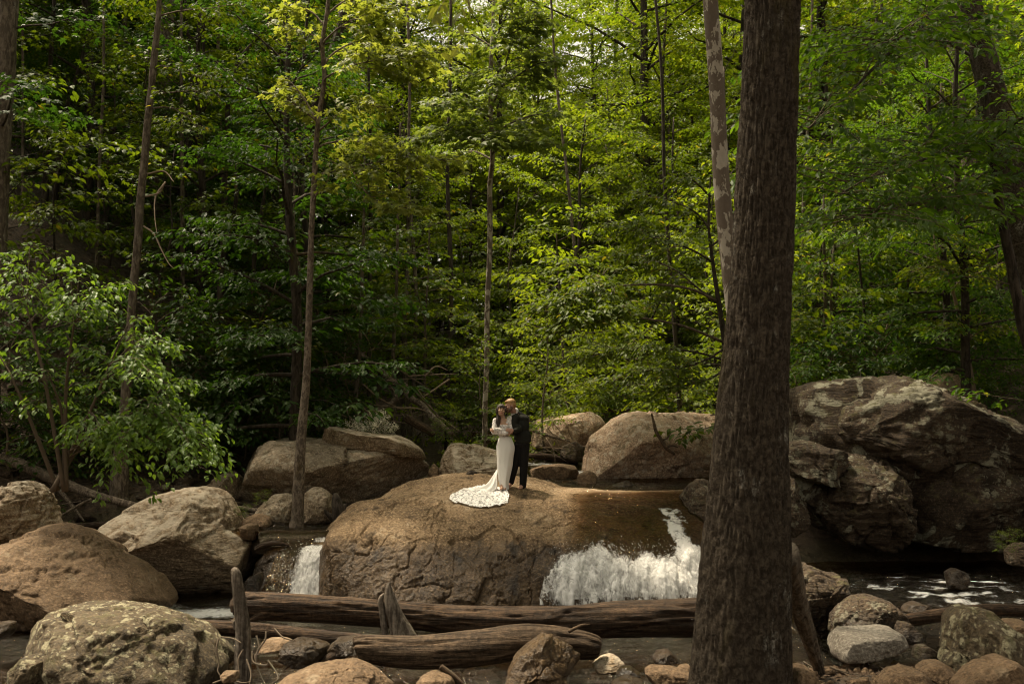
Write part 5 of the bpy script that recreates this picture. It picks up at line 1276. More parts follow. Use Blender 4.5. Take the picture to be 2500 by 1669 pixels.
def fall_mat(name, clear):
    t = NT(name)
    tc = t.n('TexCoord')
    at = t.n('Attribute', _attribute_name='foam')
    v = t.scaled(tc.outputs['Object'], (1, 1, 0.17))
    n1 = t.noise(v, 12.0, 5, 0.68, 0.8); n2 = t.noise(t.scaled(tc.outputs['Object'], (1, 1, 0.5)), 34.0, 3, 0.65, 0.5)
    fn = t.math('ADD', t.math('MULTIPLY', n1, 0.80), t.math('MULTIPLY', n2, 0.20))
    nb = t.bump(fn, 0.8, 0.05)
    m = t.rng(t.math('ADD', fn, t.math('MULTIPLY', at.outputs['Fac'], 0.6)), 0.74, 1.0)
    fo = t.n('BsdfPrincipled', Base__Color=(0.80, 0.79, 0.76), Roughness=0.35, Normal=nb)
    tl = t.n('BsdfTranslucent', Color=(0.85, 0.85, 0.83))
    w = t.n('MixShader', Fac=0.3); t.set(w.inputs[1], fo); t.set(w.inputs[2], tl)
    if clear:
        rip = t.noise(t.scaled(tc.outputs['Object'], (2.2, 0.8, 1.0)), 7.0, 5, 0.7, 1.2)
        nb = t.bump(rip, 1.0, 0.16)
        fr = t.n('Fresnel', IOR=1.33, Normal=nb)
        tr = t.n('BsdfTransparent', Color=t.mix(t.n('Attribute', _attribute_name='film').outputs['Fac'], (1, 1, 1), (0.30, 0.20, 0.10)))
        gl = t.n('BsdfGlossy', Color=(0.95, 0.82, 0.62), Roughness=0.09, Normal=nb)
        base = t.n('MixShader', Fac=t.math('MINIMUM', t.math('MULTIPLY', t.math('MULTIPLY', fr, 0.30), t.n('Attribute', _attribute_name='film').outputs['Fac']), 0.9)); t.set(base.inputs[1], tr); t.set(base.inputs[2], gl)
    else:
        base = t.n('BsdfTransparent', Color=(1, 1, 1))
    mx = t.n('MixShader', Fac=m); t.set(mx.inputs[1], base); t.set(mx.inputs[2], w)
    return t.done(mx)
M['water'] = water_mat(); M['fall'] = fall_mat('falling_water', True); M['spray'] = fall_mat('white_water', False)

def pt_attr(me, name, val):
    a = me.attributes.new(name, 'FLOAT', 'POINT'); a.data.foreach_set('value', np.ascontiguousarray(val, dtype=np.float32))

def blob2(x, y, cx, cy, rx, ry): return np.exp(-((x - cx) / rx) ** 2 - ((y - cy) / ry) ** 2)
wx = np.arange(-15, 14, 0.095); wy = np.arange(6.5, 19.2, 0.095)
X, Y = np.meshgrid(wx, wy, indexing='ij'); x, y = X.ravel(), Y.ravel()
p = np.column_stack([x, y, 0 * x])
rap = sm(4.0, 6.0, x) * sm(13.6, 15.2, y)
z = 0.02 + 0.50 * sm(2.9, 6.0, x) * sm(12.6, 16.2, y) + 0.018 * fbm(p * np.array((1.5, 3.0, 1)), 4, 3) + rap * (0.07 * fbm(p * np.array((1.8, 2.6, 1)), 4, 6))
foam = 1.0 * blob2(x, y, 2.0, 16.75, 1.7, 0.45) + 0.9 * blob2(x, y, -3.9, 17.4, 0.8, 0.5) + 0.95 * blob2(x, y, -5.1, 16.75, 1.0, 0.42) + 0.5 * blob2(x, y, -6.0, 17.2, 0.4, 0.6) + 0.2 * blob2(x, y, -6.9, 12.6, 1.0, 1.2)
rp = np.clip(fbm(p * np.array((0.9, 1.7, 1)) + 5, 3, 8) + 0.25, 0, 1)
rf = np.clip(fbm(p * np.array((1.6, 3.4, 1)) + 15, 5, 28, 0.65) * 1.6 + 0.2, 0, 1)
foam += rap * blob2(x, y, 7.0, 15.7, 3.0, 1.6) * np.clip(rf * 1.7 - 0.12, 0, 1) * (0.35 + rp) * 1.9
p[:, 2] = z + 0.03 * np.clip(foam, 0, 1) * fbm(p * 6, 3, 4)
me = mesh_np('water', p, grid_quads(len(wx), len(wy))); pt_attr(me, 'foam', np.clip(foam, 0, 1))
link('water', me, M['water'], kind='structure', label='dark brown pool and rapids at the foot of the boulders')
# the stream above the falls
def sheet(name, x0, x1, y0, y1, zf, foamf, label, step=0.09):
    a = np.arange(x0, x1, step); b = np.arange(y0, y1, step)
    X, Y = np.meshgrid(a, b, indexing='ij'); x, y = X.ravel(), Y.ravel()
    p = np.column_stack([x, y, 0 * x]); p[:, 2] = zf(x, y) + 0.02 * fbm(p * np.array((2, 3.5, 1)), 4, 13)
    me = mesh_np(name, p, grid_quads(len(a), len(b))); pt_attr(me, 'foam', np.clip(foamf(x, y, p), 0, 1))
    link(name, me, M['water'], kind='structure', label=label)
sheet('water_upstream', -1.5, 6.5, 20.6, 36, lambda x, y: 1.74 + 0.06 * (y - 20.8), lambda x, y, p: 0.8 * blob2(x, y, 1.4, 23.8, 0.7, 0.5) + 0.6 * blob2(x, y, 0.6, 25.6, 0.7, 0.5), 'stream coming down between the boulders above the waterfall')
sheet('water_pocket', -6.4, -3.25, 18.92, 21.6, lambda x, y: 1.10 + 0.02 * (y - 19), lambda x, y, p: 0.25 * blob2(x, y, -3.9, 19.6, 0.6, 0.3), 'still brown water above the left cascade', 0.06)

# the main fall: a film over the sloping rock that breaks into white water
def fall_layer(name, x0, x1, v0, v1, nu, nv, off, arcout, fo, mat, seed, amp, rows=None, parent=None, label=None):
    us = np.linspace(x0, x1, nu); ii = np.interp(us, lx, np.arange(NU))
    jj = np.linspace(v1 * (NV - 1), v0 * (NV - 1), nv)       # from the back down to the foot
    I, J = np.meshgrid(ii, jj, indexing='ij')
    i0 = np.clip(I.astype(int), 0, NU - 2); j0 = np.clip(J.astype(int), 0, NV - 2); fi = (I - i0)[..., None]; fj = (J - j0)[..., None]
    bil = lambda A: (A[i0, j0] * (1 - fi) + A[i0 + 1, j0] * fi) * (1 - fj) + (A[i0, j0 + 1] * (1 - fi) + A[i0 + 1, j0 + 1] * fi) * fj
    Pn, Nn, Px = bil(BP), bil(BN), bil(BPX)
    p = Pn.reshape(-1, 3); n = Nn.reshape(-1, 3); px = Px.reshape(-1, 2)
    low = sm(1318, 1480, px[:, 1])
    p = p + n * off + np.array((0, -1.0, 0)) * (arcout * low)[:, None]
    p = p + np.array((1.0, 0, 0)) * ((px[:, 0] - 1530) / 180.0 * 0.22 * low)[:, None]
    b = fbm(p * np.array((4.5, 3.0, 1.1)), 4, seed, 0.6)
    p = p + n * (amp * (0.25 + 0.75 * low) * b)[:, None]
    me = mesh_np(name, p, grid_quads(nu, nv)); pt_attr(me, 'foam', np.clip(fo(px, b), 0, 1)); pt_attr(me, 'film', sm(1372, 1440, px[:, 0] + 26 * b) * sm(1196, 1215, px[:, 1]))
    return me, p, px
def lip(px): return 1338 + 10 * np.sin(px[:, 0] / 17.0) + 12 * np.sin(px[:, 0] / 41.0 + 1) + 24 * sm(1420, 1350, px[:, 0])
edge = lambda px: sm(1338, 1372, px[:, 0] + 0.25 * (px[:, 1] - 1330)) * sm(1740, 1712, px[:, 0])
def wedge(px, b):
    k = np.clip((px[:, 1] - 1229) / 100.0, 0, 1)
    c = 1636 + 30 * k; h = 44 - 16 * k
    return sm(1.3, 0.2, np.abs(px[:, 0] - c + 34 * b) / h) * sm(1220, 1258, px[:, 1]) * sm(1360, 1330, px[:, 1])
fo_main = lambda px, b: 0.78 * wedge(px, b) * (0.7 + 0.9 * b) + edge(px) * (sm(-26, 48, px[:, 1] - lip(px)) * (0.82 + 0.5 * b) + 0.26 * sm(1225, 1300, px[:, 1]) * np.clip(0.25 + 1.3 * b, 0, 1))
fo_top = lambda px, b: edge(px) * sm(0, 40, px[:, 1] - lip(px)) * (0.60 + 0.7 * b)
wf = bpy.data.objects.new('waterfall', None); COL.objects.link(wf); wf.location = (1.9, 17.1, 0); tag(wf, 'white waterfall spilling over the right side of the great boulder', kind='structure')
for nm, mt, args in (('water_film', 'fall', (1372, 1745, 0.075, 0.80, 190, 210, 0.030, 0.06, fo_main, None, 5, 0.05)), ('white_water', 'spray', (1350, 1745, 0.06, 0.46, 170, 140, 0.06, 0.16, fo_top, None, 9, 0.09)), ('white_water', 'spray', (1345, 1745, 0.05, 0.42, 160, 130, 0.09, 0.28, fo_top, None, 14, 0.12))):
    me, pp, pxx = fall_layer(nm, *args)
    o = link(nm, me, M[mt], wf); o.matrix_parent_inverse = Matrix.Translation(-wf.location)
    if nm == 'white_water': p0, px0 = pp, pxx
# drops thrown off the falls
OCT_V = np.array([(1, 0, 0), (-1, 0, 0), (0, 1, 0), (0, -1, 0), (0, 0, 1.4), (0, 0, -1.4)], float)
OCT_F = np.array([(0, 2, 4), (2, 1, 4), (1, 3, 4), (3, 0, 4), (2, 0, 5), (1, 2, 5), (3, 1, 5), (0, 3, 5)])
def drops(name, pts, rs, r0, r1, label):
    r = rs.uniform(r0, r1, len(pts)) ** 1.0
    v = (pts[:, None] + OCT_V[None] * r[:, None, None]).reshape(-1, 3)
    f = (OCT_F[None] + (np.arange(len(pts)) * 6)[:, None, None]).reshape(-1, 3)
    link(name, mesh_np(name, v, None, f), M['foam'], kind='stuff', label=label)
M['foam'] = plain('foam', (0.82, 0.81, 0.79), 0.2, 0.05, 5, 0.5)
rs = np.random.default_rng(77)
sel = rs.choice(np.flatnonzero((px0[:, 1] > 1335) & (px0[:, 0] > 1352)), 1500)
dp = p0[sel] + rs.normal(0, 1, (len(sel), 3)) * np.array((0.07, 0.09, 0.06)) + np.array((0, -0.05, 0))
ft = np.column_stack([rs.uniform(0.75, 3.4, 700), 16.75 + rs.normal(0, 0.22, 700), 0.05 + np.abs(rs.normal(0, 0.12, 700))])
drops('waterfall_drops', np.vstack([dp, ft]), rs, 0.002, 0.006, 'white drops thrown off the main waterfall')

# the left cascade
def px_sheet(name, rows, nu, nv, fo, mat, seed, amp, parent):
    """rows: list of (x0, x1, y, d) from top to bottom"""
    rw = catmull(np.array(rows, float), nv)
    pts = np.array([[P(a + (b - a) * u, yy, d) for a, b, yy, d in rw] for u in np.linspace(0, 1, nu)])
    p = pts.reshape(-1, 3)
    U = np.repeat(np.linspace(0, 1, nu), nv); V = np.tile(np.linspace(0, 1, nv), nu)
    b = fbm(p * np.array((5, 3, 1.6)), 4, seed, 0.6)
    p = p + np.array((0, -1, 0.0)) * (amp * b)[:, None]
    me = mesh_np(name, p, grid_quads(nu, nv)); pt_attr(me, 'foam', np.clip(fo(U, V, b), 0, 1)); pt_attr(me, 'film', np.ones(len(p)))
    o = link(name, me, M[mat], parent); o.matrix_parent_inverse = Matrix.Translation(-parent.location)
    return p, U, V
cas = bpy.data.objects.new('cascade', None); COL.objects.link(cas); cas.location = (-4.0, 17.9, 0); tag(cas, 'small white cascade tumbling left of the great boulder', kind='structure')
px_sheet('water_film', [(630, 805, 1294, 18.98), (630, 805, 1302, 18.82), (632, 800, 1318, 18.74), (640, 800, 1334, 18.66)], 90, 50, lambda U, V, b: (0.35 + 0.6 * sm(0.55, 0.95, U)) * sm(0.2, 0.6, V) * (0.7 + b), 'fall', 21, 0.03, cas)
rows = [(690, 812, 1322, 18.62), (692, 806, 1332, 18.42), (676, 800, 1352, 18.16), (655, 792, 1400, 17.96), (640, 786, 1440, 17.84), (632, 786, 1466, 17.74)]
fo_c = lambda U, V, b: (0.42 + 0.75 * sm(0.35, 0.6, U)) * (0.75 + 0.5 * b) * sm(0.0, 0.1, V)
px_sheet('water_film', rows, 90, 90, fo_c, 'fall', 23, 0.06, cas)
rows2 = [(a + 4, b, y, d - 0.09) for a, b, y, d in rows]
pc, U, V = px_sheet('white_water', rows2, 90, 90, lambda U, V, b: fo_c(U, V, b) * 0.85, 'spray', 29, 0.10, cas)
sel = rs.choice(len(pc), 400)
drops('cascade_drops', pc[sel] + rs.normal(0, 1, (len(sel), 3)) * np.array((0.07, 0.08, 0.05)), rs, 0.002, 0.006, 'white drops thrown off the left cascade')
# ------------------------------------------------------------------ logs, sticks and roots
def wood_disp(amp, seed, knots=True, gf=4.5):
    def f(a, s, pos, r):
        q = np.column_stack([np.cos(a) * gf, np.sin(a) * gf, s * 1.1])
        g = fbm(q, 5, seed, 0.62)
        big = fbm(np.column_stack([np.cos(a), np.sin(a), s * 1.1]), 3, seed + 3)
        ck0 = noise3(np.column_stack([np.cos(a) * 2.2, np.sin(a) * 2.2, s * 0.35]), seed + 8)
        kn = np.clip(noise3(np.column_stack([np.cos(a) * 1.6, np.sin(a) * 1.6, s * 2.2]), seed + 15) - 0.45, 0, 1)
        return r * (0.8 * amp * g + 0.10 * big - 0.22 * np.exp(-(ck0 / 0.03) ** 2) + 0.5 * kn)
    return f
def log(name, label, k, pts, d, mat, cat='log', seg=32, ring=110, amp=0.12, seed=1, stubs=(), ends=0.15, sink=0.0):
    """a fallen log along photo pixels; its local X axis runs along it so that the grain follows"""
    w, r = px_path(k, pts, d)
    w[:, 2] -= sink
    c = (w[0] + w[-1]) / 2
    ax = w[-1] - w[0]
    rot = math.atan2(ax[1], ax[0]); tilt = -math.atan2(ax[2], math.hypot(ax[0], ax[1]))
    Rm = (Matrix.Rotation(rot, 3, 'Z') @ Matrix.Rotation(tilt, 3, 'Y'))
    A = np.array(Rm)
    o = bpy.data.objects.new(name, None); COL.objects.link(o)
    o.location = c; o.rotation_euler = Rm.to_euler(); tag(o, label, cat)
    v, q, t = tube((w - c) @ A, r, seg, ring, wood_disp(amp, seed) if amp else None, ends=ends)
    link('trunk', mesh_np('trunk', v, q, t), M[mat], o)
    for kk, sp, sd, nm in stubs:
        sw, sr = px_path(kk, sp, sd)
        v, q, t = tube((sw - c) @ A, sr, 18, 40, wood_disp(amp, seed + 5, gf=2), ends=0.3)
        link(nm, mesh_np(nm, v, q, t), M[mat], o)
    return o
log('fallen_log', 'long weathered brown log lying across the stream before the boulder', 's', [(590, 1478, 58), (610, 1477, 64), (760, 1485, 65), (925, 1496, 64), (1150, 1514, 70), (1350, 1518, 78), (1500, 1512, 84), (1700, 1506, 90), (1790, 1503, 86)], (13.9, 13.2), 'drift_wet', seg=64, ring=270, seed=3, stubs=[('g', [(330, 480, 40), (400, 440, 70), (470, 430, 60), (560, 440, 30)], 13.65, 'knot')])
log('fallen_log', 'thinner brown log underneath the long one, left of its middle', 's', [(470, 1528, 34), (560, 1533, 37), (640, 1539, 37), (770, 1553, 34), (880, 1562, 30)], (13.5, 13.2), 'drift_wet', ring=200, seed=5)
log('fallen_log', 'near thick grey-brown log with blunt ends in the middle foreground', 's', [(872, 1584, 52), (890, 1582, 66), (1011, 1592, 78), (1150, 1582, 86), (1286, 1564, 80), (1400, 1571, 70), (1448, 1578, 60), (1464, 1582, 44)], 11.6, 'drift', seg=64, ring=250, seed=7, stubs=[('f', [(700, 560, 26), (790, 515, 18), (850, 508, 8)], 11.4, 'splinter')])
log('fallen_log', 'rough-barked fallen trunk slanting down at the far left', 'd', [(-60, 170, 58), (0, 175, 62), (80, 195, 64), (200, 243, 66), (330, 303, 64), (450, 348, 60), (560, 392, 56), (700, 432, 48), (850, 470, 40)], (21.2, 20.2), 'bark_maple', ring=260, amp=0.05, seed=9, stubs=[('d', [(310, 318, 30), (380, 382, 26), (450, 470, 20), (520, 562, 12)], (20.8, 20.2), 'branch')])
log('stick', 'thin bare stick leaning across the broken branch of the far left trunk', 'd', [(322, 565, 14), (420, 502, 16), (500, 455, 17), (566, 424, 17)], (20.0, 20.3), 'bark_maple', cat='stick', seg=14, ring=50, amp=0.05, seed=11, stubs=[('d', [(385, 458, 5), (440, 448, 6), (500, 438, 5)], 20.2, 'twig')])
log('fallen_log', 'dark flat log low behind the smooth tan boulder', 'd', [(310, 592, 34), (480, 592, 42), (600, 586, 40), (690, 575, 30)], 19.8, 'drift_wet', ring=100, seed=13)
log('fallen_log', 'thin barked log lying behind the slim maple foot', 'd', [(1330, 455, 26), (1450, 476, 30), (1600, 500, 32), (1700, 512, 30), (1790, 520, 24)], (21.2, 20.6), 'bark_grey', ring=120, amp=0.06, seed=15)
log('fallen_log', 'mossy fallen trunk half hidden behind the bright bush', 's', [(0, 1078, 28), (38, 1074, 28), (115, 1063, 27), (191, 1044, 25), (230, 1036, 22)], 22.5, 'bark_grey', ring=100, amp=0.06, seed=17)
log('fallen_log', 'brown log on the right bank behind the pointed lichened boulder', 'e', [(1240, 770, 90), (1350, 762, 104), (1500, 742, 110), (1800, 700, 112), (2100, 680, 108), (2349, 690, 104), (2470, 700, 100)], 12.9, 'drift_wet', seg=60, ring=200, seed=19)
log('fallen_log', 'dark wet wood jammed across the left cascade head', 'a', [(190, 1150, 26), (240, 1126, 34), (330, 1112, 30), (410, 1128, 18)], 18.35, 'drift_wet', ring=70, seed=21)
C6 = 'q'; CROPS['q'] = (550, 550, 3.135)
log('curved_limb', 'long curved fallen limb snaking down behind the white-flowered shrub', 'q', [(900, 900, 30), (1050, 1000, 40), (1180, 1110, 50), (1280, 1198, 52), (1370, 1228, 50), (1405, 1310, 50), (1500, 1372, 50), (1580, 1460, 46), (1660, 1530, 40), (1740, 1600, 32)], (27.5, 24.6), 'bark_maple', ring=220, amp=0.06, seed=23,
    stubs=[('q', [(1400, 1250, 14), (1470, 1250, 12), (1530, 1275, 10), (1565, 1290, 8)], 26, 'branch'), ('q', [(1660, 1480, 20), (1740, 1540, 16), (1800, 1580, 10)], 25, 'branch')])
log('fallen_limb', 'dead limb propped under the long curved fallen limb', 'q', [(1090, 1450, 44), (1200, 1400, 44), (1270, 1365, 44), (1320, 1300, 40), (1345, 1270, 36)], (25.4, 26.4), 'bark_maple', ring=80, amp=0.06, seed=25)
log('fallen_log', 'split grey log lying in the hollow behind the pale-topped boulder', 'q', [(1380, 1470, 60), (1450, 1510, 66), (1540, 1560, 60), (1600, 1600, 44)], 24.8, 'drift', ring=80, seed=27)
log('fallen_log', 'dark log in the debris just right of the man', 'b', [(70, 560, 40), (200, 560, 46), (300, 575, 40), (420, 605, 26)], 25.4, 'drift_wet', ring=80, seed=29)
log('fallen_log', 'slanting dead branch in the debris right of the man', 'b', [(100, 385, 16), (200, 415, 18), (300, 445, 16), (370, 462, 12)], 25.0, 'bark_maple', ring=60, amp=0.05, seed=31)
log('fallen_log', 'broken log end lying left of the block-shaped boulder top', 'a', [(1620, 470, 26), (1700, 455, 30), (1800, 452, 26)], 24.8, 'drift_wet', ring=60, seed=33)
log('broken_branch', 'broken reddish branch lying against the pinkish boulder', 'b', [(890, 285, 10), (905, 345, 18), (920, 400, 22), (955, 455, 24), (985, 505, 24), (1040, 545, 14)], (21.7, 21.4), 'drift', cat='branch', ring=80, seed=35, stubs=[('b', [(955, 455, 14), (990, 440, 11), (1015, 405, 6)], 21.5, 'branch'), ('b', [(985, 500, 16), (1020, 490, 12), (1060, 500, 6)], 21.4, 'branch')])
log('fallen_log', 'pale log end on the rocks above the jagged boulder', 'b', [(600, 262, 24), (680, 268, 26), (760, 262, 20)], 28, 'drift', ring=60, seed=36)
log('fallen_log', 'mossy log wedged below the left end of the near log', 'g', [(780, 830, 60), (900, 760, 90), (1010, 700, 80), (1100, 660, 60)], 11.9, 'drift_wet', ring=80, seed=38)
log('stick', 'rough broken stick under the near log at the bottom edge', 'g', [(1690, 810, 40), (1740, 850, 46), (1800, 900, 46), (1850, 950, 40)], 10.6, 'drift', cat='stick', ring=60, seed=39)

# upright dead wood
def upright(name, label, k, forks, d, mat, cat, seed):
    w0, _ = px_path(k, forks[0][0][:1], d)
    org = w0[0]
    o = bpy.data.objects.new(name, None); COL.objects.link(o); o.location = org; tag(o, label, cat)
    for i, (pts, nm) in enumerate(forks):
        w, r = px_path(k, pts, d)
        v, q, t = tube(w - org, r, 28, 60, wood_disp(0.16, seed + i), ends=0.4)
        link(nm, mesh_np(nm, v, q, t), M[mat], o)
    return o
upright('snag', 'pale pointed broken snag sticking up between the two big logs', 'g', [([(1440, 640, 190), (1410, 560, 160), (1370, 460, 120), (1340, 380, 100), (1322, 300, 70), (1318, 240, 40), (1326, 205, 12)], 'stem'), ([(1300, 620, 40), (1285, 520, 44), (1270, 400, 44), (1262, 330, 40), (1285, 290, 20)], 'splinter')], 12.6, 'drift_z', 'stump', 3)
upright('dead_post', 'dark upright dead stem beside the left end of the long log', 'g', [([(275, 960, 130), (272, 760, 112), (275, 560, 104), (258, 400, 92), (240, 260, 82), (228, 170, 74), (218, 130, 62), (212, 105, 40)], 'stem'), ([(250, 520, 14), (215, 540, 16), (208, 500, 16), (225, 465, 12)], 'branch')], 12.2, 'drift_z', 'stump', 7)
upright('stump', 'black jagged stump between the slim maple and the great boulder', 'a', [([(740, 990, 120), (730, 930, 100), (715, 870, 76), (706, 820, 50), (700, 795, 24)], 'stem'), ([(760, 980, 70), (770, 930, 56), (764, 880, 40), (772, 862, 20)], 'splinter'), ([(700, 960, 50), (660, 930, 30), (630, 900, 14)], 'root')], 20.1, 'bark_dark', 'stump', 11)
upright('root_wad', 'small dark gnarled root lying on top of the great boulder', 'a', [([(1500, 700, 20), (1540, 688, 44), (1575, 675, 56), (1605, 668, 30)], 'knot'), ([(1560, 690, 34), (1580, 712, 30), (1600, 720, 16)], 'root')], 21.0, 'bark_dark', 'driftwood', 13)

# bare roots at the lower left
o = bpy.data.objects.new('root_tangle', None); COL.objects.link(o)
org = P(*cp('g', [(330, 930)])[0], 11.6); o.location = org; tag(o, 'tangle of bare pale roots hanging below the dark dead stem', 'roots')
for pts, d in (([(440, 560), (432, 620), (380, 700), (370, 780), (400, 870), (430, 937)], 11.7), ([(275, 690), (240, 760), (242, 850), (210, 930)], 11.6), ([(100, 610), (85, 680), (100, 790), (95, 850), (150, 920)], 11.5), ([(300, 760), (330, 860), (320, 937)], 11.5),
               ([(455, 770), (510, 850), (522, 900), (480, 930)], 11.4), ([(640, 620), (630, 700), (600, 800), (550, 850)], 12), ([(370, 590), (390, 680), (360, 740), (380, 830)], 11.8), ([(60, 930), (160, 900), (260, 925), (330, 920)], 11.3), ([(340, 700), (350, 780), (440, 800), (460, 770)], 11.6), ([(500, 540), (560, 600), (640, 625)], 12.1), ([(120, 600), (200, 610), (260, 640)], 11.8)):
    w, _ = px_path('g', pts, (d, d - 0.2))
    v, q, t = tube(w - org, np.linspace(0.012, 0.006, len(w)), 8, 50, wood_disp(0.1, len(pts) * 3))
    link('root', mesh_np('root', v, q, t), M['twig'], o)

# brushwood on the slope behind the shrub with white flowers
o = bpy.data.objects.new('brushwood', None); COL.objects.link(o); org = P(900, 960, 27); o.location = org; tag(o, 'heap of bare brown sticks washed up on the slope behind the boulders', 'brushwood')
rs = np.random.default_rng(91)
for i in range(46):
    x, y = (rs.uniform(780, 900), rs.uniform(790, 900)) if i < 14 else (rs.uniform(860, 1090), rs.uniform(900, 1050))
    d = 28.0 - (y - 790) / 260 * 3.2
    a = P(x, y, d); ang = rs.normal(0.7, 0.8); ln = rs.uniform(0.6, 1.7)
    dr = np.array((math.cos(ang), rs.normal(0, 0.3), -math.sin(ang) * 0.8)); dr /= np.linalg.norm(dr)
    w = np.array([a - dr * ln / 2, a + rs.normal(0, 0.09, 3), a + dr * ln / 2])
    v, q, t = tube(w - org, np.array((1, 0.8, 0.4)) * rs.uniform(0.008, 0.028), 6, 12)
    link('stick', mesh_np('stick', v, q, t), M['twig_pale' if i % 3 else 'twig'], o)
o = bpy.data.objects.new('brushwood', None); COL.objects.link(o); org = P(1365, 1060, 25.5); o.location = org; tag(o, 'thin grey sticks tangled on the rocks just right of the man', 'brushwood')
for i in range(22):
    a = P(rs.uniform(1290, 1410), rs.uniform(1040, 1110), 25.0 + rs.uniform(-0.4, 0.6)); ang = rs.normal(0.5, 0.35); ln = rs.uniform(0.5, 1.2)
    dr = np.array((math.cos(ang), rs.normal(0, 0.3), -math.sin(ang))); w = np.array([a - dr * ln / 2, a + rs.normal(0, 0.05, 3), a + dr * ln / 2])
    v, q, t = tube(w - org, np.array((1, 0.8, 0.4)) * rs.uniform(0.005, 0.014), 5, 10)
    link('stick', mesh_np('stick', v, q, t), M['twig_pale'], o)
# ------------------------------------------------------------------ the couple
def ellipsoid(c, r, rot=(0, 0, 0), sub=4):
    v, f = ico(sub)
    A = np.array(Matrix.Rotation(rot[2], 3, 'Z') @ Matrix.Rotation(rot[1], 3, 'Y') @ Matrix.Rotation(rot[0], 3, 'X'))
    return (v * np.asarray(r)) @ A.T + np.asarray(c), f
def limb(mb, pts, radii, nseg=16, n=14):
    pr = catmull(np.column_stack([np.asarray(pts, float), np.asarray(radii, float)]), n)
    mb.add(*tube(pr[:, :3], pr[:, 3], nseg, n, caps=True, ends=0.0))
    for q in pr[:: max(1, n // 6)]:
        v, f = ellipsoid(q[:3], [q[3]] * 3, sub=3); mb.add(v, None, f)
    v, f = ellipsoid(pr[-1, :3], [pr[-1, 3]] * 3, sub=3); mb.add(v, None, f)
def ell(mb, c, r, rot=(0, 0, 0)):
    v, f = ellipsoid(c, r, rot); mb.add(v, None, f)
def fuse(mb, name, voxel=0.010, smooth=4):
    """melt the collected shapes into one continuous skin"""
    me = mb.mesh(name + '_raw')
    o = bpy.data.objects.new(name + '_raw', me); COL.objects.link(o)
    m = o.modifiers.new('remesh', 'REMESH'); m.mode = 'VOXEL'; m.voxel_size = voxel; m.use_smooth_shade = True
    if smooth:
        s = o.modifiers.new('smooth', 'SMOOTH'); s.iterations = smooth; s.factor = 0.5
    dg = bpy.context.evaluated_depsgraph_get()
    out = bpy.data.meshes.new_from_object(o.evaluated_get(dg))
    out.name = name
    bpy.data.objects.remove(o); bpy.data.meshes.remove(me)
    return out
def hand(mb, wrist, d, n, size=0.17, curl=0.6, thumb=1):
    """a hand at the wrist, fingers along d, back of the hand facing n; fingers curl away from n"""
    d = _unit(np.asarray(d, float)); n = _unit(np.asarray(n, float) - d * np.dot(n, d)); s = np.cross(d, n)
    k = size / 0.18
    palm = wrist + d * 0.045 * k
    A = np.stack([d, s, n], 1)
    v, f = ico(3); mb.add((v * np.array((0.052, 0.040, 0.016)) * k) @ A.T + palm, None, f)
    for i, (o, L) in enumerate(((-0.030, 0.068), (-0.010, 0.078), (0.010, 0.073), (0.029, 0.058))):
        b = wrist + d * 0.082 * k + s * o * k
        p = [b - d * 0.02 * k, b]
        a = 0.0
        for j, fr in enumerate((0.45, 0.32, 0.23)):
            a += curl * (0.5 if j == 0 else 0.8)
            p.append(p[-1] + (d * math.cos(a) - n * math.sin(a)) * L * fr * k)
        limb(mb, p, [0.0085 * k, 0.0085 * k, 0.0080 * k, 0.0072 * k, 0.0058 * k], 8, 10)
    b = wrist + d * 0.025 * k - s * thumb * 0.032 * k
    limb(mb, [b, b + (d * 0.6 - s * thumb * 0.7) * 0.03 * k, b + (d * 0.95 - s * thumb * 0.5 - n * 0.3) * 0.058 * k], [0.012 * k, 0.0105 * k, 0.0075 * k], 8, 8)

def head(mb, c, yaw, pitch, roll, s=1.0):
    """skull, jaw, nose, brow, cheeks, lips, ears; looks along -Y before turning"""
    Rm = np.array(Matrix.Rotation(yaw, 3, 'Z') @ Matrix.Rotation(roll, 3, 'Y') @ Matrix.Rotation(pitch, 3, 'X'))
    T = lambda p: np.asarray(c) + (Rm @ (np.asarray(p, float) * s))
    def e(p, r):
        v, f = ico(4); mb.add((v * np.asarray(r) * s) @ Rm.T + T(p), None, f)
    e((0, 0.012, 0.028), (0.076, 0.092, 0.085)); e((0, -0.022, -0.03), (0.062, 0.066, 0.080)); e((0, -0.052, -0.082), (0.030, 0.026, 0.024))
    e((0, -0.086, 0.020), (0.045, 0.010, 0.010))
    v, q, t = tube([T((0, -0.082, 0.018)), T((0, -0.096, -0.010)), T((0, -0.106, -0.026))], np.array((0.008, 0.011, 0.014)) * s, 10, 8); mb.add(v, q, t)
    for k in (-1, 1):
        e((k * 0.013, -0.094, -0.028), (0.009, 0.010, 0.007)); e((k * 0.040, -0.062, -0.022), (0.024, 0.022, 0.024)); e((k * 0.077, 0.012, -0.008), (0.009, 0.018, 0.030))
    e((0, -0.086, -0.054), (0.022, 0.009, 0.006)); e((0, -0.084, -0.064), (0.019, 0.010, 0.007))
    return T, Rm

def face_parts(root, T, Rm, s, lips, brow, closed):
    out = []
    def bit(nm, p, r, mat):
        v, f = ico(3); me = mesh_np(nm, (v * np.asarray(r) * s) @ Rm.T + T(p), None, f); link(nm, me, M[mat], root)
    for k in (-1, 1):
        bit('eye', (k * 0.031, -0.0855, 0.003), (0.013, 0.006, 0.003 if closed else 0.007), 'eye')
        bit('eyebrow', (k * 0.033, -0.090, 0.024), (0.017, 0.006, 0.004), brow)
    bit('lips', (0, -0.0925, -0.058), (0.024, 0.006, 0.008), lips)

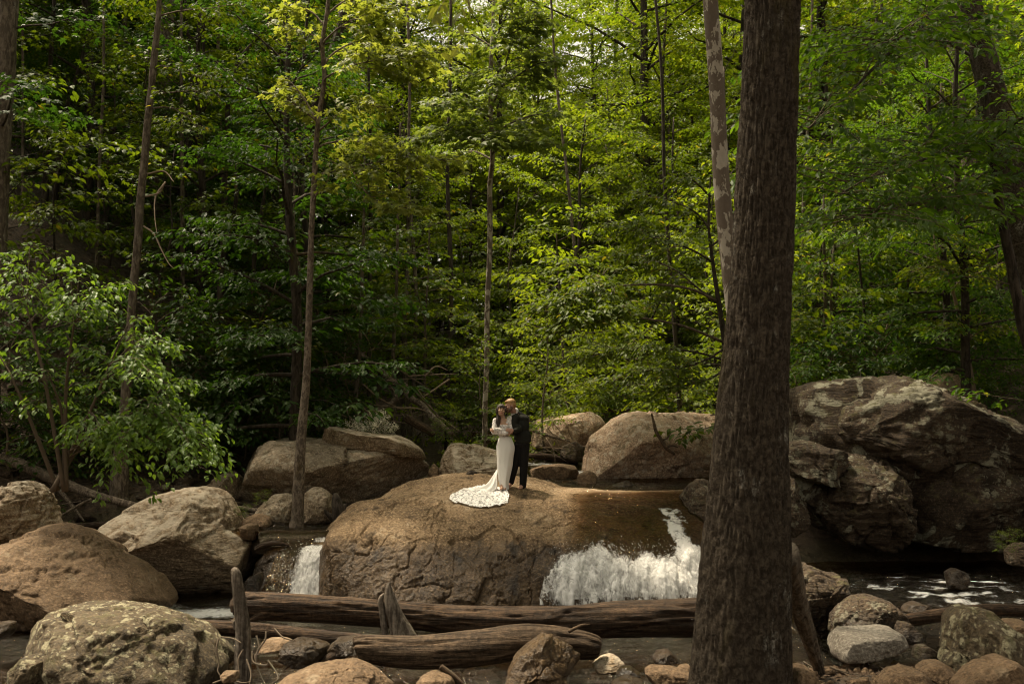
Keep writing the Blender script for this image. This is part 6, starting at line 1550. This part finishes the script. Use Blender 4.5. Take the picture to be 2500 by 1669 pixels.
def cloth_mat(name, col, var=0.15, scale=120, rough=0.85, fold=0.4, lace=0.0, under=(0.4, 0.28, 0.2)):
    t = NT(name)
    v = t.coords(rand=False)
    n = t.noise(v, scale, 2, 0.6); f = t.noise(t.scaled(v, (1, 1, 0.25)), 9, 3, 0.5, 0.6)
    c = t.mix(n, tuple(x * (1 - var) for x in col), tuple(min(1, x * (1 + var)) for x in col))
    h = t.math('ADD', t.math('MULTIPLY', f, 1.0), t.math('MULTIPLY', n, 0.10))
    b = t.n('BsdfPrincipled', Base__Color=c, Roughness=rough, Normal=t.bump(h, fold, 0.03))
    b.inputs['Specular IOR Level'].default_value = 0.15
    if lace:
        dv = t.n('VectorMath', _operation='ADD'); t.set(dv.inputs[0], v)
        sc_ = t.n('VectorMath', _operation='SCALE'); t.set(sc_.inputs[0], t.n('TexNoise', Vector=v, Scale=18.0, Detail=2).outputs[1]); sc_.inputs['Scale'].default_value = 0.05
        t.set(dv.inputs[1], sc_.outputs[0])
        vo = t.voro(dv.outputs[0], 24.0 if lace > 0.5 else 34.0)
        hole = t.math('MULTIPLY', t.rng(vo, 0.56, 0.68), lace)
        tr = t.n('BsdfTransparent', Color=(1, 1, 1))
        mx = t.n('MixShader', Fac=hole); t.set(mx.inputs[1], b); t.set(mx.inputs[2], tr)
        return t.done(mx)
    return t.done(b)
def skin_mat(name, col):
    t = NT(name); v = t.coords(rand=False)
    n = t.noise(v, 9, 3)
    c = t.mix(n, tuple(x * 0.85 for x in col), tuple(min(1, x * 1.12) for x in col))
    b = t.n('BsdfPrincipled', Base__Color=c, Roughness=0.55); b.inputs['Specular IOR Level'].default_value = 0.35
    b.inputs['Subsurface Weight'].default_value = 0.08; b.inputs['Subsurface Radius'].default_value = (0.01, 0.004, 0.002)
    return t.done(b)
def hair_mat(name, a, b_):
    t = NT(name); v = t.coords((1, 1, 0.15), rand=False)
    n = t.noise(v, 90, 3, 0.7)
    bs = t.n('BsdfPrincipled', Base__Color=t.mix(n, a, b_), Roughness=0.45, Normal=t.bump(n, 0.8, 0.01))
    return t.done(bs)
M['skin_f'] = skin_mat('skin_warm', (0.50, 0.31, 0.21)); M['skin_m'] = skin_mat('skin_fair', (0.44, 0.25, 0.18))
M['hair_dark'] = hair_mat('hair_dark', (0.012, 0.007, 0.005), (0.05, 0.028, 0.018)); M['hair_red'] = hair_mat('hair_reddish', (0.20, 0.10, 0.035), (0.55, 0.33, 0.13)); M['beard'] = hair_mat('beard', (0.06, 0.028, 0.014), (0.15, 0.075, 0.035))
M['eye'] = plain('eye', (0.02, 0.013, 0.01), 0.3, 0.1); M['lips_f'] = plain('lips_rose', (0.32, 0.09, 0.08), 0.45, 0.1); M['lips_m'] = plain('lips_pale', (0.36, 0.17, 0.13), 0.5, 0.1)
M['suit'] = cloth_mat('dark_suit', (0.020, 0.020, 0.016), 0.3, 160, fold=0.5); M['trousers'] = cloth_mat('dark_trousers', (0.011, 0.010, 0.009), 0.3, 160, fold=0.6); M['shirt'] = cloth_mat('white_shirt', (0.7, 0.68, 0.63), 0.04, 80)
M['dress'] = cloth_mat('ivory_dress', (0.82, 0.80, 0.75), 0.03, 200, fold=0.55); M['lace'] = cloth_mat('white_lace', (0.86, 0.84, 0.81), 0.05, 60, fold=0.6, lace=0.55); M['lace_sleeve'] = cloth_mat('sleeve_lace', (0.78, 0.74, 0.70), 0.08, 60, fold=0.4, lace=0.45)

U = 0.00178
base, _ = on_boulder(1248, 1193)
def C(x, y, dep=0.0): return np.array(((x - 900) * U, dep, (1212 - y) * U))
# ---------------- woman in the white dress
wo = bpy.data.objects.new('person', None); COL.objects.link(wo); wo.location = base; tag(wo, 'person in a long white lace dress with dark hair, arms folded, on the boulder', 'person')
mb = MB()
hc = C(790, 350, -0.10)
T, Rm = head(mb, hc, 0.10, -0.14, 0.13, 1.06)
limb(mb, [hc + np.array((0.006, 0.02, -0.06)), C(800, 420, -0.055), C(806, 452, -0.05)], [0.050, 0.047, 0.055])
ell(mb, C(808, 470, -0.03), (0.135, 0.075, 0.06)); ell(mb, C(812, 520, -0.04), (0.130, 0.092, 0.13)); ell(mb, C(820, 600, -0.03), (0.108, 0.085, 0.13)); ell(mb, C(835, 720, -0.02), (0.150, 0.110, 0.15))
for k in (-1, 1): ell(mb, C(812 + k * 33, 522, -0.115), (0.055, 0.05, 0.055))
shL, shR = C(728, 466, -0.03), C(888, 442, -0.02)
elL, elR = C(708, 588, -0.13), C(893, 575, -0.10)
wrL, wrR = C(850, 598, -0.225), C(722, 560, -0.235)
limb(mb, [shL, (shL + elL) / 2 + np.array((-0.008, 0, 0)), elL], [0.052, 0.045, 0.040]); limb(mb, [elL, (elL + wrL) / 2, wrL], [0.040, 0.036, 0.026])
limb(mb, [shR, (shR + elR) / 2 + np.array((0.01, 0, 0)), elR], [0.052, 0.045, 0.040]); limb(mb, [elR, (elR + wrR) / 2, wrR], [0.040, 0.036, 0.026])
hand(mb, wrL, (0.9, 0.25, 0.12), (0.1, -0.9, 0.3), 0.165, 0.35, thumb=-1); hand(mb, wrR, (-0.85, 0.45, -0.05), (-0.2, -0.9, 0.2), 0.165, 0.5)
for k, fx, fy in ((-1, 805, -0.10), (1, 846, -0.02)):
    hip = C(835 + k * 38, 770, 0.0)
    limb(mb, [hip, C(812 + k * 24, 980, -0.03), C(822 + k * 22, 1160, fy)], [0.085, 0.055, 0.036])
    limb(mb, [C(822 + k * 22, 1160, fy), C(820 + k * 22, 1192, fy - 0.03), C(812 + k * 24, 1203, fy - 0.13)], [0.036, 0.034, 0.022])
body = fuse(mb, 'body', 0.010, 2); link('body', body, M['skin_f'], wo)
face_parts(wo, T, Rm, 1.06, 'lips_f', 'hair_dark', True)
mb = MB()
def hh(p, r): v, f = ico(4); mb.add((v * np.asarray(r) * 1.06) @ Rm.T + T(p), None, f)
hh((0, 0.030, 0.040), (0.088, 0.088, 0.088)); hh((0, -0.060, 0.070), (0.060, 0.034, 0.030)); hh((-0.070, -0.018, 0.0), (0.022, 0.05, 0.07)); hh((0.070, -0.010, 0.0), (0.022, 0.05, 0.06)); hh((0, 0.075, -0.03), (0.070, 0.045, 0.10))
for k in (-0.035, 0.0, 0.034): hh((k, -0.083, 0.052), (0.022, 0.014, 0.024))
limb(mb, [T((-0.078, 0.0, 0.01)), C(755, 410, -0.11), C(748, 470, -0.145), C(756, 530, -0.165)], [0.030, 0.034, 0.034, 0.014])
limb(mb, [T((-0.06, 0.03, -0.04)), C(768, 430, -0.08), C(765, 490, -0.14), C(772, 535, -0.16)], [0.034, 0.030, 0.026, 0.010])
limb(mb, [T((0.03, 0.07, -0.05)), C(815, 440, 0.05), C(812, 520, 0.075)], [0.05, 0.05, 0.03])
link('hair', fuse(mb, 'hair', 0.008, 2), M['hair_dark'], wo)
# bodice with a V neck and sleeves
mb = MB()
ell(mb, C(813, 530, -0.038), (0.138, 0.100, 0.125)); ell(mb, C(820, 605, -0.03), (0.116, 0.093, 0.12))
for k in (-1, 1): ell(mb, C(812 + k * 33, 528, -0.118), (0.060, 0.054, 0.056)); limb(mb, [C(812 + k * 30, 530, -0.10), C(810 + k * 58, 470, -0.06), C(808 + k * 62, 448, -0.02)], [0.05, 0.045, 0.038])
ell(mb, C(810, 500, 0.03), (0.125, 0.05, 0.12))
link('bodice', fuse(mb, 'bodice', 0.009, 3), M['lace_sleeve'], wo)
for a, e_, w_ in ((shL, elL, wrL), (shR, elR, wrR)):
    mb = MB()
    limb(mb, [a, (a + e_) / 2, e_], [0.060, 0.054, 0.050]); limb(mb, [e_, (e_ + w_) / 2, w_], [0.050, 0.045, 0.036])
    link('sleeve', fuse(mb, 'sleeve', 0.008, 2), M['lace_sleeve'], wo)
# skirt: a close sheath with soft upright folds
st = [(640, -0.118, 0.115, 0.095), (690, -0.116, 0.150, 0.118), (745, -0.110, 0.178, 0.135), (800, -0.113, 0.176, 0.138), (860, -0.122, 0.164, 0.130), (950, -0.130, 0.152, 0.125), (1040, -0.142, 0.130, 0.125), (1110, -0.148, 0.108, 0.125), (1165, -0.140, 0.086, 0.125), (1200, -0.126, 0.078, 0.120), (1212, -0.122, 0.078, 0.120)]
sk = catmull(np.array([((1212 - a) * U, b, c, d) for a, b, c, d in st]), 90)
ang = np.linspace(0, 2 * math.pi, 120, endpoint=False)
rows = []
for j, (z, cx, hw, hd) in enumerate(sk):
    tt = j / 89.0
    fold = 1 + (0.012 + 0.055 * tt) * np.sin(ang * 5 + 1.0 + 0.8 * tt) * sm(0.12, 0.6, tt) + 0.02 * np.sin(ang * 11 + 2 * tt) * tt
    rows.append(np.column_stack([cx + hw * np.cos(ang) * fold, -0.03 + hd * np.sin(ang) * fold, np.full(120, z)]))
sv = np.stack(rows, 1).reshape(-1, 3)
link('skirt', mesh_np('skirt', sv, grid_quads(120, 90, True)), M['dress'], wo)
# train spread on the rock
OUT = [(222, 1325), (255, 1280), (330, 1248), (440, 1218), (540, 1196), (620, 1184), (700, 1196), (790, 1215), (862, 1240), (890, 1305), (872, 1365), (810, 1400), (710, 1424), (600, 1434), (480, 1424), (350, 1392), (252, 1366)]
oc_ = np.array(OUT, float); oc_ = np.vstack([oc_, oc_[:1]])
ol = catmull(oc_, 301)[:-1]
cen = np.array((590, 1300.0))
nr = 44
tv = []
for i, q in enumerate(ol):
    sc_ = 1 + 0.012 * abs(math.sin(i * math.pi / 300 * 34))
    for j in range(nr):
        r = (j / (nr - 1))
        pp = cen + (q - cen) * (r * sc_)
        g, n = on_boulder(1050 + pp[0] / 4.613, 930 + pp[1] / 4.613)
        a = math.atan2(pp[1] - cen[1], pp[0] - cen[0])
        ruf = 0.008 * math.sin(a * 9 + 2.0 * r) * r + 0.004 * math.sin(a * 23 + r * 5) * r ** 2
        tv.append(g - base + n * (0.040 + max(-0.015, ruf) + 0.05 * (1 - r) ** 2))
tv = np.array(tv)
# smooth out the pixel steps of the rock lookup
G = tv.reshape(300, nr, 3)
for _ in range(2): G = (np.roll(G, 1, 0) + 2 * G + np.roll(G, -1, 0)) / 4
for _ in range(2): G[:, 1:-1] = (G[:, :-2] + 2 * G[:, 1:-1] + G[:, 2:]) / 4
link('train', mesh_np('train', G.reshape(-1, 3), grid_quads(300, nr, True)), M['lace'], wo)
# the gathered cloth between skirt and train
topc = [C(752, 985, 0.06), C(747, 1030, -0.06), C(742, 1060, -0.12)]
botp = [(470, 1240), (560, 1262), (640, 1290), (700, 1270), (716, 1225)]
bot = [on_boulder(1050 + a / 4.613, 930 + b / 4.613)[0] - base + np.array((0, 0, 0.035)) for a, b in botp]
tc_, bc_ = catmull(np.array(topc), 90), catmull(np.array(bot), 90)
gv = []
for i in range(90):
    mid = tc_[i] * 0.45 + bc_[i] * 0.55 + np.array((0.045, 0, -0.09))
    line = catmull(np.array([tc_[i], mid, bc_[i]]), 40)
    f = np.sin(np.linspace(0, 1, 40) * math.pi * 0.5)
    line[:, 2] += 0.030 * math.sin(i / 90 * math.pi * 7) * f
    gv.append(line)
link('train_fold', mesh_np('train_fold', np.array(gv).reshape(-1, 3), grid_quads(90, 40)), M['dress'], wo)

# ---------------- man in the dark suit
mo = bpy.data.objects.new('person', None); COL.objects.link(mo); mo.location = base; tag(mo, 'barefoot bearded person in a dark suit embracing the one in white', 'person')
mb = MB()
hm = C(888, 303, 0.00)
T, Rm = head(mb, hm, -1.22, 0.14, -0.14, 1.10)
limb(mb, [hm + np.array((0.03, 0.02, -0.06)), C(945, 385, 0.09), C(965, 410, 0.10)], [0.058, 0.060, 0.07])
ell(mb, C(985, 450, 0.11), (0.16, 0.10, 0.09)); ell(mb, C(1000, 540, 0.11), (0.155, 0.115, 0.17)); ell(mb, C(1020, 660, 0.10), (0.150, 0.115, 0.16))
sA, sB = C(938, 440, -0.01), C(1062, 440, 0.16)
eA, wA = C(915, 570, -0.17), C(905, 562, -0.245)
wA = C(880, 566, -0.285)
limb(mb, [sA, C(935, 505, -0.05), C(985, 560, -0.09)], [0.050, 0.048, 0.045]); limb(mb, [C(985, 558, -0.09), C(955, 570, -0.165), C(922, 572, -0.235)], [0.042, 0.038, 0.028])
limb(mb, [sB, C(1010, 560, 0.20), C(900, 590, 0.13)], [0.06, 0.052, 0.045]); limb(mb, [C(900, 590, 0.13), C(790, 585, 0.10), C(705, 575, 0.02)], [0.045, 0.038, 0.028])
hand(mb, C(925, 572, -0.235), (-0.95, -0.25, 0.18), (0.1, -0.9, 0.25), 0.185, 0.35, thumb=1); hand(mb, C(700, 576, 0.02), (-0.30, -0.95, 0.05), (-0.95, 0.1, 0.1), 0.18, 0.9)
legs = [([C(1045, 740, 0.10), C(1040, 960, 0.07), C(1030, 1165, 0.09)], C(1000, 1200, 0.0)), ([C(985, 740, 0.12), C(945, 930, 0.10), C(893, 1130, 0.16)], C(870, 1196, 0.05))]
for lg, toe in legs:
    limb(mb, lg, [0.090, 0.062, 0.042])
    an = lg[-1]; hl = an + np.array((0.01, 0.03, -0.045))
    limb(mb, [an, hl, hl + (toe - hl) * 0.5 + np.array((0, 0, 0.015)), toe], [0.042, 0.042, 0.040, 0.032])
    dv = _unit(np.array((toe - hl)[:2])); sd = np.array((-dv[1], dv[0], 0))
    for q in range(5):
        tb = toe + sd * (q - 2) * 0.016 - np.array((0, 0, 0.006))
        limb(mb, [tb, tb + np.array((dv[0], dv[1], -0.15)) * (0.045 - 0.004 * abs(q - 1))], [0.012, 0.009 if q else 0.012], 8, 5)
link('body', fuse(mb, 'body', 0.010, 2), M['skin_m'], mo)
face_parts(mo, T, Rm, 1.12, 'lips_m', 'beard', True)
mb = MB()
def hh(p, r): v, f = ico(4); mb.add((v * np.asarray(r) * 1.12) @ Rm.T + T(p), None, f)
hh((0, 0.022, 0.064), (0.085, 0.094, 0.074)); hh((0, -0.046, 0.086), (0.058, 0.042, 0.026)); hh((0, 0.072, 0.015), (0.068, 0.038, 0.070)); hh((0.062, 0.020, 0.030), (0.022, 0.050, 0.044)); hh((-0.062, 0.020, 0.030), (0.022, 0.050, 0.044))
link('hair', fuse(mb, 'hair', 0.007, 2), M['hair_red'], mo)
mb = MB()
hh((0, -0.060, -0.088), (0.044, 0.036, 0.034)); hh((-0.046, -0.030, -0.066), (0.024, 0.045, 0.034)); hh((0.046, -0.030, -0.066), (0.024, 0.045, 0.034)); hh((-0.066, 0.0, -0.030), (0.014, 0.022, 0.040)); hh((0.066, 0.0, -0.030), (0.014, 0.022, 0.040)); hh((0, -0.094, -0.043), (0.026, 0.009, 0.007))
link('beard', fuse(mb, 'beard', 0.006, 2), M['beard'], mo)
mb = MB()
limb(mb, [C(928, 392, 0.07), C(942, 372, 0.085), C(952, 352, 0.10)], [0.058, 0.060, 0.056])
link('shirt_collar', fuse(mb, 'shirt_collar', 0.008, 2), M['shirt'], mo)
mb = MB()
ell(mb, C(1000, 440, 0.115), (0.180, 0.115, 0.085), (0, 0.12, 0)); ell(mb, C(1005, 530, 0.11), (0.178, 0.130, 0.19)); ell(mb, C(1025, 640, 0.10), (0.172, 0.130, 0.16)); ell(mb, C(1032, 690, 0.10), (0.160, 0.132, 0.085), (0, -0.15, 0))
limb(mb, [sA, C(930, 505, -0.05), C(985, 560, -0.09)], [0.082, 0.074, 0.066]); limb(mb, [C(990, 545, -0.08), C(960, 568, -0.16), C(934, 572, -0.222)], [0.062, 0.054, 0.044])
limb(mb, [sB, C(1040, 560, 0.21), C(900, 595, 0.14)], [0.075, 0.068, 0.058]); limb(mb, [C(900, 595, 0.14), C(800, 588, 0.11), C(720, 578, 0.05)], [0.056, 0.048, 0.040])
limb(mb, [C(945, 405, 0.06), C(985, 398, 0.13), C(1020, 410, 0.15)], [0.055, 0.065, 0.06])
link('jacket', fuse(mb, 'jacket', 0.010, 9), M['suit'], mo)
mb = MB()
v, f = ellipsoid(C(1020, 730, 0.10), (0.150, 0.118, 0.10)); mb.add(v, None, f)
for lg, toe in legs: limb(mb, [lg[0], lg[1], lg[2] + np.array((0, 0, -0.02))], [0.108, 0.085, 0.070])
link('trousers', fuse(mb, 'trousers', 0.010, 6), M['trousers'], mo)
# ------------------------------------------------------------------ small things
# the white-flowered shrub on the slab
c0 = P(912, 1062, 24.1)
o = bpy.data.objects.new('flowering_shrub', None); COL.objects.link(o); o.location = c0; tag(o, 'low shrub covered in small white flowers behind the pale slab', 'shrub')
rs = np.random.default_rng(301); B, L, FL = MB(), Leaves(), Leaves()
for i in range(70):
    az = rs.uniform(0, 6.28); el = rs.uniform(0.35, 1.35)
    w = arc(c0, az, el, rs.uniform(0.45, 0.85), rs, 0.25, 6)
    B.tube(w, np.linspace(0.007, 0.003, 6), 3, 6, caps=False)
    spray(L, w, rs, 12, 0.07, 0.05)
    e = w[-3:]
    n = 46
    o_ = e[rs.integers(0, 3, n)] + rs.normal(0, 0.035, (n, 3))
    FL.add(o_, rs.normal(size=(n, 3)), rs.normal(size=(n, 3)) + np.array((0, 0, 1)), rs.uniform(0.03, 0.055, n))
link('stems', B.mesh('stems', origin=c0), M['twig'], o, kind='stuff')
link('leaves', L.mesh('leaves', 'small', 3, c0), M['leaf_mid'], o)
M['petal'] = plain('petal', (0.78, 0.74, 0.6), 0.7, 0.12, 8)
link('flowers', FL.mesh('flowers', 'small', 4, c0), M['petal'], o)

# small leafy plants near the water
for x, y, d, s, lab in ((2458, 1345, 16.6, 0.24, 'small green plant growing on the stone in the rapids'), (590, 1262, 19.6, 0.16, 'tiny green sprout beside the left cascade'), (1075, 1068, 24.3, 0.30, 'fresh green sprig left of the pale-topped block boulder'), (1110, 1050, 24.6, 0.36, 'bright leafy sprig just above the pale-topped block boulder'), (640, 1230, 20.3, 0.18, 'little green tuft between stones by the slim maple'), (200, 1090, 21.6, 0.5, 'low leafy plant above the far left fallen trunk'), (130, 1085, 21.8, 0.5, 'low fern-like plant at the far left bank')):
    q = P(x, y, d)
    plant('shrub_b', q[0], d, z=q[2] - 0.1 * s, rot=rs.uniform(0, 6), s=s, name='small_plant', label=lab, cat='plant', leafmat='leaf_mid')

# pebbles and cobbles in the stream bed and on the bank
def cobbles(name, n, area, r, mat, label, seed, zoff=0.0, test=None):
    rs = np.random.default_rng(seed)
    v0, f0 = ico(2)
    vs_, fs_ = [], []
    k = 0
    while k < n:
        x, y = rs.uniform(*area[0]), rs.uniform(*area[1])
        if test and not test(x, y): continue
        s = rs.uniform(*r) * rs.uniform(0.5, 1.0)
        w = v0 * (1 + 0.28 * rs.normal(size=(len(v0), 1))) * np.array((rs.uniform(0.8, 1.5), rs.uniform(0.7, 1.2), rs.uniform(0.4, 0.8))) * s
        a = rs.uniform(0, 6.28); ca, sa = math.cos(a), math.sin(a)
        w = w @ np.array(((ca, -sa, 0), (sa, ca, 0), (0, 0, 1)))
        vs_.append(w + np.array((x, y, float(ground_h(x, y)) + s * 0.15 + zoff))); fs_.append(f0 + len(v0) * k); k += 1
    return link(name, mesh_np(name, np.vstack(vs_), None, np.vstack(fs_)), M[mat], kind='stuff', label=label)
cobbles('gravel', 1000, ((2.3, 7.5), (8.4, 13.4)), (0.02, 0.10), 'rock_tan', 'pebbles scattered over the brown right bank', 401)
cobbles('gravel', 550, ((-6, 2.5), (9.2, 14.5)), (0.04, 0.17), 'rock_wet', 'wet cobbles in the shallow stream bed', 402, 0.18)
cobbles('gravel', 260, ((4.2, 9.5), (13.8, 18)), (0.06, 0.22), 'rock_wet', 'wet cobbles breaking the rapids on the right', 403, 0.45)
cobbles('gravel', 340, ((-12, -3.8), (19.5, 25)), (0.05, 0.25), 'rock_dark', 'dark stones strewn over the left bank', 404)
cobbles('gravel', 200, ((-2, 7), (22.5, 30)), (0.08, 0.30), 'rock_grey', 'stones strewn along the upper stream', 405, 0.1)
# fallen leaves
def litter(n, area, size, label, seed, test=None):
    rs = np.random.default_rng(seed)
    x, y = rs.uniform(*area[0], n), rs.uniform(*area[1], n)
    z = ground_h(x, y)
    p = np.column_stack([x, y, 0 * x]); z = z + 0.10 * fbm(p * 0.8, 3, 5) + 0.05 * fbm(p * 3.1, 3, 9)
    L = Leaves(); L.add(np.column_stack([x, y, z + 0.012]), np.column_stack([rs.normal(size=(n, 2)), rs.normal(0, 0.15, n)]), np.column_stack([rs.normal(0, 0.3, (n, 2)), np.ones(n)]), size * rs.uniform(0.6, 1.2, n))
    link('leaf_litter', L.mesh('leaf_litter', 'small', seed), M['dead_leaf'], kind='stuff', label=label)
t = NT('dead_leaf'); at = t.n('Attribute', _attribute_name='rnd')
M['dead_leaf'] = t.done(t.n('BsdfPrincipled', Base__Color=t.ramp(at.outputs['Fac'], [(0.0, (0.045, 0.026, 0.013)), (0.5, (0.10, 0.058, 0.028)), (1.0, (0.19, 0.12, 0.06))]), Roughness=0.85))
litter(6000, ((2.2, 8), (8, 13.2)), 0.075, 'brown fallen leaves on the right bank', 411)
litter(5000, ((-14, -3.4), (20.5, 30)), 0.10, 'brown fallen leaves on the left bank', 412)
litter(3500, ((5.5, 15), (19, 29)), 0.10, 'brown fallen leaves on the bank above the outcrop', 413)

# twigs lying about
def sticks(n, area, zf, label, seed):
    rs = np.random.default_rng(seed); B = MB()
    for i in range(n):
        x, y = rs.uniform(*area[0]), rs.uniform(*area[1]); a = rs.uniform(0, 6.28); ln = rs.uniform(0.12, 0.55)
        c = np.array((x, y, zf(x, y) + 0.03)); d = np.array((math.cos(a), math.sin(a), rs.normal(0, 0.12))) * ln / 2
        B.tube(np.array([c - d, c + rs.normal(0, 0.03, 3) * np.array((1, 1, 0.4)), c + d]), np.array((1, 0.9, 0.5)) * rs.uniform(0.004, 0.013), 5, 7)
    link('twig_litter', B.mesh('twig_litter'), M['twig'], kind='stuff', label=label)
sticks(110, ((2.2, 7.5), (8.4, 13)), lambda x, y: float(ground_h(x, y)), 'broken twigs on the brown right bank', 421)
sticks(90, ((-5, 2.2), (9.5, 12.5)), lambda x, y: max(0.03, float(ground_h(x, y)) + 0.06), 'broken twigs caught in the shallows', 422)
sticks(140, ((-12, -4), (19.5, 24)), lambda x, y: float(ground_h(x, y)), 'broken twigs on the left bank', 423)
